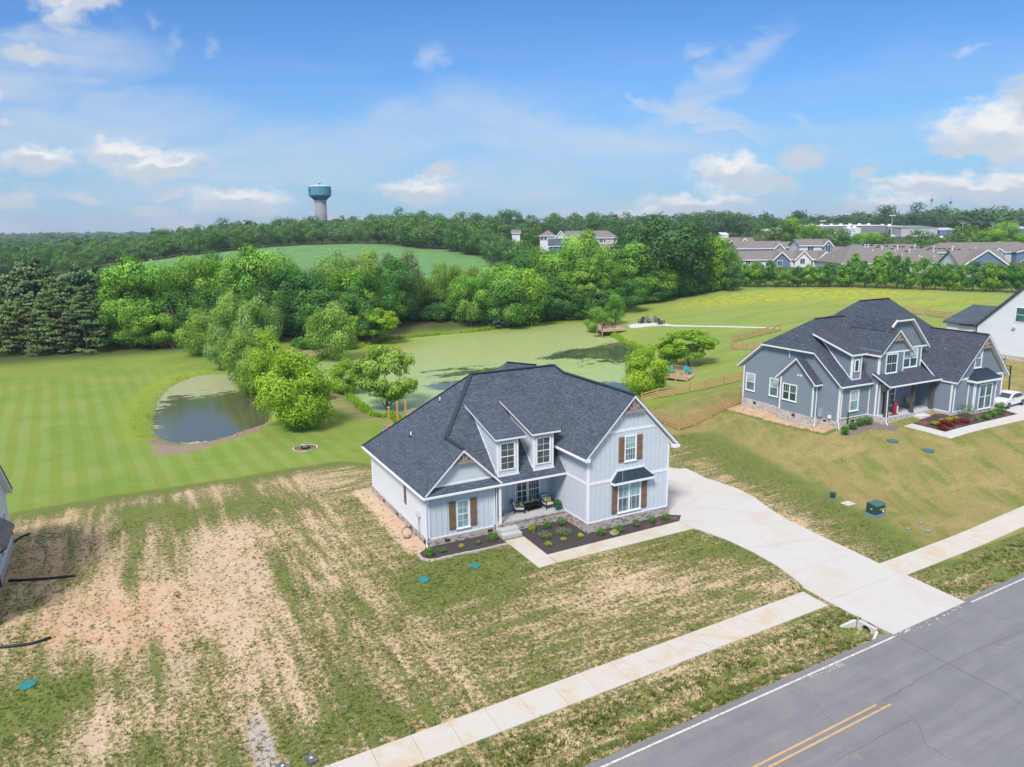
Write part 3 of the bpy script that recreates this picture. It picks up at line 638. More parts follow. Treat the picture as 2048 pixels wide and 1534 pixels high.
# ------------------------------------------------------------------ paving
def concrete(name, c=(.60, .585, .565), stain=(.56, .47, .36), amt=.5, s=1.):
    m, t, b = new_mat(name); P = t.add('ShaderNodeNewGeometry').outputs['Position']; x, y, _ = t.xyz(P); p = t.comb(x, y, 0.)
    n = t.noise(p, .35*s, 5, .6, .5); n2 = t.noise(p, 9., 4, .6); n3 = t.noise(t.vm('MULTIPLY', t.comb(t.m('ADD', x, t.m('MULTIPLY', y, .9)), t.m('SUBTRACT', y, t.m('MULTIPLY', x, .1)), 0.), (1.6, .16, 1.)), .9, 5, .6, .7)
    col = t.mix(t.m('MULTIPLY', t.mapr(n, .45, .72), amt), c, stain); col = t.mix(t.m('MULTIPLY', t.mapr(n3, .56, .74), .30), col, (.40, .385, .37))
    sp = t.noise(p, 2.6, 6, .75); col = t.mix(t.m('MULTIPLY', t.mapr(sp, .64, .72), .35), col, (.40, .36, .33))
    col = t.vm('SCALE', col, None, t.mapr(n2, .25, .75, .95, 1.05, False)); t.put(b.inputs['Base Color'], col); b.inputs['Roughness'].default_value = .85
    bump(t, b, n2, .15, .01); return m
conc = concrete('driveway_concrete', (.555, .53, .505), (.52, .43, .34), .5); concs = concrete('sidewalk_concrete', (.565, .525, .47), (.55, .42, .28), .8, 1.6)
def asphalt():
    m, t, b = new_mat('asphalt'); P = t.add('ShaderNodeNewGeometry').outputs['Position']; x, y, _ = t.xyz(P); p = t.comb(x, y, 0.)
    n = t.noise(p, .45, 5, .65, .4); n2 = t.noise(p, 15., 5, .8); n4 = t.noise(t.vm('MULTIPLY', t.comb(t.m('SUBTRACT', x, t.m('MULTIPLY', y, .04)), t.m('SUBTRACT', y, t.m('MULTIPLY', x, .04)), 0.), (.12, 1.5, 1.)), .8, 4, .6)
    col = t.mix(t.mapr(n, .3, .72), (.200, .199, .204), (.240, .237, .240)); col = t.mix(t.m('MULTIPLY', t.mapr(n4, .42, .62), .55), col, (.178, .176, .182))
    cl = t.noise(p, .8, 3, .5); col = t.mix(t.m('MULTIPLY', t.mapr(cl, .66, .78), .4), col, (.36, .28, .23))
    lt = t.noise(p, .22, 6, .7, 1.); col = t.mix(t.m('MULTIPLY', t.mapr(lt, .60, .75), .30), col, (.33, .325, .325))
    col = t.vm('SCALE', col, None, t.mapr(n2, .25, .75, .66, 1.34, False)); t.put(b.inputs['Base Color'], col); b.inputs['Roughness'].default_value = .8
    bump(t, b, n2, .3, .008); return m
def flat(name, c, wear=0., sc=6.):
    m, t, b = new_mat(name); P = t.add('ShaderNodeNewGeometry').outputs['Position']; n = t.noise(P, sc, 4, .7)
    col = t.mix(t.mapr(n, .5-wear*.3, .8-wear*.3), c, (.28, .275, .28)) if wear else t.vm('SCALE', (*c,), None, t.mapr(n, .25, .75, .92, 1.08, False))
    t.put(b.inputs['Base Color'], col); b.inputs['Roughness'].default_value = .75; return m
RS = .0398
def wl_y(x): return 22.73+RS*(x-24.36)
tag(drape('road', [(-60, wl_y(-60)+.42), (10, wl_y(10)+.42), (25, wl_y(25)+.42), (60, wl_y(60)+.42), (160, wl_y(160)+.42), (160, 6), (60, 2), (-60, 2)], .02, asphalt(), step=2.5, skirt=.25), kind='structure')
whiteline = flat('road_paint_white', (.66, .66, .64), .3); yellowp = flat('road_paint_yellow', (.62, .38, .15), .25)
def strip(name, x0, x1, off, w, mat, dz=.028, step=1.5):
    n = max(1, int((x1-x0)/step)); V = []
    for i in range(n+1):
        x = x0+(x1-x0)*i/n
        for s in (-w/2, w/2): V.append((x, wl_y(x)+off+s))
    V = np.array(V); z = Tn(V)+dz; F = np.array([(2*i, 2*i+2, 2*i+3, 2*i+1) for i in range(n)])
    return mesh_np(name, np.column_stack([V, z]), F, mat)
tag(strip('edge_line', -60, 35.4, 0, .115, whiteline), kind='structure'); tag(strip('edge_line', 42.7, 160, 0, .115, whiteline), kind='structure')
tag(strip('centre_line', -60, 29.3, -3.20, .11, yellowp), kind='structure'); tag(strip('centre_line', -60, 29.9, -3.52, .11, yellowp), kind='structure')
# worn flakes of the edge line in front of the driveway
mb = MB()
for i in range(46):
    x = 35.6+rnd.random()*6.8; y = wl_y(x)+rnd.gauss(0, .12); s = .03+.07*rnd.random(); z = T(x, y)+.030
    mb.face([(x-s, y-s*.5, z), (x+s, y-s*.4, z), (x+s*.6, y+s*.5, z), (x-s*.7, y+s*.4, z)])
tag(mb.build('worn_paint', whiteline), kind='structure')
# cracks and tar seams in the asphalt
crk = flat('crack', (.10, .10, .11)); mb = MB()
def crack(pts, w):
    P_ = [gz(*p, 0.) for p in pts]; Q = []
    for a, b_ in zip(P_[:-1], P_[1:]):
        n = max(2, int(np.linalg.norm(b_-a)/.35)); d = (b_-a)/np.linalg.norm(b_-a); nn = np.array([-d[1], d[0], 0])
        for i in range(n): Q.append(a+(b_-a)*i/n+nn*rnd.gauss(0, .025))
    Q.append(P_[-1])
    for a, b_ in zip(Q[:-1], Q[1:]):
        d = b_-a; L = np.linalg.norm(d[:2])
        if L < 1e-4: continue
        nn = np.array([-d[1], d[0], 0])/L*w/2; z = T(a[0], a[1])+.0255; mb.face([(a[0]-nn[0], a[1]-nn[1], z), (b_[0]-nn[0], b_[1]-nn[1], z), (b_[0]+nn[0], b_[1]+nn[1], z), (a[0]+nn[0], a[1]+nn[1], z)])
crack([(1800, 1276), (1905, 1332), (2000, 1382), (2048, 1412)], .028); crack([(1765, 1402), (1850, 1352), (1930, 1310), (2048, 1262)], .022); crack([(1805, 1420), (1835, 1446), (1852, 1490), (1905, 1522)], .018)
crack([(1660, 1530), (1730, 1492), (1820, 1440)], .016); crack([(1625, 1400), (1645, 1425), (1668, 1446)], .012); crack([(1570, 1378), (1605, 1396)], .012); crack([(1700, 1500), (1760, 1525)], .01); crack([(1950, 1262), (2000, 1290), (2048, 1296)], .01)
tag(mb.build('road_cracks', crk), kind='structure')
# sidewalk slabs
mb = MB()
def swf(x): return 28.08+.0412*(x-10.14)+.0006*np.maximum(0, x-40)**2
def swn(x): return 26.21+.0393*(x-9.41)+.0006*np.maximum(0, x-40)**2
x = -40.
while x < 110:
    x2 = x+1.83
    if not (35.1 < x+.9 < 42.6):
        xa, xb = x+.008, x2-.008
        q = [(xa, swn(xa)), (xb, swn(xb)), (xb+.05, swf(xb)), (xa+.05, swf(xa))]; mb.slab([(a, b_, T(a, b_)+.05) for a, b_ in q], .25)
    x = x2
tag(mb.build('sidewalk', concs), kind='structure')
DW = [at(*p)[:2] for p in ((1358.7, 938.4), (1372, 937), (1409.5, 956), (1474, 977.6), (1507, 994), (1535, 1015), (1570, 1038), (1640, 1072), (1700, 1100), (1752.5, 1125), (1804.6, 1147), (1850, 1168), (1930, 1205), (1787, 1270), (1720, 1237), (1658, 1205), (1609.5, 1178), (1595, 1163), (1553, 1132), (1506.4, 1105), (1453, 1080), (1400, 1061))]
DW += [np.array(p) for p in ((35.9, 39.85), (35.9, 41.5), (36.75, 42.3), (36.0, 42.9), (36.0, 57.), (40.3, 57.))]
tag(drape('driveway', DW, .045, conc, step=1.6, skirt=.3), kind='structure')
mb = MB(); mb.slab([(22.68, 44.6, .04), (24.2, 44.6, .04), (24.13, 41.2, .04), (24.05, 39.82, .04), (22.66, 39.72, .04)], .2)
x = 24.13
while x < 35.8:
    xb = min(x+1.94, 35.88); f0, f1 = (x-24.13)/11.8, (xb-24.13)/11.8
    mb.slab([(x+.012, 39.80+f0*.05, .041), (xb, 39.80+f1*.05, .041), (xb, 41.18+f1*.28, .041), (x+.012, 41.18+f0*.28, .041)], .2); x = xb
tag(mb.build('garden_path', concs), kind='structure')
def mulch_mat():
    m, t, b = new_mat('mulch'); P = t.add('ShaderNodeNewGeometry').outputs['Position']; n = t.noise(P, 22., 4, .75); n2 = t.noise(P, 1.2, 4)
    x, y, _ = t.xyz(P)
    col = t.mix(t.mapr(n, .3, .7), (.028, .022, .025), (.12, .10, .10)); r = t.m('MULTIPLY', t.mapr(n2, .5, .62), t.mapr(x, 31., 36.)); col = t.mix(r, col, t.mix(n, (.12, .05, .04), (.28, .15, .11)))
    t.put(b.inputs['Base Color'], col); b.inputs['Roughness'].default_value = .95; bump(t, b, n, .9, .05); return m
mulchM = mulch_mat()
tag(drape('mulch_bed', [(24.24, 45.9), (24.22, 44.6), (24.17, 41.22), (35.9, 41.50), (36.75, 42.3), (36.05, 42.88), (28.52, 42.88), (28.48, 45.9)], .03, mulchM, step=.8, skirt=.1), kind='structure')
BED2 = [at(*p)[:2] for p in ((839, 1107), (846, 1118), (861, 1122.5), (915, 1113), (967, 1099), (1016, 1088.5))]
tag(drape('mulch_bed', [(17.35, 46.25)]+[tuple(p) for p in BED2]+[(22.6, 44.6), (22.7, 46.25)], .03, mulchM, step=.8, skirt=.1), kind='structure')
# ------------------------------------------------------------------ building parts
Z = np.array([0, 0, 1.])
def A3(*p): return np.array(p, float)
def window(parent, P, u, n, w, h, cols=1, sash=True, grid=(2, 2), gu=None, gl=None, trim=.11, sill=True, name='window', mull=.1, lowgrid=True):
    """P lower-left outer corner on the wall, u along the wall, n outward"""
    P, u, n = A3(*P), A3(*u), A3(*n); gu = gu or glTeal; gl = gl or glDark; mb = MB(); d = .05
    def b(x0, x1, z0, z1, o=d, base=0.): mb.obox(P+u*x0+Z*z0+n*base, u*(x1-x0), n*(o-base), Z*(z1-z0))
    b(0, trim, 0, h); b(w-trim, w, 0, h); b(trim, w-trim, h-trim, h, d+.004); b(trim, w-trim, 0, trim*.8, d+.004)
    if sill: b(-.04, w+.04, -.05, .0, d+.05)
    iw = w-2*trim; cw = (iw-mull*(cols-1))/cols; z0, z1 = trim*.8, h-trim; zm = (z0+z1)/2; panes = []
    for c in range(cols):
        x0 = trim+c*(cw+mull); x1 = x0+cw
        if c: b(x0-mull, x0, z0, z1, d-.004)
        if sash: b(x0, x1, zm-.03, zm+.03, d-.015)
        for x_ in (x0, x1-.028): b(x_, x_+.028, z0, z1, d-.02)
        for lo, hi, on in ((z0, zm, lowgrid), (zm, z1, True)) if sash else ((z0, z1, True),):
            if not on or not grid: continue
            gx, gy = grid
            for i in range(1, gx): xx = x0+cw*i/gx; b(xx-.011, xx+.011, lo, hi, .018)
            for j in range(1, gy): zz = lo+(hi-lo)*j/gy; b(x0, x1, zz-.011, zz+.011, .0175)
        panes.append((x0, x1))
    fr = mb.build(name, white, parent)
    for x0, x1 in panes:
        for lo, hi, g in (((z0, zm, gl), (zm, z1, gu)) if sash else ((z0, z1, gu),)):
            m2 = MB(); m2.obox(P+u*x0+Z*lo+n*.002, u*(x1-x0), n*.009, Z*(hi-lo)); m2.build('pane', g, fr)
    return fr
def shutter(parent, P, u, n, w, h):
    P, u, n = A3(*P), A3(*u), A3(*n); mb = MB(); nb = 3; g = .012; bw = (w-g*(nb-1))/nb
    for i in range(nb): mb.obox(P+u*(i*(bw+g)), u*bw, n*.03, Z*h)
    for f in (.08, .46, .84): mb.obox(P+Z*(h*f)+n*.03-u*.0, u*w, n*.025, Z*.11)
    return mb.build('shutter', shutM, parent)
def battens(parent, P, u, n, w, zf, pitch=.41, mat=None, z0=0.):
    """vertical battens on a wall; zf(x) gives the top height at x metres along"""
    P, u, n = A3(*P), A3(*u), A3(*n); mb = MB(); x = pitch*.5
    while x < w-.05:
        t = zf(x)
        if t > z0+.1: mb.obox(P+u*(x-.022)+Z*z0, u*.045, n*.028, Z*(t-z0))
        x += pitch
    return mb.build('battens', mat or batA, parent)
def trims(parent, L, name='trim', mat=None, t=.03):
    """L: (a, b, width, normal) boards lying on walls"""
    mb = MB()
    for a, b, w, n in L:
        a, b, n = A3(*a), A3(*b), A3(*n); n = n/np.linalg.norm(n); d = (b-a)/np.linalg.norm(b-a); x = np.cross(d, n); mb.obox(a-x*w/2, b-a, x*w, n*t)
    return mb.build(name, mat or white, parent)
def truss(parent, apex, half, drop, n, u=(1, 0, 0)):
    """decorative beams in a gable peak: collar, king post and two fan struts"""
    apex, n, u = A3(*apex), A3(*n), A3(*u); mb = MB(); c = apex-Z*drop; t = .10
    def bb(a, b_, w): d = b_-a; L = np.linalg.norm(d); d = d/L; x = np.cross(d, n); mb.obox(a-x*w/2, d*L, x*w, n*t)
    bb(c-u*half, c+u*half, .22); bb(c+Z*.11, apex-Z*.16, .2)
    for s in (-1, 1): bb(c+Z*.1+u*s*.12, c+Z*(drop*.42)+u*s*half*.46, .15)
    return mb.build('gable_truss', beamM, parent)
def cap(parent, pts, w=.16, name='ridge_cap'):
    mb = MB()
    for a, b in pts: mb.bar(A3(*a)+Z*.02, A3(*b)+Z*.02, w*2, .05)
    return mb.build(name, roofcap, parent)
def roofpart(parent, polys, mat, name='roof', t=.05, ft=.24, over=.0):
    mb = MB()
    for p in polys: mb.slab(p, t)
    r_ = mb.build(name, mat, parent); mb = MB()
    for p in polys:
        c = sum(A3(*q) for q in p)/len(p); mb.slab([A3(*q)+(c-A3(*q))*A3(1, 1, 0)*.015/max(.5, np.linalg.norm((c-A3(*q))[:2]))-Z*(t+.002) for q in p], ft-t)
    mb.build('fascia', white, r_)
    return r_
def downspout(parent, pts, mat=None, r=.045):
    mb = MB(); mb.tube(pts, r, 6); return mb.build('downspout', mat or white, parent)

# ================================================================== HOUSE A (pale blue farmhouse)
HA = empty('house', (26, 52, 0), label='pale blue farmhouse with twin dormers and brown shutters in the centre', cat='house')
def rel(root):                                   # parts are modelled in world space and parented with the inverse offset
    bpy.context.view_layer.update()
    inv = root.matrix_world.inverted()
    for c in bpy.data.objects:
        if c.parent == root and c.matrix_parent_inverse == Matrix(): c.matrix_parent_inverse = inv
zL, zG, zE, zE2 = .49, .73, 3.85, 5.76
# walls
mb = MB(); mb.box(17.45, 22.85, 46.3, 59.3, -.2, zL); mb.box(22.85, 28.5, 48.1, 59.3, -.2, zL); mb.box(22.9, 28.4, 59.0, 59.29, -.2, zL-.001)
mb.build('brick_base', brickA, HA)
mb = MB(); mb.box(28.5, 35.95, 42.9, 59.28, -.2, zG); mb.box(22.86, 28.49, 45.95, 48.3, -.2, .69); mb.build('brick_base', brickA, HA)
mb = MB(); mb.box(22.87, 28.49, 46.02, 48.3, .60, .715); mb.build('porch_floor', conc_st, HA)
mb = MB()   # row-lock course along the porch edge and on the bases
x = 22.88
while x < 28.4: mb.box(x, x+.068, 45.90, 46.1, .68, .735); x += .078
mb.build('brick_coping', brick('coping_brick', ((.50, .40, .33), (.66, .58, .53), (.07, .06, .07)), (.5, .45, .4), .3), HA)
mb = MB(); mb.box(17.53, 17.9, 46.6, 59.1, zL, zE+.0); mb.build('side_wall', sidA_lap, HA)
mb = MB(); mb.box(17.53, 22.79, 46.38, 46.7, zL, 3.80); mb.box(22.55, 22.79, 46.7, 48.1, .6, 3.7); mb.build('front_wall', sidA_bb, HA); mb = MB(); mb.box(22.79, 28.6, 48.1, 48.4, .6, 4.6); mb.build('porch_wall', sidA_bb, HA); mb = MB(); mb.box(17.9, 35.8, 59.0, 59.25, zL, 3.9); mb.build('back_wall', sidA_bb, HA)
mb = MB(); mb.box(28.56, 35.89, 42.96, 43.2, zG, 5.9); mb.prism([(28.56, 42.96, 5.9), (35.89, 42.96, 5.9), (32.3, 42.96, 9.6)], (0, .24, 0)); mb.build('garage_wall', sidA_bb, HA)
mb = MB(); mb.box(28.56, 28.8, 43.2, 58.0, zG, 5.85); mb.box(35.65, 35.89, 43.2, 59.0, zG, 5.85); mb.build('garage_side_wall', sidA_bb, HA)
mb = MB(); mb.prism([(17.75, 46.36, 4.27), (22.65, 46.36, 4.27), (20.2, 46.36, 6.6)], (0, .2, 0)); mb.build('gable_wall', sidA_shake, HA)
# battens
battens(HA, (17.53, 46.38, zL), (1, 0, 0), (0, -1, 0), 5.26, lambda x: 3.2)
battens(HA, (22.85, 48.1, .6), (1, 0, 0), (0, -1, 0), 5.7, lambda x: 3.0)
battens(HA, (28.56, 42.96, zG), (1, 0, 0), (0, -1, 0), 7.33, lambda x: 5.1+min(x, 7.33-x)*1.0 if min(x, 7.33-x) < 3.0 else 8.1)
battens(HA, (28.56, 48.1, zG), (0, -1, 0), (-1, 0, 0), 5.1, lambda x: 5.0)
# trim boards
F_, S_ = (0, -1, 0), (-1, 0, 0)
trims(HA, [((17.60, 46.38, zL), (17.60, 46.38, 3.7), .14, F_), ((22.72, 46.38, zL), (22.72, 46.38, 3.7), .14, F_), ((17.53, 46.45, zL), (17.53, 46.45, 3.7), .14, S_), ((17.53, 59.1, zL), (17.53, 59.1, 3.7), .14, S_),
           ((17.53, 46.38, zL+.05), (22.79, 46.38, zL+.05), .08, F_),
           ((28.64, 42.96, zG), (28.64, 42.96, 5.7), .17, F_), ((35.81, 42.96, zG), (35.81, 42.96, 5.7), .16, F_), ((28.56, 43.04, zG), (28.56, 43.04, 5.6), .16, S_),
           ((28.72, 42.955, 3.72), (35.73, 42.955, 3.72), .2, F_), ((28.56, 43.12, 3.72), (28.56, 47.0, 3.72), .2, S_), ((28.56, 42.955, zG+.05), (35.9, 42.955, zG+.05), .1, F_), ((28.56, 43.1, zG+.05), (28.56, 46.0, zG+.05), .1, S_),
           ((30.1, 42.955, 7.36), (34.5, 42.955, 7.36), .2, F_), ((17.7, 46.36, 4.33), (22.75, 46.36, 4.33), .16, F_),
           ((28.0, 48.1, .75), (28.0, 48.1, 3.5), .1, F_), ((24.25, 48.1, .72), (24.25, 48.1, 3.1), .12, F_),
           ((17.62, 46.355, 4.2), (20.2, 46.355, 6.66), .13, F_), ((22.78, 46.355, 4.2), (20.2, 46.355, 6.66), .13, F_), ((28.4, 42.95, 5.7), (32.3, 42.95, 9.62), .15, F_), ((36.1, 42.95, 5.72), (32.3, 42.95, 9.62), .15, F_)])
# roofs
A_, B_ = (24.1, 53.07, 10.58), (31.72, 53.07, 10.60)
Lp = [(17.1, 45.9, 3.90), (17.1, 60.2, 3.90), A_, (20.2, 49.13, 6.90), (20.2, 45.9, 6.87)]
Fp = [A_, B_, (32.3, 52.45, 10.0), (28.1, 47.97, 5.81), (28.50, 47.97, 5.80), (28.50, 45.9, 3.87), (23.3, 45.9, 3.87), (20.2, 49.13, 6.9)]
LRp = [(20.2, 45.9, 6.87), (23.3, 45.9, 3.87), (20.2, 49.13, 6.89)]
Gl = [(28.1, 42.55, 5.83), (28.1, 47.97, 5.83), (32.3, 52.45, 10.02), (32.3, 42.55, 10.03)]
Gr = [(36.6, 42.55, 5.72), (32.3, 42.55, 10.03), (32.3, 52.45, 10.02), B_, (36.6, 57.9, 5.72)]
Bp = [A_, (17.1, 60.2, 3.9), (36.6, 60.2, 3.9), (36.6, 57.9, 5.72), B_]
RR = roofpart(HA, [Lp, Fp, LRp, Gl, Gr, Bp], roofA)
roofpart(HA, [[(29.87, 58, 10.27), (32.8, 58, 9.75), (33.5, 56, 8.2), (27.4, 55.5, 7.8)], [(29.87, 58, 10.27), (27.4, 55.5, 7.8), (26.6, 61.5, 6.8)], [(29.87, 58, 10.27), (32.8, 58, 9.75), (34, 62.5, 6.0), (26.6, 61.5, 6.8)]], roofA, 'rear_gable_roof'); cap(HA, [((29.87, 58, 10.25), (32.8, 58, 9.73))], .12)
mb = MB(); mb.box(26.9, 33.4, 59.3, 61.3, -.2, 6.2); mb.build('rear_wall', sidA_lap, HA)
roofpart(HA, [[(17.12, 45.9, 3.87), (23.3, 45.9, 3.87), (22.85, 46.34, 4.26), (17.55, 46.34, 4.26)]], roofA, 'pent_roof', .05, .2)
cap(HA, [(A_, B_), (A_, (20.2, 49.13, 6.9)), ((20.2, 49.13, 6.9), (20.2, 45.95, 6.87)), (A_, (17.1, 60.2, 3.9)), ((32.3, 42.6, 10.03), (32.3, 52.45, 10.02)), (B_, (32.3, 52.45, 10.02)), (B_, (36.6, 57.9, 5.72))])
mb = MB()  # gutters
mb.bar((17.04, 45.9, 3.76), (17.04, 60.2, 3.76), .11, .12); mb.bar((17.05, 45.84, 3.75), (28.45, 45.84, 3.75), .11, .12); mb.bar((28.03, 42.6, 5.68), (28.03, 47.9, 5.68), .1, .11); mb.build('gutter', white, HA)
truss(HA, (20.2, 46.16, 6.72), .78, .86, (0, -1, 0)); truss(HA, (32.3, 42.78, 9.85), .98, 1.10, (0, -1, 0))
for q_ in ((36.05, 36.62, 42.56, 42.95, 5.46, 5.72), (28.1, 28.52, 42.56, 42.95, 5.52, 5.80)): mb = MB(); mb.box(*q_); mb.build('eave_return', white, HA)
# dormers
for x0, x1 in ((22.97, 24.68), (25.96, 27.66)):
    D = MB(); fy = 46.3; D.prism([(x0, fy, 4.2), (x0, 51.2, 9.0-.25), (x0, 51.2, 8.4), (x0, fy, 7.02)], (.1, 0, 0)); D.prism([(x1-.1, fy, 4.2), (x1-.1, 51.2, 8.75), (x1-.1, 51.2, 8.4), (x1-.1, fy, 7.02)], (.1, 0, 0))
    d = D.build('dormer', sidA_bb, HA); mb = MB(); mb.box(x0+.1, x1-.1, fy, fy+.15, 4.2, 7.02); mb.build('dormer_front', sidA_shake, d)
    rp = [(x0-.27, 46.0, 7.20), (x1+.48, 46.0, 7.20), (x1+.48, 51.1, 8.78), (x0-.42, 51.1, 8.78)]
    roofpart(d, [rp], roofA, 'dormer_roof', .05, .2)
    battens(d, (x0, 51.0, 4.2), (0, -1, 0), (-1, 0, 0), 4.7, lambda x: (7.02-4.2)+(4.7-x)*.29, z0=0.0)
    trims(d, [((x0+.06, fy, 4.2), (x0+.06, fy, 7.0), .13, F_), ((x1-.06, fy, 4.2), (x1-.06, fy, 7.0), .13, F_), ((x0-.05, fy-.004, 4.27), (x1+.07, fy-.004, 4.27), .13, F_), ((x0, fy+.07, 4.2), (x0, fy+.07, 6.95), .12, S_), ((x0-.0, 46.36, 4.33), (x0, 51.0, 8.70), .10, S_)])
    window(d, (x0+.18, fy-.002, 4.66), (1, 0, 0), F_, 1.30, 2.10, gu=glass('glass_dormer', (.07, .09, .09)) if x0 < 25 else MAT['glass_dormer'], gl=MAT['glass_dormer'], grid=(2, 2), sill=False)
# windows and shutters
window(HA, (19.68, 46.375, .90), (1, 0, 0), F_, 1.08, 2.12, gu=glTeal, gl=glTeal); shutter(HA, (19.13, 46.34, .93), (1, 0, 0), F_, .50, 2.1); shutter(HA, (20.80, 46.34, .93), (1, 0, 0), F_, .48, 2.1)
window(HA, (31.15, 42.955, 1.05), (1, 0, 0), F_, 2.16, 2.28, cols=2, gu=glTeal, gl=glass('glass_mid', (.11, .17, .20)), lowgrid=False, grid=(2, 2)); shutter(HA, (30.64, 42.92, 1.08), (1, 0, 0), F_, .50, 2.18); shutter(HA, (33.34, 42.92, 1.08), (1, 0, 0), F_, .50, 2.18)
window(HA, (31.70, 42.955, 4.96), (1, 0, 0), F_, 1.10, 1.96, gu=glTeal, gl=MAT['glass_mid']); shutter(HA, (31.18, 42.92, 4.98), (1, 0, 0), F_, .48, 1.9); shutter(HA, (32.83, 42.92, 4.98), (1, 0, 0), F_, .48, 1.9)
window(HA, (25.30, 48.095, 1.10), (1, 0, 0), F_, 2.25, 2.05, cols=2, gu=glDark, gl=glDark, mull=.14, sill=True)
window(HA, (17.52, 51.35, 1.55), (0, -1, 0), S_, .98, 1.85, gu=glass('glass_side', (.16, .15, .13)), sash=False, grid=None, sill=False)
# metal awning
mb = MB(); mb.slab([(30.55, 42.50, 3.60), (34.15, 42.50, 3.60), (33.45, 42.95, 4.28), (31.15, 42.95, 4.28)], .04); mb.slab([(30.55, 42.5, 3.60), (31.15, 42.95, 4.28), (30.55, 42.95, 3.6)], .04); mb.slab([(34.15, 42.5, 3.60), (34.15, 42.95, 3.6), (33.45, 42.95, 4.28)], .04)
aw = mb.build('awning', metalroof, HA); mb = MB()
for i in range(1, 5):
    f = i/5.; mb.bar((30.55+3.6*f, 42.50, 3.62), (31.15+2.3*f, 42.94, 4.30), .03, .05)
mb.bar((30.55, 42.5, 3.62), (31.15, 42.95, 4.30), .03, .04); mb.bar((34.15, 42.5, 3.62), (33.45, 42.95, 4.30), .03, .04); mb.build('seam', metalroof, aw)
mb = MB(); mb.box(30.5, 34.2, 42.45, 42.93, 3.42, 3.58); mb.build('awning_fascia', white, aw); trims(HA, [((31.05, 42.95, 4.36), (33.55, 42.95, 4.36), .12, F_), ((30.5, 42.95, 3.62), (31.08, 42.95, 4.36), .12, F_), ((34.2, 42.95, 3.62), (33.52, 42.95, 4.36), .12, F_)], 'trim', None, .06)
# door, posts, spouts, vents, steps
mb = MB(); mb.box(23.25, 24.18, 48.04, 48.1, .72, 2.85); dr = mb.build('door', doorM, HA); mb = MB(); mb.tube([(24.08, 48.03, 1.75), (24.08, 47.97, 1.75), (24.08, 47.97, 1.9), (24.08, 48.03, 1.9)], .015, 6); mb.build('handle', simple('brass', (.75, .6, .35), .3, metal=.9), dr)
mb = MB(); mb.box(22.93, 23.09, 45.95, 46.11, .735, 3.66); mb.build('porch_post', white, HA)
downspout(HA, [(17.25, 45.85, 3.7), (17.3, 46.2, 3.4), (17.36, 46.26, 3.3), (17.36, 46.26, .25), (17.3, 46.0, .02)]); downspout(HA, [(22.9, 45.82, 3.7), (22.83, 46.2, 3.45), (22.83, 46.22, .3), (22.86, 45.9, .05)])
mb = MB(); mb.box(18.75, 19.15, 46.28, 46.31, .12, .32); mb.box(22.1, 22.5, 46.28, 46.31, .16, .38); mb.box(17.43, 17.46, 52.5, 52.9, .15, .35); mb.box(17.43, 17.46, 55.8, 56.2, .15, .35); mb.box(17.43, 17.46, 49.5, 49.9, .15, .35); mb.box(17.43, 17.46, 46.7, 47.1, .08, .3); mb.build('foundation_vent', simple('vent_dark', (.06, .04, .04), .8), HA)
for (x, y, z) in ((19.25, 53.95, 5.96), (21.83, 54.09, 8.42)):
    mb = MB(); mb.tube([(x, y, z-.1), (x, y, z+.34)], .055, 10); vp = mb.build('vent_pipe', white, HA); mb = MB(); mb.tube([(x, y, z-.12), (x, y, z+.06)], .12, 10); mb.build('flashing', black, vp)
mb = MB(); mb.box(22.72, 24.2, 45.35, 45.92, -.1, .50); mb.box(22.66, 24.22, 44.9, 45.36, -.1, .28); mb.build('front_steps', conc_st, HA, bevel=.02)
mb = MB(); mb.box(17.25, 17.53, 47.75, 48.0, 1.75, 2.2); mt = mb.build('electric_meter', simple('meter_grey', (.6, .62, .64), .5), HA); mb = MB(); mb.tube([(17.4, 47.88, 1.75), (17.4, 47.88, .1)], .04, 8); mb.build('conduit', simple('conduit_grey', (.35, .42, .5), .5), mt)
mb = MB(); mb.cbox(24.92, 48.07, 1.25, .12, .05, .18); mb.build('outlet_box', simple('box_grey', (.4, .42, .45), .5), HA)
rel(HA)

# ---- things on the porch
def porch_chair(x, y, rz, label):
    c = empty('armchair', (x, y, .715), rz, label, 'chair', 'cushioned armchairs on the porch'); mb = MB(); w = .72; d = .72
    for sx in (-1, 1):
        mb.bar((sx*w/2, -d/2, 0), (sx*w/2, -d/2, .58), .05); mb.bar((sx*w/2, d/2+.06, 0), (sx*w/2, d/2, .3), .05); mb.bar((sx*w/2, d/2, .3), (sx*w/2, d/2+.22, .92), .05); mb.bar((sx*w/2, -d/2-.02, .6), (sx*w/2, d/2+.1, .62), .06, .035); mb.bar((sx*w/2, -d/2, .28), (sx*w/2, d/2, .26), .045)
    mb.bar((-w/2, -d/2, .28), (w/2, -d/2, .28), .045); mb.bar((-w/2, d/2, .26), (w/2, d/2, .26), .045); mb.bar((-w/2, d/2+.22, .9), (w/2, d/2+.22, .9), .05)
    for i in range(5): mb.bar((-w/2+.12+i*.12, d/2+.02, .3), (-w/2+.12+i*.12, d/2+.21, .88), .02)
    mb.build('frame', black, c); mb = MB(); mb.box(-.33, .33, -.36, .32, .30, .44); mb.build('seat_cushion', cushM, c, bevel=.04)
    mb = MB(); mb.obox((-.33, .26, .42), (.66, 0, 0), (0, .12, -.035), (0, .17, .52)); mb.build('back_cushion', cushM, c, bevel=.04); return c
cushM = simple('cushion_ivory', (.66, .63, .58), .9, .04, 5.)
porch_chair(25.35, 47.42, R(-118)+math.pi, 'black framed armchair with ivory cushions on the porch, nearer the front door'); porch_chair(27.72, 47.25, R(5), 'black framed armchair with ivory cushions on the porch beside the planter')
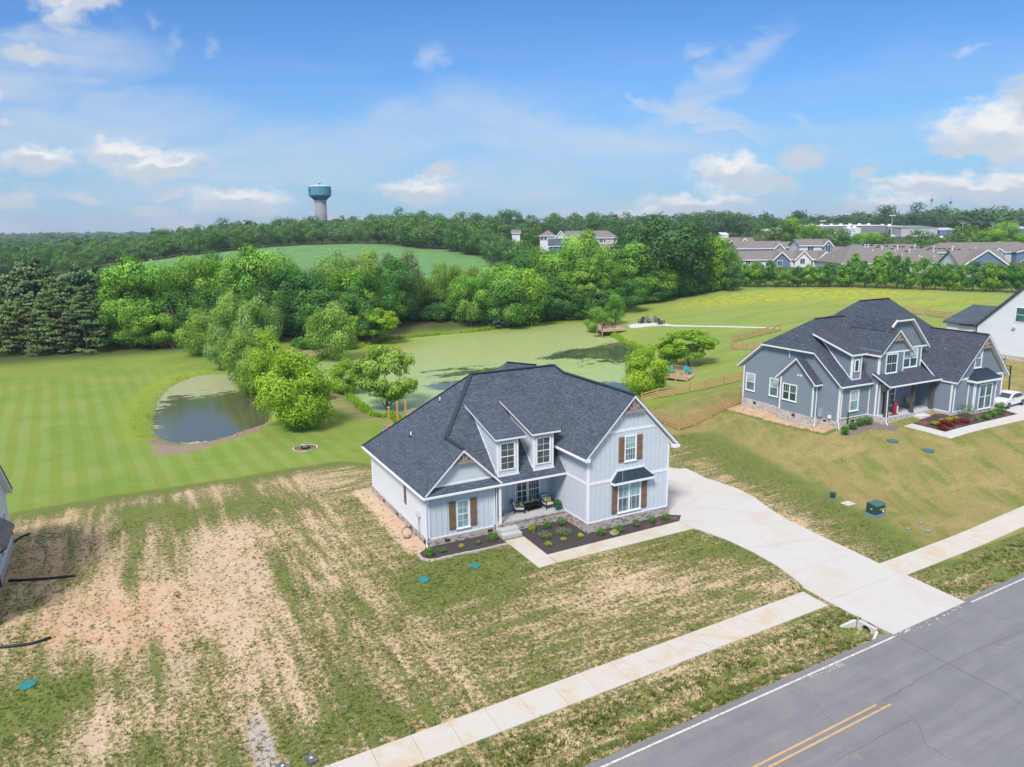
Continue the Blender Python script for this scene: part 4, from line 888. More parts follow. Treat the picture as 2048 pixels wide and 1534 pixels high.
def pillow(x, y, z, rz, tilt, mat, label, grp=None):
    bm = bmesh.new(); bmesh.ops.create_grid(bm, x_segments=8, y_segments=8, size=.21)
    top = [v.co.copy() for v in bm.verts]
    for v in bm.verts: v.co.z = .085*max(0, (1-(abs(v.co.x)/.21)**2.5))**.6*max(0, (1-(abs(v.co.y)/.21)**2.5))**.6
    g = bmesh.ops.duplicate(bm, geom=bm.faces[:]+bm.verts[:]+bm.edges[:])
    for v in g['geom']:
        if isinstance(v, bmesh.types.BMVert): v.co.z *= -1
    bmesh.ops.remove_doubles(bm, verts=bm.verts[:], dist=.0005); bmesh.ops.recalc_face_normals(bm, faces=bm.faces[:]); me = bpy.data.meshes.new('cushion'); bm.to_mesh(me); bm.free(); me.materials.append(mat); finish(me, True, True)
    o = bpy.data.objects.new('throw_pillow', me); COL.objects.link(o); o.location = (x, y, z); o.rotation_euler = (R(90)-tilt, 0, rz); return tag(o, label, 'pillow', grp)
lime = simple('pillow_lime', (.38, .40, .10), .9, .1, 8.); sand = simple('pillow_sand', (.62, .53, .43), .9, .05, 8.)
pillow(25.42, 47.25, 1.37, R(62), R(25), lime, 'lime green throw pillow on the armchair nearer the front door'); pillow(25.52, 47.48, 1.36, R(70), R(30), sand, 'sand coloured throw pillow behind the lime one on the armchair nearer the door')
pillow(27.62, 47.36, 1.38, R(8), R(25), sand, 'sand coloured throw pillow on the armchair beside the planter'); pillow(27.84, 47.30, 1.37, R(-4), R(25), lime, 'lime green throw pillow on the armchair beside the planter')
tb = empty('coffee_table', (26.52, 47.52, .715), R(6), 'low black rectangular coffee table between the two porch armchairs', 'table'); mb = MB(); mb.box(-.62, .62, -.32, .32, .40, .45); mb.build('table_top', black, tb); mb = MB(); mb.box(-.6, .6, -.3, .3, .1, .14)
mb.build('lower_shelf', black, tb)
for sx in (-1, 1):
    for sy in (-1, 1): mb = MB(); mb.bar((sx*.57, sy*.27, 0), (sx*.57, sy*.27, .4), .06); mb.build('leg', black, tb)
def leafball(r, n, size, seed, flat_=1., ztop=1., up=False):
    g = np.random.default_rng(seed); d = g.normal(size=(n, 3)); d /= np.linalg.norm(d, axis=1)[:, None]; rad = r*(.45+.6*g.random(n)**.6)*(1+.18*np.sin(d[:, 0]*5+seed)*np.sin(d[:, 1]*4+2))
    P = d*rad[:, None]; P[:, 2] = np.abs(P[:, 2]) if up else P[:, 2]; P[:, 2] *= flat_*ztop
    nrm = d+g.normal(size=(n, 3))*.5; nrm /= np.linalg.norm(nrm, axis=1)[:, None]; a = np.cross(nrm, g.normal(size=(n, 3))); a /= np.linalg.norm(a, axis=1)[:, None]; b = np.cross(nrm, a)
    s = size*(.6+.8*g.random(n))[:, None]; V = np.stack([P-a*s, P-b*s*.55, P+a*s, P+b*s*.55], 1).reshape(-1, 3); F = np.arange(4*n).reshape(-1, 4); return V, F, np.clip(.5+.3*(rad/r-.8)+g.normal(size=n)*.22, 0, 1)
# ------------------------------------------------------------------ foliage materials
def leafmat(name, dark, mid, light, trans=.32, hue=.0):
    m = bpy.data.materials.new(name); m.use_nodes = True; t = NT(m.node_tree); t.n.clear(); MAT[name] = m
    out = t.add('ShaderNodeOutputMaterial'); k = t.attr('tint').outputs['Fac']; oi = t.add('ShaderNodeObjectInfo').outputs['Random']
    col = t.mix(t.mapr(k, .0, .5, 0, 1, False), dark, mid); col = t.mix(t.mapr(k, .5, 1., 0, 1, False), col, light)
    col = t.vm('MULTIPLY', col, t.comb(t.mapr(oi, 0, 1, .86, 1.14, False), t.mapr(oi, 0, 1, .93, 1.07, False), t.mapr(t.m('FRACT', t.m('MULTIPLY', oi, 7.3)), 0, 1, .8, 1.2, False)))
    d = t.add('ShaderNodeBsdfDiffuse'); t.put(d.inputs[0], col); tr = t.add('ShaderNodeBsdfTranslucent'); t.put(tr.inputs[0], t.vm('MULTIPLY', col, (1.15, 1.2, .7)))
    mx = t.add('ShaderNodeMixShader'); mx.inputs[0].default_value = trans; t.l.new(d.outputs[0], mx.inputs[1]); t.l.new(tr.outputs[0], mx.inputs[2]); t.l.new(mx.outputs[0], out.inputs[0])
    return m
LF = {'pale': leafmat('leaf_pale', (0.13, 0.26, 0.035), (0.26, 0.42, 0.075), (0.42, 0.56, 0.15)),
      'bright': leafmat('leaf_bright', (0.064, 0.165, 0.025), (0.164, 0.354, 0.052), (0.409, 0.668, 0.116)),
      'deep': leafmat('leaf_deep', (0.032, 0.107, 0.028), (0.083, 0.225, 0.052), (0.215, 0.437, 0.096)),
      'willow': leafmat('leaf_willow', (0.105, 0.206, 0.036), (0.243, 0.409, 0.092), (0.473, 0.67, 0.203)),
      'yellow': leafmat('leaf_yellow', (0.142, 0.27, 0.019), (0.273, 0.45, 0.038), (0.45, 0.618, 0.077)),
      'oak': leafmat('leaf_oak', (0.03, 0.083, 0.026), (0.075, 0.178, 0.052), (0.178, 0.334, 0.105)),
      'cedar': leafmat('leaf_cedar', (0.045, 0.088, 0.032), (0.095, 0.15, 0.055), (0.21, 0.29, 0.14), .12),
      'spruce': leafmat('leaf_spruce', (0.06, 0.117, 0.104), (0.12, 0.208, 0.195), (0.263, 0.39, 0.377), .1),
      'hill': leafmat('leaf_hill', (0.046, 0.115, 0.037), (0.109, 0.235, 0.073), (0.237, 0.431, 0.124)),
      'far': leafmat('leaf_far', (0.055, 0.134, 0.059), (0.093, 0.202, 0.084), (0.155, 0.293, 0.11)),
      'tan': leafmat('leaf_tan', (0.138, 0.15, 0.06), (0.221, 0.25, 0.1), (0.331, 0.36, 0.17)),
      'shrub': leafmat('leaf_shrub', (0.055, 0.144, 0.024), (0.121, 0.276, 0.042), (0.243, 0.432, 0.084)),
      'gold': leafmat('leaf_gold', (0.276, 0.28, 0.03), (0.442, 0.44, 0.06), (0.607, 0.6, 0.14)),
      'redleaf': leafmat('leaf_red', (0.11, 0.015, 0.02), (0.23, 0.03, 0.03), (0.368, 0.08, 0.06)),
      'pink': leafmat('petal_pink', (.50, .14, .22), (.75, .35, .42), (.85, .70, .66)),
      'cream': leafmat('leaf_cream', (0.276, 0.33, 0.16), (0.46, 0.54, 0.3), (0.69, 0.76, 0.55))}
barkM = simple('bark', (.16, .13, .11), .95, .2, 3.); barkG = simple('bark_grey', (.30, .26, .235), .95, .2, 3.)
pl = empty('potted_plant', (28.15, 46.42, .715), 0, 'teal glazed pot with a leafy plant on the right end of the porch', 'planter'); mb = MB(); mb.lathe([(.15, 0), (.20, .02), (.26, .3), (.285, .42), (.30, .44), (.27, .46), (.25, .42)], n=20); mb.build('pot', simple('teal_glaze', (.02, .09, .10), .25, spec=.6), pl, True)
V, F, t_ = leafball(.24, 220, .09, 5); V[:, 2] += .6; mesh_np('leaves', V, F, LF['deep'], pl, {'tint': ('FACE', t_)})
vs_ = empty('flower_vase', (26.50, 47.5, 1.165), 0, 'small glass vase of yellow flowers on the porch coffee table', 'vase'); mb = MB(); mb.lathe([(.06, 0), (.09, .05), (.07, .16), (.08, .18)], n=14); mb.build('vase', glGreen, vs_, True)
V, F, t_ = leafball(.15, 150, .05, 6); V[:, 2] += .29; mesh_np('flowers', V, F, leafmat('petal_yellow', (.5, .33, .01), (.8, .55, .03), (.85, .65, .1)), vs_, {'tint': ('FACE', t_)})
mb = MB(); mb.box(23.2, 24.05, 47.3, 47.85, .716, .74); tag(mb.build('doormat', simple('coir_brown', (.16, .11, .07), .95, .2, 12.)), 'brown coir doormat in front of the pale blue house front door', 'doormat')

# ================================================================== HOUSE B (slate blue craftsman)
HB = empty('house', (71, 52, 3.), label='slate blue gabled house with dark flecked shingle roof and covered porch on the right', cat='house')
zs, zf = 3.0, 3.3
XW = 60.9
mb = MB(); mb.box(60.93, 65.2, 47.88, 60.7, .8, zf-.06); mb.box(60.90, 61.3, 47.93, 60.75, .8, zs); mb.box(60.2, 61.0, 50.42, 54.78, .8, zs-.001); mb.box(72.6, 81.0, 44.15, 60.6, .8, zf-.05); mb.box(64.9, 72.59, 45.86, 49, .8, zf-.02); mb.box(75.1, 78.7, 43.43, 44.3, .8, zf-.06); mb.build('brick_base', brickB, HB)
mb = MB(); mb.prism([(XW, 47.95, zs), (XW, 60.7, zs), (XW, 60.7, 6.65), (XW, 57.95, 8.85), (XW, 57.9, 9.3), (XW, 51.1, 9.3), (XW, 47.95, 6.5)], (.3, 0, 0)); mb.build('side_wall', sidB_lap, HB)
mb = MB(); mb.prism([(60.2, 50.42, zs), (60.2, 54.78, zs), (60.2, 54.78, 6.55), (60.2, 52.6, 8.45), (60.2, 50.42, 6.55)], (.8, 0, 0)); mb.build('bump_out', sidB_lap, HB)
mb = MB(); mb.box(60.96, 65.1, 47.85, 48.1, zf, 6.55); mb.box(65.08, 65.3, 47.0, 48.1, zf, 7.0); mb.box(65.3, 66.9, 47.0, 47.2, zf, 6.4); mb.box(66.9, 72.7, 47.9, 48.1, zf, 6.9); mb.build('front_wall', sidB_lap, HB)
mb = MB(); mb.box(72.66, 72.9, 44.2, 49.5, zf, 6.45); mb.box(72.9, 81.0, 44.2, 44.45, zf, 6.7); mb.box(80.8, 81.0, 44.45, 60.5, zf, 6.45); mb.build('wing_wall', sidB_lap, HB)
mb = MB(); mb.prism([(73.2, 44.22, 6.5), (80.9, 44.22, 6.5), (77.05, 44.22, 10.55)], (0, .2, 0)); mb.build('gable_wall', sidB_bb, HB)
mb = MB(); mb.box(65.1, 68.8, 47.1, 47.3, 7.0, 9.75); mb.prism([(65.2, 47.12, 9.5), (69.5, 47.12, 9.5), (67.35, 47.12, 11.6)], (0, .2, 0)); mb.box(68.8, 72.0, 47.45, 47.65, 7.0, 9.75); mb.box(65.1, 65.3, 47.3, 52.5, 6.8, 9.75); mb.box(71.8, 72.0, 47.65, 52.5, 6.8, 9.75)
mb.prism([(67.4, 47.75, 9.7), (72.8, 47.75, 9.7), (70.0, 47.75, 12.4), (67.9, 47.75, 12.4)], (0, .2, 0)); mb.build('upper_wall', sidB_bb, HB)
def FB(x, y): return 6.65+.925*(y-47.6)
Fb = [(60.55, 47.55, 6.62), (60.55, 51.05, 9.47), (63.5, 53.78, 12.36), (68.0, 53.8, 12.37), (68.0, 47.55, 6.62)]
CLp = [(60.55, 51.05, 9.46), (60.55, 57.95, 9.46), (63.5, 53.78, 12.35)]
Bb = [(60.55, 61.5, 6.6), (60.55, 57.95, 9.46), (63.5, 53.78, 12.35), (68.0, 53.78, 12.36), (68.1, 55.05, 12.4), (70.5, 61.5, 6.6)]
UL = [(64.85, 46.75, 9.42), (67.4, 46.75, 11.79), (67.4, 51.1, 11.79), (69.75, 53.4, 13.98), (68.1, 55.05, 12.44), (68.0, 53.8, 12.35), (64.85, 50.6, 9.42)]
UF = [(67.4, 51.1, 11.78), (69.75, 53.4, 13.9), (74.4, 53.4, 13.9), (77.7, 50.1, 10.85), (77.05, 50.05, 10.80), (72.84, 45.6, 6.69), (72.0, 45.6, 6.69), (72.0, 49., 9.83), (68., 49.9, 10.66)]
UB = [(69.75, 53.4, 13.89), (68.1, 55.05, 12.4), (68.1, 61.5, 6.5), (82.3, 61.5, 6.5), (74.4, 53.4, 13.88)]
UR = [(74.4, 53.4, 13.88), (77.7, 50.1, 10.84), (82.3, 50.1, 6.6), (82.3, 61.5, 6.6)]
roofpart(HB, [Fb, UF], roofB); roofpart(HB, [CLp, Bb, UB, UR], roofB, 'rear_roof')
cap(HB, [((63.5, 53.78, 12.36), (68., 53.8, 12.36)), ((69.75, 53.4, 13.9), (74.4, 53.4, 13.9)), ((77.05, 43.9, 10.9), (77.05, 50., 10.9))], .12)
roofpart(HB, [[(72.6, 43.75, 6.45), (77.05, 43.75, 10.9), (77.05, 50.4, 10.9), (72.6, 46.0, 6.45)], [(81.4, 43.75, 6.45), (81.4, 50.6, 6.45), (77.05, 50.6, 10.91), (77.05, 43.75, 10.9)]], roofB, 'wing_roof')
roofpart(HB, [[(64.75, 45.45, 6.60), (72.6, 45.45, 6.60), (72.6, 47.5, 7.62), (64.75, 47.5, 7.62)]], roofB, 'porch_roof', .05, .22)
roofpart(HB, [[(59.82, 50.02, 6.45), (61.4, 50.02, 6.45), (61.4, 52.6, 8.80), (59.82, 52.6, 8.80)], [(59.82, 55.18, 6.45), (59.82, 52.6, 8.80), (61.4, 52.6, 8.80), (61.4, 55.18, 6.45)]], roofB, 'bump_out_roof')
roofpart(HB, [UL, [(70.0, 46.75, 9.42), (70.0, 50.9, 9.42), (67.4, 50.9, 11.80), (67.4, 46.75, 11.80)]], roofB, 'upper_gable_roof')
roofpart(HB, [[(73.1, 47.3, 9.62), (70.1, 47.3, 12.65), (70.1, 52.1, 12.65), (73.1, 48.9, 9.62)], [(67.5, 47.3, 12.62), (70.1, 47.3, 12.66), (70.1, 52.1, 12.66), (67.5, 52.1, 12.62)]], roofB, 'upper_clipped_roof')
mb = MB(); mb.slab([(67.5, 47.32, 12.6), (67.5, 52.1, 12.6), (66.95, 52.1, 11.5), (66.95, 47.32, 11.5)], .3); mb.build('clipped_roof_hip', roofB, HB)
mb = MB(); mb.prism([(67.55, 47.28, 12.64), (67.55, 47.28, 12.42), (66.95, 47.28, 11.82), (66.8, 47.28, 11.98)], (0, .1, 0)); mb.build('rake_board', white, HB)
roofpart(HB, [[(61.95, 47.75, 9.62), (64.2, 47.75, 9.62), (63.6, 52.5, 11.3), (61.6, 52.3, 11.2)]], roofB, 'dormer_roof')
D = MB(); D.prism([(62.32, 47.98, 6.95), (62.32, 52.3, 11.0), (62.32, 47.98, 9.45)], (.1, 0, 0)); D.prism([(63.58, 47.98, 6.95), (63.58, 52.3, 11.0), (63.58, 47.98, 9.45)], (.1, 0, 0)); D.box(62.42, 63.58, 47.98, 48.1, 6.95, 9.45); dB = D.build('dormer', sidB_bb, HB)
trims(dB, [((62.38, 47.98, 6.95), (62.38, 47.98, 9.4), .13, F_), ((63.62, 47.98, 6.95), (63.62, 47.98, 9.4), .13, F_), ((62.3, 47.975, 7.02), (63.7, 47.975, 7.02), .12, F_), ((62.32, 48.05, 7.0), (62.32, 48.05, 9.4), .13, S_), ((62.32, 48.05, 7.1), (62.32, 52.1, 10.85), .12, S_)])
window(dB, (62.62, 47.975, 7.75), (1, 0, 0), F_, .74, 1.25, sash=False, grid=None, gu=glDark, sill=False); battens(dB, (62.32, 52.0, 7.0), (0, -1, 0), (-1, 0, 0), 3.9, lambda x: 2.4+(3.9-x)*.35, mat=batB)
trims(HB, [((XW, 48.02, zs), (XW, 48.02, 6.45), .16, S_), ((XW, 60.6, zs), (XW, 60.6, 6.6), .16, S_), ((60.2, 50.52, zs), (60.2, 50.52, 6.5), .18, S_), ((60.2, 54.68, zs), (60.2, 54.68, 6.5), .18, S_), ((61.04, 47.85, zf), (61.04, 47.85, 6.5), .16, F_), ((65.02, 47.85, zf), (65.02, 47.85, 6.45), .12, F_), ((60.96, 47.845, zf), (65.1, 47.845, zf), .1, F_),
           ((65.08, 47.1, zf), (65.08, 47.1, 6.4), .2, S_), ((65.4, 47.0, zf), (65.4, 47.0, 6.4), .2, F_), ((72.66, 44.3, zf), (72.66, 44.3, 6.4), .18, S_), ((73.0, 44.2, zf), (73.0, 44.2, 6.4), .18, F_), ((80.9, 44.2, zf), (80.9, 44.2, 6.4), .18, F_), ((72.66, 44.2, zf), (72.66, 47.9, zf), .1, S_), ((72.9, 44.195, zf), (75.1, 44.195, zf), .1, F_), ((72.9, 44.195, 6.52), (81.2, 44.195, 6.52), .2, F_),
           ((65.18, 47.1, 7.1), (65.18, 47.1, 9.4), .17, F_), ((68.72, 47.1, 7.1), (68.72, 47.1, 9.4), .15, F_), ((65.1, 47.17, 7.1), (65.1, 47.17, 9.4), .15, S_), ((68.88, 47.45, 7.3), (68.88, 47.45, 9.6), .13, F_), ((71.92, 47.45, 7.3), (71.92, 47.45, 9.6), .15, F_), ((65.1, 47.095, 7.22), (68.8, 47.095, 7.22), .12, F_), ((68.8, 47.445, 7.5), (72.0, 47.445, 7.5), .12, F_), ((65.1, 47.095, 9.48), (69.6, 47.095, 9.48), .17, F_), ((68.9, 47.44, 9.66), (73.0, 47.44, 9.66), .17, F_),
           ((60.95, 51.05, 9.28), (60.95, 57.9, 9.28), .12, (-1, 0, 0))])
battens(HB, (73.2, 44.22, 6.6), (1, 0, 0), F_, 7.7, lambda x: min(x, 7.7-x)*1.02-.15, mat=batB); battens(HB, (65.1, 47.1, 7.2), (1, 0, 0), F_, 3.7, lambda x: 2.25, mat=batB); battens(HB, (65.2, 47.12, 9.55), (1, 0, 0), F_, 4.3, lambda x: min(x, 4.3-x)*.93-.1, mat=batB); battens(HB, (67.6, 47.75, 9.75), (1, 0, 0), F_, 5.2, lambda x: min(2.6, (5.2-x)*.98), mat=batB); battens(HB, (65.1, 51.5, 7.0), (0, -1, 0), S_, 4.3, lambda x: 2.5, mat=batB)
truss(HB, (67.35, 47.0, 11.75), .95, 1.05, F_); truss(HB, (77.05, 44.05, 10.72), .95, 1.15, F_)
# windows of house B
window(HB, (XW-.002, 60.25, 3.95), (0, -1, 0), S_, 1.35, 1.95, gu=glPale, gl=MAT['glass_mid'], grid=None); window(HB, (XW-.002, 56.85, 3.95), (0, -1, 0), S_, 1.25, 1.95, gu=glPale, gl=MAT['glass_mid'], grid=None)
window(HB, (60.198, 54.42, 4.12), (0, -1, 0), S_, 1.9, 1.75, cols=2, gu=glDark, gl=glDark, grid=(3, 1), lowgrid=False)
window(HB, (62.2, 47.845, 3.9), (1, 0, 0), F_, 1.3, 2.1, gu=glPale, gl=glTeal, grid=None)
window(HB, (66.05, 47.095, 7.40), (1, 0, 0), F_, 1.75, 1.95, sash=True, gu=glDark, gl=glDark, grid=(2, 1), mull=.08); window(HB, (69.1, 47.445, 7.62), (1, 0, 0), F_, 2.3, 1.85, cols=2, gu=glPale, gl=glGreen, grid=None)
window(HB, (75.75, 44.215, 7.5), (1, 0, 0), F_, 1.2, 1.95, gu=glPale, gl=glass('glass_grey', (.20, .24, .26)), grid=None); window(HB, (67.55, 47.895, 3.75), (1, 0, 0), F_, 1.55, 2.4, cols=1, gu=glGreen, gl=glDark, grid=(2, 2))
mb = MB(); mb.box(66.0, 66.85, 46.95, 47.0, 3.32, 5.6); mb.build('door', simple('dark_door', (.03, .03, .035), .4), HB)
# bay
mb = MB(); mb.prism([(75.1, 43.45, zf), (78.7, 43.45, zf), (78.7, 43.45, 6.3), (75.1, 43.45, 6.3)], (0, .8, 0)); by = mb.build('bay', sidB_lap, HB); window(by, (75.8, 43.445, 3.35), (1, 0, 0), F_, 2.2, 2.6, cols=2, gu=glGreen, gl=MAT['glass_mid'], grid=None)
trims(by, [((75.18, 43.45, zf), (75.18, 43.45, 6.3), .14, F_), ((78.62, 43.45, zf), (78.62, 43.45, 6.3), .14, F_), ((75.1, 43.53, zf), (75.1, 43.53, 6.3), .14, S_), ((75.1, 44.1, zf), (75.1, 44.1, 6.3), .1, S_), ((75.1, 43.445, zf), (78.7, 43.445, zf), .1, F_)])
mb = MB(); q = [(74.85, 43.15, 6.42), (78.95, 43.15, 6.42), (77.9, 44.2, 7.35), (75.9, 44.2, 7.35)]; mb.slab(q, .04); mb.slab([q[0], q[3], (74.85, 44.2, 6.42)], .04); mb.slab([q[1], (78.95, 44.2, 6.42), q[2]], .04); br_ = mb.build('bay_roof', metalroof, by); mb = MB()
for i in range(0, 7): f = i/6.; mb.bar((74.85+4.1*f, 43.15, 6.44), (75.9+2.*f, 44.18, 7.37), .035, .05)
mb.build('seam', metalroof, br_); mb = MB(); mb.box(74.8, 79.0, 43.1, 44.2, 6.2, 6.40); mb.build('bay_fascia', white, br_)
# porch
mb = MB(); mb.box(64.9, 72.6, 45.84, 47.95, zf-.03, zf+.03); mb.build('porch_floor', simple('porch_slab', (.55, .56, .58), .8, .06), HB)
for x in (65.3, 69.2, 72.3): mb = MB(); mb.cbox(x, 46.05, zf+.03, .28, .28, 3.05); mb.cbox(x, 46.05, zf+.03, .36, .36, .16); mb.build('porch_post', postM, HB)
mb = MB(); mb.box(69.3, 70.8, 45.0, 45.84, 2.2, zf-.2); mb.box(69.3, 70.9, 44.5, 45.0, 2.0, zf-.45); mb.build('front_steps', simple('pale_step', (.68, .67, .66), .8, .04), HB)
downspout(HB, [(60.7, 47.45, 6.45), (60.75, 47.8, 6.2), (60.78, 47.82, 3.0), (60.7, 47.6, 2.3)]); downspout(HB, [(60.05, 50.1, 6.3), (60.5, 50.35, 6.15), (60.55, 50.38, 2.3), (60.4, 50.3, 2.0)]); downspout(HB, [(65.0, 45.35, 6.5), (65.0, 45.6, 6.25), (65.05, 45.85, 6.1), (65.05, 45.78, 2.9), (65.0, 45.5, 2.65)]); downspout(HB, [(60.45, 54.3, 9.3), (60.75, 54.3, 9.1), (60.82, 54.3, 8.4)])
mb = MB(); mb.bar((60.5, 51.0, 9.34), (60.5, 58.0, 9.34), .11, .12); mb.bar((60.55, 47.48, 6.5), (65.0, 47.48, 6.5), .11, .12); mb.bar((64.8, 45.38, 6.48), (72.6, 45.38, 6.48), .11, .12); mb.bar((72.55, 43.8, 6.33), (72.55, 45.4, 6.33), .1, .11); mb.build('gutter', white, HB)
mb = MB(); mb.box(60.17, 60.2, 52.4, 52.6, 6.85, 7.05); mb.box(60.17, 60.2, 52.05, 52.25, 6.85, 7.05); mb.build('wall_vent', white, HB)
mb = MB(); mb.box(60.87, 60.9, 58.6, 59.0, 2.55, 2.8); mb.box(60.17, 60.2, 52.6, 53.0, 2.6, 2.85); mb.box(60.87, 60.9, 49.3, 49.65, 2.7, 2.9); mb.box(61.9+.8, 62.3+.8, 47.84, 47.88, 2.75, 3.0); mb.build('foundation_vent', MAT['vent_dark'], HB)
ub = simple('utility_blue_grey', (.30, .38, .48), .5); mb = MB(); mb.box(60.7, 60.9, 49.75, 50.25, 3.1, 3.95); e_ = mb.build('electric_panel', ub, HB); mb = MB(); mb.tube([(60.8, 50.1, 3.1), (60.8, 50.1, 2.1)], .04, 8); mb.build('conduit', ub, e_)
mb = MB(); mb.cbox(60.82, 48.9, 3.15, .18, .3, .3); mb.build('junction_box', white, HB)
rel(HB)
tag(drape('garden_path', [at(*p)[:2] for p in ((1901.5, 877.5), (2048, 840.4), (2085, 830), (2085, 818), (2034.7, 829.1), (1891, 864.7), (1824, 848), (1808, 853))], .05, simple('pale_path', (.54, .52, .49), .85, .06, 1.5), step=1.), kind='structure')
tag(drape('mulch_bed', [at(*p)[:2] for p in ((1891, 864), (2034, 828.5), (2000, 818), (1960, 826), (1905, 828), (1870, 828), (1826, 847))], .03, mulchM, step=1.), kind='structure')
tag(drape('mulch_bed', [at(*p)[:2] for p in ((1683, 872), (1700, 852), (1740, 838), (1762, 850), (1800, 852), (1790, 862), (1740, 858), (1712, 870))], .03, simple('mulch_faded', (.20, .165, .15), .95, .25, 6.), step=1.), kind='structure')
# porch things of house B
def rocker(x, y, rz, label):
    c = empty('patio_chair', (x, y, zf+.03), rz, label, 'chair', 'tan patio chairs on the slate blue porch'); mb = MB()
    for s in (-.28, .28): mb.tube([(s, -.3, .03), (s, 0, .0), (s, .3, .05)], .02, 6); mb.tube([(s, -.25, .03), (s, -.25, .42), (s, .2, .40), (s, .42, 1.05)], .02, 6); mb.tube([(s, -.25, .6), (s, .28, .6)], .02, 6)
    mb.build('frame', black, c); mb = MB(); mb.obox((-.27, -.25, .40), (.54, 0, 0), (0, .47, -.02), (0, 0, .03)); mb.build('seat', tanM, c); mb = MB(); mb.obox((-.27, .20, .42), (.54, 0, 0), (0, .22, .65), (0, .03, -.01)); mb.build('backrest', tanM, c)
tanM = simple('tan_sling', (.50, .33, .21), .8); rocker(68.3, 47.0, R(60), 'tan sling patio chair behind the red canister on the porch'); rocker(70.6, 47.2, R(-20), 'tan high back patio chair between the dark porch posts')
rc = empty('red_canister', (67.35, 46.55, zf+.03), 0, 'tall red domed canister with a white front on the slate blue porch', 'canister'); mb = MB(); mb.lathe([(.24, 0), (.26, .04), (.26, .95), (.22, 1.08), (.1, 1.18), (.03, 1.22)], n=20); mb.build('body', simple('red_enamel', (.33, .02, .04), .35, spec=.5), rc, True); mb = MB(); mb.box(-.08, .08, -.29, -.24, .12, .85); mb.build('front_panel', simple('panel_white', (.75, .72, .70), .5), rc)
mb = MB(); mb.box(66.2, 67.3, 46.1, 46.6, zf+.031, zf+.05); tag(mb.build('doormat', MAT['coir_brown']), 'brown doormat on the slate blue house porch', 'doormat')

# ================================================================== HOUSE C (white, right edge)
HC = empty('house', (112, 66, 3.5), label='white lap sided house with dark roof at the right edge', cat='house')
XC = 106.
_bl = onX(*(2002., 708.5), XC); _br = onX(2048, 715.5, XC); _ra = onX(1951, 650, XC); _rb = onX(2048, 574, XC); zc = (_bl[2]+_br[2])/2
slope = (_rb[2]-_ra[2])/(_ra[1]-_rb[1])
yb, ze = _ra[1], _ra[2]; yr = yb-9.; zr = ze+9.*slope
mb = MB(); mb.prism([(XC, yb-.3, zc), (XC, yb-18, zc), (XC, yb-18, ze), (XC, yr, zr-.3), (XC, yb-.3, ze)], (14, 0, 0)); mb.build('wall', sidW, HC)
mb = MB(); mb.box(XC-.0+.03, XC+13.9, yb-17.9, yb-.4, zc-1.2, zc); mb.build('brick_base', brickB, HC)
mb = MB(); mb.slab([(XC-.4, yb, ze), (XC-.4, yr, zr), (XC+14, yr, zr), (XC+14, yb, ze)], .28); mb.slab([(XC-.4, yb-18, ze), (XC-.4, yr, zr), (XC+14, yr, zr), (XC+14, yb-18, ze)], .28); mb.build('roof', roofA, HC)
p1 = onX(1918, 648, XC+.4); p2 = onX(1942, 611, XC+5.); p3 = onX(1996, 615.5, XC+5.)
mb = MB(); e1 = onX(1951, 649.5, XC+.4); mb.slab([p1, e1, (e1[0]+4.6, e1[1]-.1, p2[2]), (p1[0]+4.6, p1[1]-1.5, p2[2])], .25)
mb.slab([(XC+.4, yb+5., ze+.02), (XC+.4, yb-.5, ze+.02), (XC+5., yb-.5, ze+2.3), (XC+5., yb+3.6, ze+2.3)], .25); mb.build('lower_roof', roofA, HC)
mb = MB(); mb.box(XC+.8, XC+9, yb-.5, yb+4.6, zc-1, ze-.1); mb.build('lower_wall', sidW, HC)
w0 = onX(2028.5, 643.5, XC); window(HC, (XC-.002, w0[1], w0[2]), (0, -1, 0), S_, 2.6, 2.0, cols=2, gu=glGreen, gl=glGreen, grid=None, sill=False)
w0 = onX(1942, 666, XC+.8); 
for k_ in (0, 1): window(HC, (XC+.798, w0[1]-k_*1.3, w0[2]-1.2), (0, -1, 0), S_, 1.1, 1.6, gu=glGreen, gl=glGreen, grid=None, sill=False)
w1 = onX(2028, 658.5, XC); mb = MB(); mb.cbox(XC-.1, w1[1], w1[2], .2, .35, .25); mb.build('wall_light', simple('lamp_grey', (.4, .42, .45)), HC)
downspout(HC, [(XC+.2, yb+.1, ze-.1), (XC+.6, yb+.1, ze-.6), (XC+.7, yb+.1, zc)], darkgut)
rel(HC)

# ================================================================== HOUSE D (white, left edge)
HD = empty('house', (-15, 50, 0), label='white house with dark roof edge at the far left edge', cat='house')
XD = -8.45; yD0, yD1 = 49.6, 61.2
mb = MB(); mb.prism([(XD, yD0-2, .5), (XD, yD1, .5), (XD, yD1, 4.35), (XD, (yD0+yD1)/2-1, 9.2), (XD, yD0-2, 4.35)], (-12, 0, 0)); mb.build('wall', sidW, HD)
mb = MB(); mb.box(XD-12, XD+.03, yD0-2.0, yD1+.03, -.3, .5); mb.build('brick_base', brickB, HD)
mb = MB(); ym = (yD0+yD1)/2-1; mb.slab([(XD+.42, yD1+.45, 4.05), (XD+.42, ym, 9.55), (XD-12, ym, 9.55), (XD-12, yD1+.45, 4.05)], .1); mb.slab([(XD+.42, yD0-2.45, 4.05), (XD+.42, ym, 9.55), (XD-12, ym, 9.55), (XD-12, yD0-2.45, 4.05)], .1); rd = mb.build('roof', roofA, HD)
mb = MB(); mb.slab([(XD+.38, yD1+.4, 3.94), (XD+.38, ym, 9.44), (XD-12, ym, 9.44), (XD-12, yD1+.4, 3.94)], .22); mb.slab([(XD+.38, yD0-2.4, 3.94), (XD+.38, ym, 9.44), (XD-12, ym, 9.44), (XD-12, yD0-2.4, 3.94)], .22); mb.build('fascia', white, rd)
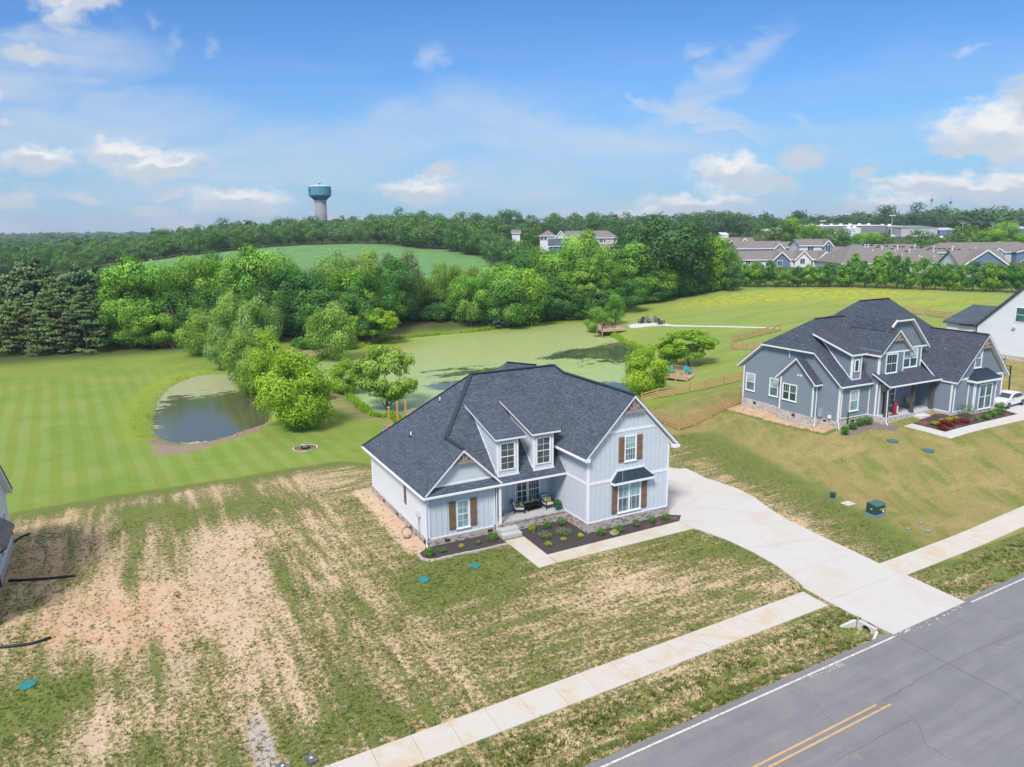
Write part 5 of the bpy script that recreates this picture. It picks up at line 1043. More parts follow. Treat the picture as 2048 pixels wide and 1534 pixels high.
mb = MB(); mb.slab([(XD+.75, 57.6, 2.75), (XD, 57.6, 3.35), (XD, 53.2, 3.35), (XD+.75, 53.2, 2.75)], .12); mb.build('window_hood', roofT, HD)
window(HD, (XD+.002, 54.0, 1.0), (0, 1, 0), (1, 0, 0), 1.2, 1.7, gu=glDark, gl=glDark, sill=False); window(HD, (XD+.002, 55.7, 1.0), (0, 1, 0), (1, 0, 0), 1.2, 1.7, gu=glDark, gl=glDark, sill=False); window(HD, (XD+.002, 58.6, 1.3), (0, 1, 0), (1, 0, 0), .9, 1.9, gu=glDark, gl=glDark, sill=False)
downspout(HD, [(XD+.7, 53.3, 2.7), (XD+.12, 53.3, 2.3), (XD+.12, 53.3, .2)], darkgut, .055)
rel(HD)
# ------------------------------------------------------------------ trees: prototypes (unit height), then copies
PROTO = {}
def crown(kind, seed, n, size):
    """leaf cards in a crown of unit height / unit width; size = card half length relative to crown height"""
    g = np.random.default_rng(seed); Ps, Ns, Ts = [], [], []
    if kind in ('cedar', 'spruce'):
        nb = 150 if n > 2500 else 60; per = n//nb
        for i in range(nb):
            h = .03+.95*(i/nb)**.92; prof = (1-h)**(.5 if kind == 'cedar' else .9)*(.54 if kind == 'cedar' else .42)*(.82+.36*g.random()); a = g.random()*6.283; lift = g.uniform(-.01, .07)
            t = g.random(per)**.6; r = prof*(.25+.8*t); aa = a+g.normal(size=per)*.20/(r*3+.35)
            P = np.stack([r*np.cos(aa), r*np.sin(aa), h+lift*t+g.normal(size=per)*.012-.02*(1-t)], 1); N_ = np.stack([np.cos(aa)*.6, np.sin(aa)*.6, np.full(per, .8)], 1)+g.normal(size=(per, 3))*.35
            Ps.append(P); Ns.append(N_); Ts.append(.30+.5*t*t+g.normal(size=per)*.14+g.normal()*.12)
    else:
        nl = {'broad': 46, 'oak': 60, 'willow': 38, 'bush': 30, 'column': 34, 'thin': 44, 'far': 16}[kind]
        for i in range(nl):
            while True:
                c = g.uniform(-1, 1, 3)
                if np.linalg.norm(c) < 1: break
            L = np.linalg.norm(c); c = c/L*(.35+.65*L**.5) if L > .2 else c
            if kind == 'broad' or kind == 'far': z = .55+c[2]*.41; w = .44*(1-.36*max(0, c[2])**2.2-.12*max(0, -c[2])); lr = g.uniform(.10, .17)
            elif kind == 'oak': z = .58+c[2]*.37; w = .43*(1-.30*max(0, c[2])**2); lr = g.uniform(.09, .145)
            elif kind == 'willow': z = .55+c[2]*.38; w = .40*(1-.45*max(0, c[2])**1.3); lr = g.uniform(.11, .17)
            elif kind == 'bush': z = .46+c[2]*.42; w = .42*(1-.35*max(0, c[2])); lr = g.uniform(.12, .19)
            elif kind == 'column': z = .52+c[2]*.43; w = .36*(1-.55*max(0, c[2])); lr = g.uniform(.10, .15)
            else: z = .60+c[2]*.34; w = .43*(1-.3*max(0, c[2])**2); lr = g.uniform(.07, .115)
            if kind == 'far': lr *= 1.5
            x, y = c[0]*w, c[1]*w; z = max(z, lr*.8+.02); m = n//nl; d = g.normal(size=(m, 3)); d[:, 2] += .25; d /= np.linalg.norm(d, axis=1)[:, None]
            rr = lr*(.55+.5*g.random(m)**.5)*(1+.22*np.sin(d[:, 0]*6+i)*np.cos(d[:, 1]*5+i*2)); P = np.array([x, y, z])+d*rr[:, None]*np.array([1.12, 1.12, .9])
            if kind == 'willow': P[:, 2] -= np.abs(g.normal(size=m))*.035
            N_ = d+g.normal(size=(m, 3))*.34+np.array([0, 0, .2])+.35*np.array([c[0], c[1], c[2]*.8]); Ps.append(P); Ns.append(N_); Ts.append(.46+.20*d[:, 2]+g.normal(size=m)*.17+g.normal()*.15)  # lobe tops tinted lighter, undersides darker: sunlit and shaded foliage put into colour
    P, N_, T_ = np.concatenate(Ps), np.concatenate(Ns), np.clip(np.concatenate(Ts), 0, 1)
    N_ /= np.linalg.norm(N_, axis=1)[:, None]; m = len(P)
    a = np.cross(N_, g.normal(size=(m, 3)))
    if kind == 'willow': a = a*.5+np.array([0, 0, -.6])*np.abs(g.random((m, 1))); a -= N_*(a*N_).sum(1)[:, None]
    a /= np.linalg.norm(a, axis=1)[:, None]+1e-9; b = np.cross(N_, a); s = size*(.55+.9*g.random(m))[:, None]; k = .42 if kind == 'willow' else .62
    V = np.stack([P-a*s, P-b*s*k+a*s*.1, P+a*s, P+b*s*k+a*s*.1], 1).reshape(-1, 3)
    V[:, 2] = np.maximum(V[:, 2], .005)
    return V, np.arange(4*m).reshape(-1, 4), T_
def trunk_mb(seed, kind, base=.022):
    g = random.Random(seed); mb = MB(); h = {'cedar': .85, 'spruce': .9, 'bush': .35, 'column': .8, 'thin': .6}.get(kind, .58); pts = [(g.uniform(-.01, .01)*i, g.uniform(-.01, .01)*i, -.02+h*i/5) for i in range(6)]
    mb.tube(pts, [base*1.3, base, base*.85, base*.7, base*.5, base*.3], 7)
    if kind not in ('cedar', 'spruce'):
        for i in range(7 if kind != 'far' else 3):
            k = g.randint(1, 4); a = g.random()*6.283; L = g.uniform(.16, .30)*(.8 if kind == 'column' else 1); p = pts[k]; r = base*.5*(1-k*.12)
            mb.tube([p, (p[0]+math.cos(a)*L*.5, p[1]+math.sin(a)*L*.5, p[2]+L*.35), (p[0]+math.cos(a)*L, p[1]+math.sin(a)*L, p[2]+L*.95)], [r, r*.7, r*.3], 5)
    return mb
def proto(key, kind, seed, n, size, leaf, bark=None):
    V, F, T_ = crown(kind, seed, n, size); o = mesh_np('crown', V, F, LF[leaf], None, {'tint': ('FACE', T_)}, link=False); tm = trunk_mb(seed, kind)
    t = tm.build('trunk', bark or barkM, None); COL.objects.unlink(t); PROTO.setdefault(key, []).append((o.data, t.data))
for i in range(4): proto('bright', 'broad', 10+i, 12000, .0155, 'bright')
for i in range(3): proto('deep', 'broad', 20+i, 12000, .015, 'deep')
for i in range(2): proto('oak', 'oak', 30+i, 11000, .014, 'oak')
for i in range(3): proto('willow', 'willow', 40+i, 11500, .018, 'willow')
for i in range(2): proto('yellow', 'bush', 50+i, 14000, .0165, 'yellow')
for i in range(2): proto('ywillow', 'thin', 55+i, 9500, .019, 'yellow')
for i in range(2): proto('wpale', 'bush', 45+i, 11500, .0175, 'pale')
proto('shade', 'thin', 58, 12000, .0175, 'pale', barkM)
for i in range(3): proto('cedar', 'cedar', 60+i, 8000, .020, 'cedar')
proto('spruce', 'spruce', 66, 3600, .030, 'spruce')
for i in range(3): proto('column', 'column', 70+i, 3000, .027, 'bright')
for i in range(2): proto('columnd', 'column', 75+i, 3000, .027, 'deep')
for i in range(5): proto('hill', 'broad', 80+i, 2400, .028, 'hill')
for i in range(3): proto('far', 'far', 90+i, 1300, .034, 'far')
for i in range(2): proto('tan', 'willow', 95+i, 5000, .024, 'tan')
for i in range(3): proto('scrub', 'bush', 100+i, 2200, .034, 'shrub')
for i in range(2): proto('scrubd', 'bush', 105+i, 2200, .034, 'deep')
TREE_N = [0]; REC = []
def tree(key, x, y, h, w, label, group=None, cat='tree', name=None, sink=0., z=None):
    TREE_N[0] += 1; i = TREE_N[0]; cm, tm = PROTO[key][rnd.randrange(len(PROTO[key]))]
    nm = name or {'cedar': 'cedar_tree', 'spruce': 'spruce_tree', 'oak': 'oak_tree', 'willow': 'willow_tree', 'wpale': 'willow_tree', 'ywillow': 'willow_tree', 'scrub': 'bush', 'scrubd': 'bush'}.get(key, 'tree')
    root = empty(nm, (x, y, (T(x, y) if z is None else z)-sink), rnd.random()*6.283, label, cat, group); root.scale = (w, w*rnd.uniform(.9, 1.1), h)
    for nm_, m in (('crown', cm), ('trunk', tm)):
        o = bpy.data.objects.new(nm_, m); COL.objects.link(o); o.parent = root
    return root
def tree_px(key, px, D, ytop, wpx, label, group=None, **k):
    """tree at azimuth of column px, distance D, crown top at photo row ytop, crown width wpx photo pixels"""
    D = DH(px, D); q = distp(px, D, ytop); z = T(q[0], q[1]); h = max(2., q[2]-z)
    depth = D/math.hypot(*(ray(px, 455)[:2]))*F_PX
    o = tree(key, q[0], q[1], h, wpx*depth/F_PX, label, group, **k)
    if group: REC.append((o, px, D, group, key, h))
    return o
def tree_base(key, px, pyb, ytop, wpx, label, group=None, **k):
    q = at(px, pyb); D = math.hypot(q[0], q[1])*(F_PX/math.hypot(*(ray(px, 455.)[:2])) if DH(px, 100) != 100 else 1); return tree_px(key, px, D, ytop, wpx, label, group, **k)

# --- cedars on the left
G1 = 'dark grey green cedars at the back of the left lawn'
for px, D, yt, w, l in ((-35, 146, 545, 120, None), (8, 146, 548, 110, None), (60, 148, 520, 135, 'tallest silvery cedar behind the left lawn'), (112, 146, 560, 95, None), (152, 149, 535, 105, None), (195, 153, 540, 95, None), (90, 140, 590, 80, None), (30, 140, 600, 90, None), (160, 141, 588, 85, None)):
    tree_px('cedar', px, D, yt, w*1.25, l or 'dark silvery green cedar standing in the clump behind the left lawn', None if l else G1)
# --- bright deciduous belt behind the ponds
G2 = 'broadleaf trees in the belt behind the ponds'
L2 = 'leafy green broadleaf tree in the dense belt behind the ponds'
for k, px, D, yt, w, l in (('bright', 268, 150, 514, 125, 'tall bright green tree beside the cedars, left of the dead snag'), ('bright', 225, 158, 535, 95, None), ('deep', 320, 160, 540, 100, None), ('bright', 352, 158, 528, 90, None), ('bright', 392, 163, 503, 100, None), ('deep', 432, 168, 508, 85, None), ('bright', 475, 164, 512, 95, None),
        ('bright', 512, 160, 491, 120, 'tallest bright green tree left of the bean field in the belt'), ('deep', 560, 158, 540, 95, None), ('bright', 545, 166, 505, 80, None), ('deep', 610, 160, 548, 110, None), ('deep', 640, 156, 580, 110, None), ('bright', 590, 168, 545, 80, None),
        ('willow', 640, 172, 506, 85, None), ('willow', 672, 172, 490, 95, 'pale green round topped tree in front of the bean field'), ('willow', 735, 172, 493, 70, 'pale green narrow topped tree beside the tallest pale one'), ('willow', 705, 170, 530, 95, None), ('bright', 575, 176, 528, 70, None),
        ('tan', 778, 176, 502, 60, 'brownish half bare tree in front of the bean field, left one'), ('tan', 815, 176, 500, 60, 'brownish half bare tree in front of the bean field, right one'), ('deep', 790, 168, 520, 85, None), ('bright', 690, 160, 545, 105, None), ('deep', 735, 158, 550, 105, None), ('bright', 852, 160, 550, 95, None), ('deep', 815, 158, 560, 90, None),
        ('willow', 880, 180, 519, 50, None), ('willow', 912, 180, 524, 50, None), ('willow', 945, 180, 526, 45, None), ('willow', 972, 180, 530, 45, None), ('bright', 900, 160, 550, 95, None), ('deep', 948, 158, 560, 85, None), ('bright', 940, 170, 545, 70, None),
        ('bright', 1005, 165, 525, 90, None), ('bright', 1040, 160, 530, 90, None), ('deep', 1080, 160, 540, 95, None), ('bright', 1012, 150, 560, 90, None), ('deep', 1060, 148, 575, 100, None), ('deep', 1110, 152, 560, 90, None), ('deep', 700, 150, 590, 95, None), ('deep', 870, 152, 590, 90, None), ('deep', 920, 152, 595, 80, None),
        ('bright', 1120, 175, 500, 100, None), ('bright', 1165, 172, 461, 95, 'tall pale tree in front of the beige apartment block'), ('bright', 1205, 170, 520, 75, None), ('deep', 1145, 160, 560, 90, None), ('deep', 1190, 155, 575, 80, None), ('shade', 1165, 165, 520, 90, None), ('bright', 1090, 180, 495, 80, None),
        ('deep', 1035, 190, 510, 80, None), ('deep', 1205, 182, 545, 70, None), ('bright', 1265, 168, 488, 95, 'bright green tree left of the big dark oak'), ('bright', 1305, 165, 530, 90, None), ('oak', 1325, 180, 430, 175, 'largest darkest tree, a spreading oak on the edge of the right meadow'), ('oak', 1290, 192, 450, 120, None), ('oak', 1372, 176, 470, 85, None),
        ('deep', 1350, 172, 500, 90, None), ('bright', 1400, 186, 466, 90, 'bright green tree right of the big dark oak'), ('bright', 1432, 192, 478, 80, None), ('deep', 1245, 160, 560, 80, None), ('deep', 1290, 162, 570, 90, None), ('bright', 1455, 198, 500, 60, None), ('deep', 345, 150, 585, 90, None), ('deep', 410, 152, 575, 100, None), ('deep', 470, 150, 590, 90, None), ('deep', 520, 150, 580, 95, None), ('bright', 250, 144, 590, 85, None), ('bright', 300, 144, 625, 80, None)):
    if 780 < px < 1000 and D < 165: D += 26
    if 1000 <= px < 1060: D = max(D, 172+(D-150)*.3)
    if 1060 <= px < 1250: D = max(D, 186+(D-150)*.25)
    if px >= 1250: D = max(D, 200+(px-1250)*.08+(D-160)*.2)
    tree_px(k, px, D, yt, w*1.22, l or L2, None if l else G2)
for k, px, py, yt, w, l in (('willow', 765, 652, 572, 112, 'pale spreading willow overhanging the far left bank of the large pond'), ('ywillow', 745, 688, 620, 90, 'yellow green low willow on the left shore of the large pond'), ('willow', 655, 728, 602, 100, 'soft pale willow between the two ponds'), ('wpale', 392, 712, 608, 76, 'bright pale tree right of the brush pile'),
        ('willow', 455, 718, 588, 85, 'pale round willow behind the small pond, left of two'), ('willow', 510, 728, 588, 90, 'pale round willow behind the small pond, right of two'), ('willow', 432, 742, 648, 58, 'low pale willow at the back of the small pond'), ('wpale', 484, 772, 664, 82, 'pale willow leaning over the small pond'), ('yellow', 530, 796, 668, 80, 'yellow green tree behind the big bush by the small pond'), ('wpale', 503, 802, 700, 66, 'pale green tree on the small pond shore beside the big bush'),
        ('yellow', 582, 856, 700, 152, 'large rounded yellow green bush on the right bank of the small pond'), ('yellow', 688, 788, 722, 70, 'low dark bottomed yellow green bush left of the shade tree'),
        ('spruce', 990, 652, 580, 58, 'small blue grey spruce on the far bank of the pond'), ('bright', 1197, 672, 614, 60, 'leafy green bush beside the far pond deck'), ('ywillow', 1380, 734, 664, 104, 'spreading yellow green tree behind the near pond deck'), ('yellow', 1292, 788, 694, 84, 'round yellow green bush on the shore left of the near deck'), ('ywillow', 1338, 734, 684, 70, 'smaller yellow green tree behind the near deck bush'),
        ('bright', 1232, 650, 590, 40, 'narrow light green tree behind the far pond deck'), ('scrub', 1140, 642, 610, 45, 'rounded green bush at the far end of the pond'), ('yellow', 640, 800, 755, 40, 'small yellow green shrub beside the big bush')):
    tree_base(k, px, py, yt-(6 if k in ('willow', 'yellow', 'ywillow') else 0), w*(1.05 if k in ('willow', 'wpale') else 1.15 if k == 'ywillow' else 1.1 if k == 'yellow' else 1), l)
tree_base('shade', 768, 832, 686, 156, 'open branched shade tree on the lawn shore behind the house', name='shade_tree')
# understory along the belt (bushes closing the foot of the belt)
G3 = 'bushes at the foot of the tree belt'
for px, py, h_ in [(x, 690+2*math.sin(x), 28+rnd.random()*16) for x in range(10, 372, 26)]+[(x, 672+rnd.random()*5, 30+rnd.random()*14) for x in range(548, 640, 22)]+[(x, 640+rnd.random()*3, 22+rnd.random()*12) for x in range(775, 980, 21)]+[(x, 646-(x-1010)*.04, 26+rnd.random()*18) for x in range(1030, 1230, 20)]+[(x, 612-(x-1250)*.17, 22+rnd.random()*12) for x in range(1255, 1450, 20)]+[(x, 698, 24+rnd.random()*10) for x in (600, 625, 700)]:
    tree_base('scrubd' if rnd.random() < .75 else 'scrub', px, py, py-h_, 44, 'low leafy bush at the foot of the tree belt', G3, cat='bush', name='bush')
# --- clipped row behind the right meadow
G4 = 'row of trees behind the right meadow'
row = [(1440, 520, 40), (1468, 528, 42), (1492, 525, 42), (1512, 522, 38), (1535, 516, 46), (1556, 530, 36), (1578, 536, 36), (1598, 532, 34), (1618, 530, 36), (1640, 532, 40), (1662, 524, 44), (1688, 528, 42), (1712, 508, 46), (1734, 518, 42), (1758, 512, 40), (1778, 505, 46), (1800, 506, 44), (1826, 520, 40), (1853, 512, 46), (1876, 520, 42), (1902, 524, 42), (1926, 528, 42), (1952, 518, 46), (1978, 522, 44), (2004, 526, 44), (2030, 524, 44), (2054, 525, 44), (1700, 522, 30), (1816, 514, 30), (1995, 524, 34)]
for i, (px, yt, w) in enumerate(row):
    py = 574+max(0, (px-1700))*.035+(8 if px < 1480 else 0); tree_base('columnd' if i % 3 == 1 else 'column', px, py, yt, w*1.15, 'upright green tree in the planted row behind the right meadow', G4)
# --- tree wall on the hill beyond the bean field
def wall(pts, n, G, L, key, wr, jitter=5., dj=25):
    P = np.array(pts, float); s = np.linspace(0, 1, n); k = np.linspace(0, 1, len(P))
    for i in range(n):
        px = np.interp(s[i], k, P[:, 0])+rnd.uniform(-6, 6); D = np.interp(s[i], k, P[:, 1])+rnd.uniform(-dj, dj)*.5; yt = np.interp(s[i], k, P[:, 2])+rnd.gauss(0, jitter); w = rnd.uniform(*wr)
        tree_px(key if rnd.random() < .8 else ('deep' if key == 'hill' else key), px, D, yt, w, L, G)
G5 = 'trees on the hill beyond the bean field'; L5 = 'tree in the woods along the far edge of the bean field'
wall([(-30, 462, 505), (120, 458, 500), (250, 455, 487), (340, 452, 478), (430, 452, 464), (520, 450, 455), (620, 450, 447), (760, 446, 443)], 44, G5, L5, 'hill', (34, 54), 5)
wall([(-30, 500, 492), (120, 500, 488), (250, 500, 478), (340, 490, 469), (430, 490, 457), (520, 490, 448), (620, 490, 441), (760, 480, 436)], 34, G5, L5, 'hill', (36, 56), 4)
wall([(330, 540, 462), (480, 540, 446), (600, 530, 440), (760, 520, 430), (900, 520, 430), (1060, 520, 428), (1220, 540, 432)], 26, G5, L5, 'hill', (36, 52), 4)
wall([(770, 438, 436), (830, 410, 440), (900, 392, 446), (960, 352, 456), (995, 340, 468)], 20, G5, L5, 'hill', (44, 66), 6)
wall([(780, 462, 430), (860, 440, 432), (930, 420, 438), (1010, 400, 446), (1060, 400, 452)], 14, G5, L5, 'hill', (46, 64), 6)
wall([(1000, 318, 478), (1040, 300, 486), (1060, 280, 495), (1050, 250, 505)], 8, G5, L5, 'hill', (50, 70), 6)
for px, D, yt, w, l in ((398, 505, 447, 30, 'dark tree rising above the woods, first left of the tower'), (444, 505, 441, 38, 'round dark tree rising above the woods, second left of the tower'), (480, 515, 450, 24, 'small round tree rising above the woods left of the tower'), (578, 520, 436, 36, 'dark tree rising just left of the water tower'), (622, 520, 430, 42, 'round dark tree in front of the water tower foot'), (795, 500, 420, 40, 'tallest spiky tree on the hill right of the tower'), (836, 500, 424, 38, 'tree with uneven top right of the spiky hill tree'), (952, 500, 426, 40, 'flat topped tree standing above the central hill woods'), (1010, 480, 420, 46, 'tall dark tree above the central hill woods'), (1190, 500, 424, 44, 'tree cluster top above the apartment roof'), (1255, 520, 428, 40, 'dark rounded tree right of the apartment roof')):
    tree_px('far', px, D, yt, w, l, None)
# --- trees between and behind the townhouses and the works
G6 = 'trees around the distant buildings on the right'; L6 = 'distant tree between the buildings on the right horizon'
wall([(1050, 430, 446), (1150, 430, 444), (1240, 440, 446), (1310, 470, 444), (1400, 520, 430), (1460, 520, 428), (1505, 520, 440)], 26, G6, L6, 'far', (38, 58), 4)
wall([(1500, 560, 442), (1560, 570, 440), (1620, 590, 438), (1700, 600, 432), (1800, 600, 428), (1900, 600, 430), (2000, 600, 428), (2080, 600, 434)], 34, G6, L6, 'far', (34, 52), 4)
wall([(1385, 610, 430), (1440, 620, 426), (1480, 620, 430)], 8, G6, L6, 'far', (40, 60), 3)
for px, D, yt, w, l in ((1598, 560, 421, 40, 'flat crowned dark tree on the right horizon beside the radio clouds'), (1775, 560, 411, 44, 'tall open crowned tree left of the first radio mast'), (1838, 560, 410, 52, 'tall open crowned tree below the first radio mast'), (1890, 560, 414, 40, 'spiky crowned tree below the second radio mast'), (1992, 560, 411, 62, 'broad tallest tree at the far right horizon'), (1535, 560, 430, 28, 'small round tree above the townhouse roofs on the skyline')):
    tree_px('far', px, D, yt, w, l, None)
for px, D, yt, w in ((1500, 330, 462, 44), (1520, 340, 452, 40), (1560, 350, 440, 60), (1588, 350, 438, 62), (1625, 345, 448, 56), (1655, 340, 456, 50), (1680, 330, 460, 46), (1700, 330, 458, 44), (1735, 330, 462, 60), (1765, 330, 466, 46), (1840, 325, 459, 58), (1865, 325, 463, 50), (1925, 320, 450, 60), (1945, 330, 452, 46), (1985, 325, 455, 56), (2015, 330, 442, 56), (2045, 325, 462, 50), (1712, 310, 474, 36), (1850, 305, 480, 30), (1805, 310, 484, 26)):
    tree_px('hill' if rnd.random() < .6 else 'bright', px, D, yt, w, 'mid distance tree between the townhouses and the works buildings', 'trees behind the townhouses')
# --- the far woods that read as one mass
def far_woods():
    g = np.random.default_rng(5); Vs, Fs, Ts = [], [], []; k = 0; base = [crown('far', 200+i, 260, .075) for i in range(4)]
    for i in range(1500):
        a = g.uniform(-120, 2180); D = 540+2400*g.random()**1.3
        if a > 700 and D < 640: continue
        q = distp(a, D); z = T(q[0], q[1]); h = g.uniform(11, 17); w = h*g.uniform(1.0, 1.6); V, F, T_ = base[i % 4]; th = g.random()*6.283; c, s = math.cos(th), math.sin(th)
        X = V.copy(); X[:, 0], X[:, 1] = V[:, 0]*c-V[:, 1]*s, V[:, 0]*s+V[:, 1]*c; X = X*np.array([w, w, h])+np.array([q[0], q[1], z-1.]); Vs.append(X); Fs.append(F+k); k += len(X); Ts.append(np.clip(T_+g.normal()*.15, 0, 1))
    o = mesh_np('distant_woods', np.concatenate(Vs), np.concatenate(Fs), LF['far'], None, {'tint': ('FACE', np.concatenate(Ts))}); tag(o, 'hazy blue green mass of distant woods along the whole horizon', 'woods', kind='stuff')
far_woods()
# dead snag and brush pile
sn = empty('dead_tree', tuple(at(340, 690)), 0, 'bare broken grey snag between the tree belt and brush pile', 'dead tree'); mb = MB(); mb.tube([(0, 0, 0), (.1, 0, 4), (0, .1, 8.2)], [.28, .24, .14], 7); mb.build('trunk', barkG, sn); mb = MB()
for a, z, L, dz in ((0, 7.2, 2.6, -1.2), (.9, 7.6, 2.2, .5), (2.4, 7.4, 2.8, .8), (3.3, 7., 3., -.6), (4.4, 6.4, 2.2, -1.8), (5.4, 6.8, 2.8, -2.5), (.4, 5.2, 2., -1.5)):
    mb.tube([(0, 0, z), (math.cos(a)*L*.5, math.sin(a)*L*.5, z+.5), (math.cos(a)*L, math.sin(a)*L, z+dz)], [.1, .06, .03], 5)
mb.build('branches', barkG, sn)
bp = at(352, 692); mb = MB()
for i in range(240):
    a = rnd.random()*6.28; r = abs(rnd.gauss(0, 1.5)); c = np.array([bp[0]+r*math.cos(a)*1.3, bp[1]+r*math.sin(a), bp[2]+rnd.random()*2.6*max(.1, 1-r/3.6)]); d = np.array([rnd.gauss(0, 1), rnd.gauss(0, 1), rnd.gauss(0, .55)]); d *= rnd.uniform(.5, 1.5)/np.linalg.norm(d); mb.tube([c-d, c+np.array([0, 0, .1]), c+d], [.05, .045, .02], 4, False)
tag(mb.build('brush_pile', simple('dry_brush', (.33, .22, .16), .95, .3, 2.)), 'heap of brown cut brush at the edge of the left lawn', 'brush pile')
for px, py, d_ in ((1135, 585, 1), (1215, 590, 2)):
    q = at(px, py+15); s_ = empty('dead_tree', tuple(q), rnd.random()*6, 'bare grey leaning dead tree in the belt, '+('left one below the apartment block' if d_ == 1 else 'right one beside the bright tree'), 'dead tree'); mb = MB(); mb.tube([(0, 0, 0), (.6, 0, 5), (1.6, .1, 9.5)], [.22, .16, .05], 6); mb.build('trunk', barkG, s_); mb = MB()
    for i in range(9): z = 2.5+i*.75; a = i*2.4; mb.tube([(.1*z, 0, z), (.1*z+math.cos(a)*1.6, math.sin(a)*1.6, z+1.3)], [.06, .02], 4)
    mb.build('branches', barkG, s_)

# labels of the grouped trees: nearest landmark to their left, row and order along it
ORD = 'first second third fourth fifth sixth seventh eighth ninth tenth eleventh twelfth thirteenth fourteenth fifteenth sixteenth seventeenth eighteenth nineteenth twentieth'.split()
KN = {'bright': 'bright green', 'deep': 'deep green', 'oak': 'dark', 'willow': 'pale', 'tan': 'brownish', 'hill': 'mid green', 'far': 'dusky green', 'column': 'bright', 'columnd': 'dark', 'cedar': 'silvery', 'shade': 'open branched', 'ywillow': 'yellow green', 'yellow': 'yellow green', 'spruce': 'blue grey', 'scrub': 'light', 'scrubd': 'dark'}
LM = {'cedar': ([(-99, 'the photo left edge'), (60, 'the tallest cedar')], 'cedar'),
      'belt': ([(-99, 'the photo left edge'), (268, 'the tall tree beside the cedars'), (340, 'the dead snag'), (512, 'the tallest bright belt tree'), (672, 'the tallest pale belt tree'), (815, 'the brownish trees'), (990, 'the blue spruce'), (1165, 'the tallest central tree'), (1265, 'the bright tree by the oak'), (1400, 'the big dark oak')], 'belt tree'),
      'hill': ([(-99, 'the photo left edge'), (150, 'the lowest end of the hill woods'), (270, 'the cedars'), (398, 'the first dark skyline tree'), (500, 'the third dark skyline tree'), (644, 'the water tower'), (720, 'the bean field top'), (795, 'the spiky hill tree'), (880, 'the top of the bean field edge'), (952, 'the flat topped hill tree'), (1010, 'the tall dark central hill tree'), (1112, 'the apartment block')], 'hill tree'),
      'right': ([(-99, 'the bean field'), (1080, 'the small hipped white house'), (1236, 'the apartment block'), (1325, 'the big oak'), (1440, 'the left end of the townhouses'), (1598, 'the flat crowned skyline tree'), (1700, 'the annex of the works'), (1783, 'the tall light pole'), (1858, 'the first radio mast'), (1896, 'the second radio mast'), (1992, 'the broadest skyline tree')], 'distant tree'),
      'row': ([(-99, 'the tree belt'), (1561, 'the blue townhouse gable'), (1668, 'the townhouse row end'), (1800, 'the middle of the vented roof'), (1925, 'the wide blue gable left edge')], 'row tree'),
      'bush': ([(-99, 'the photo left edge'), (350, 'the brush pile'), (600, 'the pale willow'), (770, 'the overhanging willow'), (990, 'the blue spruce'), (1232, 'the far deck')], 'low bush')}
def relabel():
    cnt = {}
    for g in sorted(set(r[3] for r in REC)):
        kind = 'cedar' if 'cedars' in g else 'belt' if 'belt behind' in g else 'hill' if 'hill' in g else 'row' if g.startswith('row') else 'bush' if 'bushes' in g else 'right'
        rs = sorted([r for r in REC if r[3] == g], key=lambda r: r[1]); Ds = sorted(r[2] for r in rs); a, b = Ds[len(Ds)//3], Ds[2*len(Ds)//3]; lms, noun = LM[kind]
        for o, px, D, _, key, h in rs:
            row = '' if kind in ('row', 'bush') else ('front' if D <= a else 'middle' if D <= b else 'back'); lm = [n for x, n in lms if x <= px][-1]; k = (kind, g, row, lm, key); cnt[k] = cnt.get(k, 0)+1
            o['label'] = f"{KN[key]} {noun}, {ORD[min(19, cnt[k]-1)]} right of {lm}"+(f", {row} row" if row else '')
relabel()
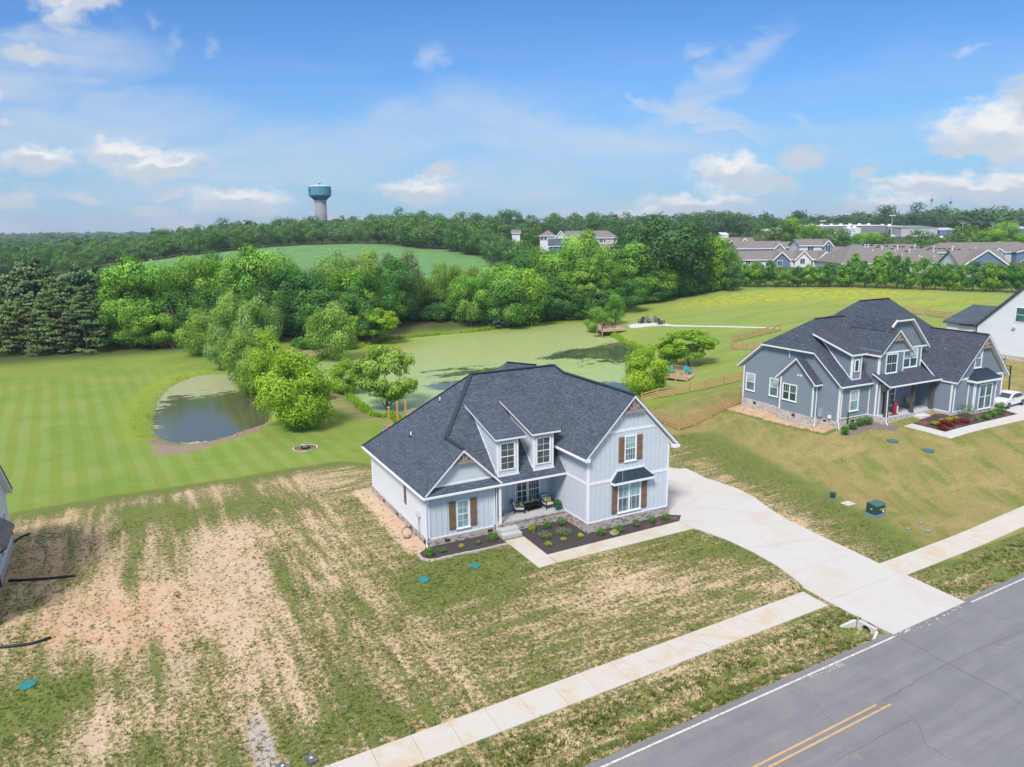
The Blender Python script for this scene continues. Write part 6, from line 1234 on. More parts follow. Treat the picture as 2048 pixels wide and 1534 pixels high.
# ------------------------------------------------------------------ plants in the beds
def plant(kind, px, py, r, label, h=None, cat='shrub', name=None, grp=None, leaf=.05, n=420):
    q = at(px, py); seed = int(px*7+py); rt = empty(name or 'shrub', (q[0], q[1], q[2]+.02), 0, label, cat, grp); h = h or r*1.5
    V, F, t_ = leafball(r, n, leaf, seed); V[:, 2] = (V[:, 2]/r*.5+.52)*h; V[:, 2] = np.maximum(V[:, 2], .01)
    mesh_np('foliage', V, F, LF[kind], rt, {'tint': ('FACE', t_)})
    mb = MB(); mb.tube([(0, 0, -.03), (0, 0, h*.6)], [.02, .01], 5); mb.build('stem', barkM, rt)
    return rt
def fl(n, x, y): return (1000+x/5.1125, 880+y/5.1125) if n == 4 else (720+x/5.1125, 880+y/5.1125)
for n, x, y, k, r, h, l in ((4, 328, 940, 'gold', .28, .62, 'upright golden shrub by the front steps'), (4, 475, 905, 'shrub', .38, .62, 'green round shrub against the porch wall, left one'), (4, 625, 875, 'shrub', .38, .62, 'green round shrub against the porch wall, right one'),
        (4, 493, 1088, 'gold', .24, .35, 'small golden shrub nearest the front path corner'), (4, 648, 1038, 'gold', .22, .3, 'small golden orange shrub in the middle of the front bed'), (4, 823, 1000, 'gold', .2, .32, 'small yellow shrub right of the pink flowers'), (4, 1032, 975, 'shrub', .34, .55, 'green shrub under the garage window, first from the house corner'),
        (4, 1165, 980, 'cream', .32, .42, 'cream variegated spiky plant beside the garden path'), (4, 1215, 940, 'shrub', .36, .5, 'green shrub under the garage window, behind the cream plant'), (4, 1392, 888, 'tan', .28, .55, 'thin yellow green shrub under the garage window'), (4, 1555, 848, 'shrub', .33, .5, 'green shrub second from the right end of the front bed'), (4, 1698, 818, 'shrub', .34, .5, 'green shrub at the right end of the front bed'),
        (3, 1352, 1030, 'shrub', .42, .62, 'green round shrub left of the front steps'), (3, 845, 1145, 'deep', .30, .26, 'low dark green plant in the left bed'), (3, 710, 1195, 'shrub', .32, .7, 'tall thin green shrub at the corner of the left bed'), (3, 1035, 1100, 'gold', .20, .24, 'tiny yellow green plant in the left bed, nearer the window'), (3, 1208, 1065, 'tan', .18, .25, 'tiny pinkish green plant in the left bed, nearer the steps')):
    px, py = fl(n, x, y); plant(k, px, py, r, l, h)
for x, y, r, l in ((460, 1005, .48, 'clump of pink and white flowers nearer the front path'), (645, 965, .66, 'larger clump of pink and white flowers in the middle of the front bed')):
    px, py = fl(4, x, y); rt = plant('shrub', px, py, r, l, .42, 'flowers', 'flower_clump', leaf=.05); V, F, t_ = leafball(r*1.02, 130, .045, int(x)); V[:, 2] = (V[:, 2]/r*.5+.6)*.45; mesh_np('flowers', V, F, LF['pink'], rt, {'tint': ('FACE', np.clip(t_+rng.normal(size=len(t_))*.3, 0, 1))})
for i, (x, y, k, r, h, l) in enumerate(((1285, 1000, 'shrub', 1.0, 1.25, 'largest bright green bush by the slate blue house bay window'), (1550, 1050, 'shrub', .42, .7, 'green shrub below the bay window, left of three'), (1625, 1015, 'shrub', .42, .7, 'green shrub below the bay window, middle of three'), (1735, 985, 'shrub', .55, 1.2, 'tall light green shrub below the bay window, right of three'),
        (865, 1130, 'gold', .36, .42, 'golden shrub at the left of the slate blue house bed'), (970, 1095, 'gold', .34, .42, 'golden shrub second from left in the right hand bed'), (1060, 1085, 'gold', .38, .5, 'golden shrub in front of the large green bush'), (1135, 1060, 'gold', .32, .4, 'golden shrub touching the large green bush'),
        (940, 1150, 'redleaf', .36, .35, 'red leaved shrub left of the red group'), (1000, 1120, 'redleaf', .42, .5, 'red leaved shrub at the centre of the red group'), (980, 1190, 'redleaf', .5, .35, 'low red leaved shrub nearest the garden path corner'), (1160, 1105, 'redleaf', .62, .5, 'widest red leaved shrub in the right hand bed'), (1075, 1140, 'redleaf', .34, .35, 'small red leaved shrub between the larger red ones'), (1270, 1095, 'redleaf', .5, .4, 'red leaved shrub at the right of the red group'),
        (0, 1085, 'deep', .0, 0, ''), (1415, 1065, 'tan', .22, .4, 'thin brown plant right of the red shrubs'))):
    if r: plant(k, 1738+x/6.6065, 680+y/6.6065, r, l, h, leaf=.075, n=380)
for x, y, r, h, l in ((1585, 1125, .35, .9, 'dark green shrub under the downspout of the slate blue house'), (1690, 1050, .42, .7, 'dark green shrub left of three by the slate blue house wall'), (1785, 1010, .48, .85, 'dark green shrub middle of three by the slate blue house wall'), (1880, 990, .48, .9, 'dark green shrub right of three by the slate blue house wall'), (1600, 1000, .16, 1.6, 'thin young sapling by the slate blue house corner')):
    plant('deep', 1450+x/6.6065, 700+y/6.6065, r, l, h, leaf=.07)
# stone edging of the left bed
stoneM = simple('limestone', (.46, .40, .37), .9, .15, 5., bmp=.4); ed = [fl(3, *p) for p in ((592, 1165), (608, 1195), (628, 1218), (665, 1232), (712, 1238), (765, 1234), (820, 1222), (885, 1205), (950, 1192), (1010, 1178), (1080, 1162), (1150, 1152), (1225, 1135), (1300, 1118), (1370, 1102), (1435, 1084), (1495, 1072), (1530, 1068))]
P_ = [at(*p) for p in ed]
for i, (a, b) in enumerate(zip(P_[:-1], P_[1:])):
    c = (a+b)/2; d = b-a; L = np.linalg.norm(d[:2]); bm = bmesh.new(); bmesh.ops.create_cube(bm, size=1.)
    bmesh.ops.subdivide_edges(bm, edges=bm.edges[:], cuts=2)
    for v in bm.verts: v.co = Vector((v.co.x*L*.94*(1+rnd.gauss(0, .03)), v.co.y*.2*(1+rnd.gauss(0, .08)), v.co.z*.13*(1+rnd.gauss(0, .08))))
    me = bpy.data.meshes.new('edging_stone'); bm.to_mesh(me); bm.free(); me.materials.append(stoneM); finish(me); o = bpy.data.objects.new('edging_stone', me); COL.objects.link(o); o.location = (c[0], c[1], c[2]+.04+rnd.random()*.02); o.rotation_euler = (0, 0, math.atan2(d[1], d[0])); tag(o, 'flat pale edging stone along the left mulch bed', 'stone', 'edging stones of the left mulch bed')
# ------------------------------------------------------------------ covers, boxes, utilities
teal = simple('teal_plastic', (.03, .22, .22), .5, .06, 2.)
def lid(px, py, r, label, grp='teal round tank lids in the lawns', mat=None):
    q = at(px, py); e = empty('tank_lid', tuple(q), 0, label, 'tank lid', grp); mb = MB(); mb.lathe([(r, -.1), (r, .05), (r*.97, .07), (r*.55, .085), (r*.52, .075), (r*.2, .08), (.01, .08)], n=28); mb.build('cover', mat or teal, e, False)
    for i in range(4): mb = MB(); a = i*1.57+.6; mb.lathe([(.02, .07), (.02, .09), (.005, .095)], (r*.85*math.cos(a), r*.85*math.sin(a), 0), 6); mb.build('screw', black, e)
lid(950, 1132, .37, 'teal round tank lid nearest the garden path'); lid(848, 1160, .38, 'teal round tank lid left of the other one before the left bed'); lid(55, 1371, .39, 'teal round tank lid at the lower left of the photo')
tealf = simple('teal_faded', (.07, .16, .17), .6, .06, 2.); lid(1785, 882, .5, 'faded teal round lid nearer the slate blue house', mat=tealf); lid(1856, 901, .5, 'faded teal round lid farther right in the brown lawn', mat=tealf)
q = at(1750, 1030); tf = empty('transformer_box', tuple(q), R(2), 'dark green padmounted transformer box on a grey base', 'transformer'); grn = simple('utility_green', (.025, .075, .068), .45, .1, 1.5); sc = 1.0
mb = MB(); mb.box(-.62*sc, .62*sc, -.5, .5, -.1, .2); mb.build('base_pad', simple('pad_grey', (.20, .26, .29), .7), tf)
mb = MB(); mb.prism([(-.55, -.42, .2), (-.55, .42, .2), (-.55, .42, .95), (-.55, .34, 1.03), (-.55, -.30, 1.0), (-.55, -.42, .92)], (1.1, 0, 0)); mb.build('cabinet', grn, tf); mb = MB(); mb.prism([(-.58, -.45, .90), (-.58, -.30, 1.02), (-.58, .36, 1.06), (-.58, .45, .97)], (1.16, 0, 0)); mb.build('lid', simple('utility_green_lid', (.07, .14, .13), .45), tf)
mb = MB(); mb.box(.25, .42, -.432, -.42, .3, .5); mb.build('warning_label', white, tf); mb = MB(); mb.box(-.1+.0, .46, -.431, -.42, .55, .62); mb.box(-.558, -.55, -.1, .05, .55, .65); mb.build('warning_stripe', simple('label_yellow', (.75, .45, .03)), tf)
q = at(1665, 998); pe = empty('utility_pedestal', tuple(q), 0, 'small dark green utility pedestal left of the transformer', 'pedestal'); mb = MB(); mb.box(-.15, .15, -.15, .15, .08, .55); mb.build('post', grn, pe); mb = MB(); mb.box(-.22, .22, -.22, .22, -.03, .1); mb.build('collar', MAT['pad_grey'], pe); mb = MB(); mb.box(-.16, .16, -.16, .16, .55, .60); mb.build('cap', MAT['utility_green_lid'], pe)
q = at(1696, 1007); e = empty('manhole_pad', tuple(q), 0, 'pale square concrete lid in the grass beside the transformer', 'concrete lid'); mb = MB(); mb.box(-.45, .45, -.38, .38, -.1, .05); mb.build('slab', concs, e, bevel=.03); mb = MB(); mb.lathe([(.25, .05), (.25, .06), (.01, .062)], n=20); mb.build('cover', concs, e)
for px, py, l in ((1817, 1058, 'blue grey water meter box, left of three near the sidewalk'), (1843, 1046, 'blue grey water meter box, upper right of three near the sidewalk'), (1856, 1063, 'blue grey water meter box, lower right of three near the sidewalk')):
    q = at(px, py); e = empty('water_meter_box', tuple(q), .3, l, 'meter box', 'water meter boxes'); mb = MB(); mb.box(-.2, .2, -.15, .15, -.1, .05); mb.build('box', simple('meter_teal', (.14, .21, .24), .5) if 'meter_teal' not in MAT else MAT['meter_teal'], e); mb = MB(); mb.box(-.1, .1, -.06, .06, .05, .065); mb.build('lid', simple('meter_lid', (.35, .50, .50), .4) if 'meter_lid' not in MAT else MAT['meter_lid'], e)
for px, py, rz, l in ((623, 1521, .25, 'grey utility box with a pale tag at the end of the sidewalk'), (566, 1537, .5, 'dark utility box cut off by the bottom edge')):
    q = at(px, py); e = empty('utility_box', tuple(q), rz, l, 'utility box'); mb = MB(); mb.box(-.18, .18, -.28, .28, -.1, .12); mb.build('box', simple('box_dark', (.13, .13, .14), .6) if 'box_dark' not in MAT else MAT['box_dark'], e); mb = MB(); mb.box(-.05, .06, -.02, .07, .12, .13); mb.build('tag', white, e)
# fire ring in the lawn
q = at(611, 897); fr = empty('fire_ring', tuple(q), 0, 'round brown fire pit with pale stone rim on the lawn', 'fire pit'); mb = MB(); mb.lathe([(1.15, .0), (1.15, .05), (.01, .052)], n=36); mb.build('mulch_disc', simple('disc_brown', (.17, .12, .09), .95, .3, 8.), fr)
for i in range(22): a = i/22*6.283; a2 = (i+.9)/22*6.283; mb = MB(); mb.obox((1.17*math.cos(a), 1.17*math.sin(a), 0), (1.17*(math.cos(a2)-math.cos(a)), 1.17*(math.sin(a2)-math.sin(a)), 0), (.1*math.cos(a), .1*math.sin(a), 0), (0, 0, .09+.02*(i % 3))); mb.build('rim_stone', MAT['limestone'] if i % 5 else white, fr)
mb = MB(); mb.lathe([(.46, .05), (.46, .2), (.4, .2), (.4, .06), (.01, .06)], n=20); mb.build('metal_ring', black, fr)
for i in range(5): mb = MB(); a = i*1.26; mb.tube([(.3*math.cos(a), .3*math.sin(a), .1), (.03*math.cos(a+3), .03*math.sin(a+3), .38)], .045, 6); mb.build('log', barkG, fr)
# hoses and drain pipes on the left
blk = simple('black_plastic', (.016, .018, .022), .5, .2)
def pipe(pts, r, name, label, cat, dz=.0, mat=None, n=8):
    P = [at(*p) for p in pts]; Q = []
    for i in range(len(P)-1):
        for k in range(6): Q.append(P[i]+(P[i+1]-P[i])*k/6)
    Q.append(P[-1]); Q = [(p[0], p[1], T(p[0], p[1])+r*.8+dz) for p in Q]
    for _ in range(3): Q = [Q[0]]+[tuple((np.array(Q[i-1])+2*np.array(Q[i])+np.array(Q[i+1]))/4) for i in range(1, len(Q)-1)]+[Q[-1]]
    mb = MB(); mb.tube(Q, r, n); return tag(mb.build(name, mat or blk, None, True), label, cat)
pipe([(18, 1163), (60, 1161), (105, 1158), (151, 1153)], .085, 'drain_pipe', 'long straight black drain pipe lying from the left house corner', 'pipe'); pipe([(-10, 1298), (30, 1294), (70, 1288), (102, 1277)], .085, 'drain_pipe', 'curved black drain pipe lying in the lower left yard', 'pipe')
pipe([(22, 1092), (32, 1082), (45, 1074), (60, 1069)], .08, 'drain_pipe', 'short black drain pipe curving from the left house wall', 'pipe'); pipe([(15, 1076), (20, 1071), (25, 1068)], .08, 'drain_pipe', 'stub of black drain pipe behind the left house corner', 'pipe')
pipe([(25, 1078), (50, 1078), (75, 1072), (95, 1066), (120, 1068), (122, 1074), (100, 1076), (80, 1072), (92, 1066), (108, 1070), (95, 1078), (72, 1083), (68, 1078), (84, 1074)], .022, 'garden_hose', 'thin grey hose lying in loops in the left yard', 'hose', mat=simple('hose_grey', (.10, .12, .12), .5), n=6)
pipe([(70, 1082), (86, 1088), (91, 1100), (92, 1118), (90, 1132), (78, 1150), (62, 1168), (46, 1184)], .02, 'garden_hose', 'thin hose running down the left yard over the drain pipe', 'hose', mat=MAT['hose_grey'], n=6)
hc = [(817+6*math.cos(a)+a*.25, 1078-4+8*math.sin(a)) for a in np.linspace(0, 15, 26)]; q0 = at(815, 1076); mb = MB(); mb.tube([(q0[0]+.35*math.cos(a)*(1+.1*math.sin(3*a)), q0[1]+.12*math.sin(a*.9), q0[2]+.42+.40*math.sin(a)) for a in np.linspace(0, 19, 80)], .018, 5); hb = mb.build('garden_hose', blk, None, True); tag(hb, 'black coiled garden hose against the side of the pale blue house', 'hose')
# culvert
q1, q2 = at(1712, 1252), at(1778, 1283); cv = empty('culvert', tuple(gz(1742, 1262, -.2)), 0, 'concrete culvert headwall with a round pipe under the driveway', 'culvert'); ax = np.array([34.95, 24.75, 0])
cc = simple('culvert_concrete', (.58, .56, .53), .85, .1, 2.); b0 = cv.location
mb = MB(); x0 = 34.8-b0.x; yy = 24.5-b0.y; z0 = -b0.z
N_ = 16; ring = [(x0, yy+.30*math.cos(t), z0-.16+.30*math.sin(t)) for t in np.linspace(0, 2*math.pi, N_, endpoint=False)]
def sqp(t): c, s = math.cos(t), math.sin(t); k = 1/max(abs(c), abs(s)); return (x0, yy+.62*c*k*(1 if s < 0 else .9), z0-.16+(.36 if s > 0 else .5)*s*k)
outer = [sqp(t) for t in np.linspace(0, 2*math.pi, N_, endpoint=False)]
for i in range(N_): j = (i+1) % N_; mb.prism([ring[i], ring[j], outer[j], outer[i]], (.2, 0, 0))
mb.build('headwall', cc, cv)
for s in (-1, 1): mb = MB(); mb.prism([(x0, yy+s*.62, z0+.17), (x0, yy+s*.62, z0-.6), (x0-1.0, yy+s*1.0, z0-.6), (x0-1.0, yy+s*1.0, z0-.22)], (0, s*.14, 0)); mb.build('wing_wall', cc, cv)
mb = MB(); mb.tube([(x0+.02, yy, z0-.16), (x0+.9, yy, z0-.34)], [.31, .27], 16, False); mb.build('pipe', simple('pipe_inside', (.20, .14, .09), .9), cv)
# chalk writing on the road
cu = bpy.data.curves.new('chalk', 'FONT'); cu.body = 'Turn Bill'; cu.size = .42; cu.shear = .0; cu.extrude = .002; ob = bpy.data.objects.new('chalk_tmp', cu); COL.objects.link(ob); bpy.context.view_layer.update(); me = bpy.data.meshes.new_from_object(ob.evaluated_get(bpy.context.evaluated_depsgraph_get())); bpy.data.objects.remove(ob)
me.materials.append(flat('chalk', (.55, .52, .54), .3)); o = bpy.data.objects.new('road_writing', me); COL.objects.link(o); w0 = gz(1651, 1347, .03); w1 = gz(1690, 1330, .03); L0 = max(v.co.x for v in me.vertices); dv = w1-w0; o.location = (w0[0], w0[1], .034); o.rotation_euler = (0, 0, math.atan2(dv[1], dv[0])); k_ = np.linalg.norm(dv[:2])/L0; o.scale = (k_, k_*1.25, 1); tag(o, kind='structure')
mb = MB(); a0, a1 = gz(1619, 1355, .034), gz(1645, 1345, .034); mb.bar(a0, a1, .03, .003); h_ = (a1-a0)/np.linalg.norm(a1-a0); mb.bar(a0, a0+h_*.22+np.array([-.02, .12, 0]), .03, .003); mb.bar(a0, a0+h_*.22+np.array([.03, -.12, 0]), .03, .003); tag(mb.build('road_writing', MAT['chalk']), kind='structure')

# ------------------------------------------------------------------ fences
def fence(pts, label, gate=None, sp=2.4, h=1.3):
    P = [at(*p) if len(p) == 2 else np.array(p, float) for p in pts]; e = empty('wooden_fence', tuple(P[0]), 0, label, 'fence'); o = P[0]
    segs = []
    for a, b in zip(P[:-1], P[1:]):
        L = np.linalg.norm((b-a)[:2]); n = max(1, round(L/sp))
        for i in range(n): segs.append((a+(b-a)*i/n, a+(b-a)*(i+1)/n))
    pts_ = [s[0] for s in segs]+[segs[-1][1]]; g = [np.array([p[0], p[1], T(p[0], p[1])])-o for p in pts_]
    for p in g: mb = MB(); mb.cbox(p[0], p[1], p[2]-.2, .16, .16, h+.27); mb.build('post', fenceM, e)
    for k in range(4):
        zz = .22+k*(h-.32)/3+.02*(k == 3); mb = MB()
        for a, b in zip(g[:-1], g[1:]): mb.bar(a+Z*zz, b+Z*zz, .04, .165)
        r_ = mb.build('rail', fenceM, e)
    if gate is not None and gate < len(g)-1: a, b = g[gate], g[gate+1]; mb = MB(); mb.bar(a+Z*.25, b+Z*(h-.1), .04, .13); mb.build('gate_brace', fenceM, e)
    return e
fence([(1483, 806), (1358, 861), (1303, 840), (1288, 832)], 'near wooden rail fence running from the slate blue house wall to its corner')
fence([(1283, 806), (1410, 779), (1484, 762), (1700, 700, )][:3], 'long wooden rail fence with a braced gate behind the first one', gate=6)
fence([(1560, 662), (1463, 686), (1463, 699), (1530, 700)], 'far wooden fence section left of the slate blue house roof')
fence([(1800, 626), (1850, 631), (1925, 642)], 'far wooden rail fence right of the slate blue house roof')

# ------------------------------------------------------------------ decks, chairs
def deck(P, base_z, top_z, label, rails, step=0.16, posts=True):
    P = [np.array([p[0], p[1]]) for p in P]; o = np.array([P[0][0], P[0][1], 0]); e = empty('pond_deck', (P[0][0], P[0][1], top_z), 0, label, 'deck'); mb = MB(); a, b, c, d = P
    nb = max(6, int(np.linalg.norm(b-a)/.15))
    for i in range(nb):
        f0, f1 = i/nb, (i+.93)/nb; q = [a+(b-a)*f0, a+(b-a)*f1, d+(c-d)*f1, d+(c-d)*f0]; mb.slab([(p[0]-o[0], p[1]-o[1], 0) for p in q], .04)
    mb.build('deck_boards', deckM, e); mb = MB()
    for i in range(4): p, q = P[i], P[(i+1) % 4]; mb.bar((p[0]-o[0], p[1]-o[1], -.16), (q[0]-o[0], q[1]-o[1], -.16), .05, .24)
    mb.build('rim_joist', deckM, e)
    for p in (a, b, c, d, (a+b)/2, (b+c)/2): mb = MB(); mb.cbox(p[0]-o[0], p[1]-o[1], base_z-top_z, .13, .13, top_z-base_z); mb.build('support_post', deckM, e)
    for (i, t0, j, t1) in rails:
        p = P[i]+(P[(i+1) % 4]-P[i])*t0; q = P[i]+(P[(i+1) % 4]-P[i])*t1; L = np.linalg.norm(q-p); mb = MB(); p3, q3 = np.array([p[0]-o[0], p[1]-o[1], 0]), np.array([q[0]-o[0], q[1]-o[1], 0]); mb.bar(p3+Z*.95, q3+Z*.95, .12, .04); mb.bar(p3+Z*.12, q3+Z*.12, .04, .07)
        n = int(L/.19)
        for k in range(1, n): r0 = p3+(q3-p3)*k/n; mb.cbox(r0[0], r0[1], .12, .04, .04, .82)
        for k in range(3): r0 = p3+(q3-p3)*k/2; mb.cbox(r0[0], r0[1], -.1, .1, .1, 1.08)
        mb.build('railing', deckM, e)
    return e
zt = .15; dk = [gz(*p, zt)[:2] for p in ((1330, 752), (1374, 757), (1391, 748), (1352, 742))]
dk = [gz(1328, 750, zt)[:2], gz(1375, 758, zt)[:2], gz(1391, 748.5, zt)[:2], gz(1346, 741.5, zt)[:2]]
deck(dk, -1.6, zt, 'near pond deck with teal chairs and wooden railings', [(0, 0, 0, 1), (2, 0, 0, 1), (3, 0, 0, 1)])
zt2 = -.2; d2 = [gz(1194, 662, zt2)[:2], gz(1206, 673, zt2)[:2], gz(1252, 663, zt2)[:2], gz(1232, 655, zt2)[:2]]
d2 = [gz(1204.5, 661.5, zt2)[:2], gz(1194.5, 656, zt2)[:2], gz(1238, 653, zt2)[:2], gz(1254, 658.5, zt2)[:2]]
deck([d2[0], d2[3], d2[2], d2[1]], -2.4, zt2, 'far pond deck on tall posts standing over the water', [(0, 0, 0, .95), (3, 0, 0, 1), (2, .25, 0, 1)])
def adirondack_mesh(mat, root):
    for s in (-.28, .28): mb = MB(); mb.bar((s, -.42, .36), (s, .5, .06), .04, .12); mb.bar((s, -.38, 0), (s, -.38, .56), .09, .04); mb.bar((s, .2, .05), (s, .25, .55), .06, .04); mb.build('side_frame', mat, root); mb = MB(); mb.bar((s*1.1, -.46, .57), (s*1.1, .34, .57), .14, .03); mb.build('armrest', mat, root)
    mb = MB()
    for i in range(6): f = i/5; mb.bar((-.27, -.38+f*.5, .37-f*.16), (.27, -.38+f*.5, .37-f*.16), .085, .02)
    mb.build('seat', mat, root); mb = MB()
    for i in range(7): x = -.27+i*.09; hh = 1.0-.09*((i-3)/3)**2*1.6; mb.obox((x-.037, .14, .22), (.074, 0, 0), (0, .36*hh, .78*hh), (0, .02, -.01))
    mb.build('backrest', mat, root)
dkch = simple('dark_brown_plastic', (.05, .045, .05), .5); tealch = simple('teal_chair', (.02, .36, .42), .5); greych = simple('grey_chair', (.16, .16, .18), .5)
def chair_at(p, rz, mat, label, grp, s=1.):
    e = empty('adirondack_chair', tuple(p), rz, label, 'chair', grp); e.scale = (s, s, s); adirondack_mesh(mat, e); return e
ck = [gz(1341, 752.5, zt), gz(1376, 747, zt)]
chair_at(gz(1343, 746.5, zt+.03), R(-25), tealch, 'teal adirondack chair at the left of the near deck', 'teal chairs on the near deck', 1.1); chair_at(gz(1376, 748.5, zt+.03), R(-10), tealch, 'teal adirondack chair at the right of the near deck', 'teal chairs on the near deck', 1.2)
q = gz(1361, 750, zt+.02); e = empty('side_table', tuple(q), 0, 'small teal side table between the chairs on the near deck', 'table'); mb = MB(); mb.box(-.28, .28, -.25, .25, .40, .44); mb.build('table_top', tealch, e)
for sx in (-.22, .22):
    for sy in (-.2, .2): mb = MB(); mb.bar((sx, sy, 0), (sx, sy, .4), .05); mb.build('leg', tealch, e)
chair_at(gz(1210.5, 656.8, zt2+.03), R(10), dkch, 'dark chair on the far pond deck, left one', 'dark chairs on the far pond deck', 1.2); chair_at(gz(1227, 655.3, zt2+.03), R(-5), dkch, 'dark chair on the far pond deck, right one', 'dark chairs on the far pond deck', 1.2)
for px, py, rz, m, l in ((1283, 647, -70, dkch, 'dark adirondack chair, leftmost on the gravel circle'), (1297, 646.5, -10, greych, 'grey adirondack chair, second from left on the gravel circle'), (1313, 645.5, 0, greych, 'grey adirondack chair at the back right of the gravel circle'), (1322, 649, 80, dkch, 'black adirondack chair, rightmost on the gravel circle')):
    chair_at(at(px, py), R(rz), m, l, 'adirondack chairs round the gravel circle', 1.55)
gravM = simple('pale_gravel', (.60, .585, .57), .95, .2, 2.5, fine=.3, bmp=.5)
tag(drape('gravel_area', [at(*p)[:2] for p in ((1256, 652), (1262, 656), (1280, 655), (1300, 652.5), (1322, 651.5), (1331, 648.5), (1326, 645.5), (1300, 644.5), (1280, 646.5), (1262, 649))], .04, gravM, step=2.), kind='structure')
gp = [(1326, 647.2), (1345, 650), (1390, 651.3), (1430, 652), (1470, 652.6), (1520, 654.2), (1560, 655.6), (1560, 656.8), (1520, 656), (1470, 654.8), (1430, 654), (1390, 653.3), (1345, 652.6), (1326, 651.2)]
tag(drape('gravel_path', [at(*p)[:2] for p in gp], .04, gravM, step=2.), kind='structure')
# dock posts, canoe behind the house
for px, pb, pt, l in ((779, 864, 813, 'tall orange brown dock post, left of four'), (796, 856, 803, 'tall orange brown dock post, second from left'), (812, 848, 793, 'tallest dock post with a blue cap, third from left'), (826, 845, 817, 'short dock post, rightmost of four')):
    q = at(px, pb); D = math.hypot(q[0], q[1]); top = distp(px, D, pt); hh = top[2]-q[2]; e = empty('dock_post', tuple(q), 0, l, 'post', 'wooden dock posts behind the house'); mb = MB(); mb.cbox(0, 0, -.4, .2, .2, hh+.3); mb.build('shaft', dockM, e); mb = MB(); mb.cbox(0, 0, hh-.15, .3, .3, .1); mb.lathe([(.12, hh-.05), (.02, hh+.08)], n=4); mb.build('cap', simple('cap_blue', (.08, .18, .30)) if pt == 793 else dockM, e)
q = at(800, 856); e = empty('small_dock', tuple(q+np.array([.9, -.1, 0])), R(-35), 'low wooden dock platform between the dock posts', 'dock'); mb = MB()
for i in range(16): mb.box(-1.4+i*.18, -1.4+i*.18+.16, -1., 1.6, .1, .14)
mb.build('deck_boards', simple('dock_grey', (.42, .40, .38), .8), e)
q = at(770, 862); cn = empty('canoe', tuple(q+np.array([.35, .3, 0])), R(62), 'grey canoe pulled onto the grass by the dock posts', 'canoe'); L = 4.4; V = []; F = []; n = 17; m = 9
for i in range(n):
    t = i/(n-1)*2-1; w = .42*(1-abs(t)**2.4); sh = .30+.16*abs(t)**3
    for j in range(m): a = math.pi*j/(m-1); V.append((t*L/2, w*math.cos(a), .33+(sh-.30)-(.33)*math.sin(a)**.8*(1-.6*abs(t)**6)))
for i in range(n-1):
    for j in range(m-1): F.append((i*m+j, i*m+j+1, (i+1)*m+j+1, (i+1)*m+j))
me = bpy.data.meshes.new('hull'); me.from_pydata(V, [], F); me.materials.append(simple('canoe_grey', (.33, .33, .33), .45, .1, spec=.5)); finish(me, True, True); o = bpy.data.objects.new('hull', me); COL.objects.link(o); o.parent = cn; md = o.modifiers.new('s', 'SOLIDIFY'); md.thickness = .03
for x in (-1.1, .9): mb = MB(); mb.box(x-.1, x+.1, -.36, .36, .24, .27); mb.build('seat', dockM, cn)
q = at(818, 856); e = empty('kayak', tuple(q+np.array([.4, 1.0, .2])), R(25), 'blue boat hull half hidden behind the roof near the dock posts', 'boat'); mb = MB(); mb.lathe([(.02, -1.5), (.22, -1.1), (.32, 0), (.22, 1.1), (.02, 1.5)], n=12); mb.v = [(z_, y_, x_*.7+.2) for x_, y_, z_ in mb.v]; mb.build('hull', simple('boat_blue', (.02, .09, .28), .35), e, True); mb = MB(); mb.lathe([(.2, 0), (.24, .02), (.24, .05), (.18, .06)], (0, 0, .38), 12); mb.build('cockpit_rim', black, e)

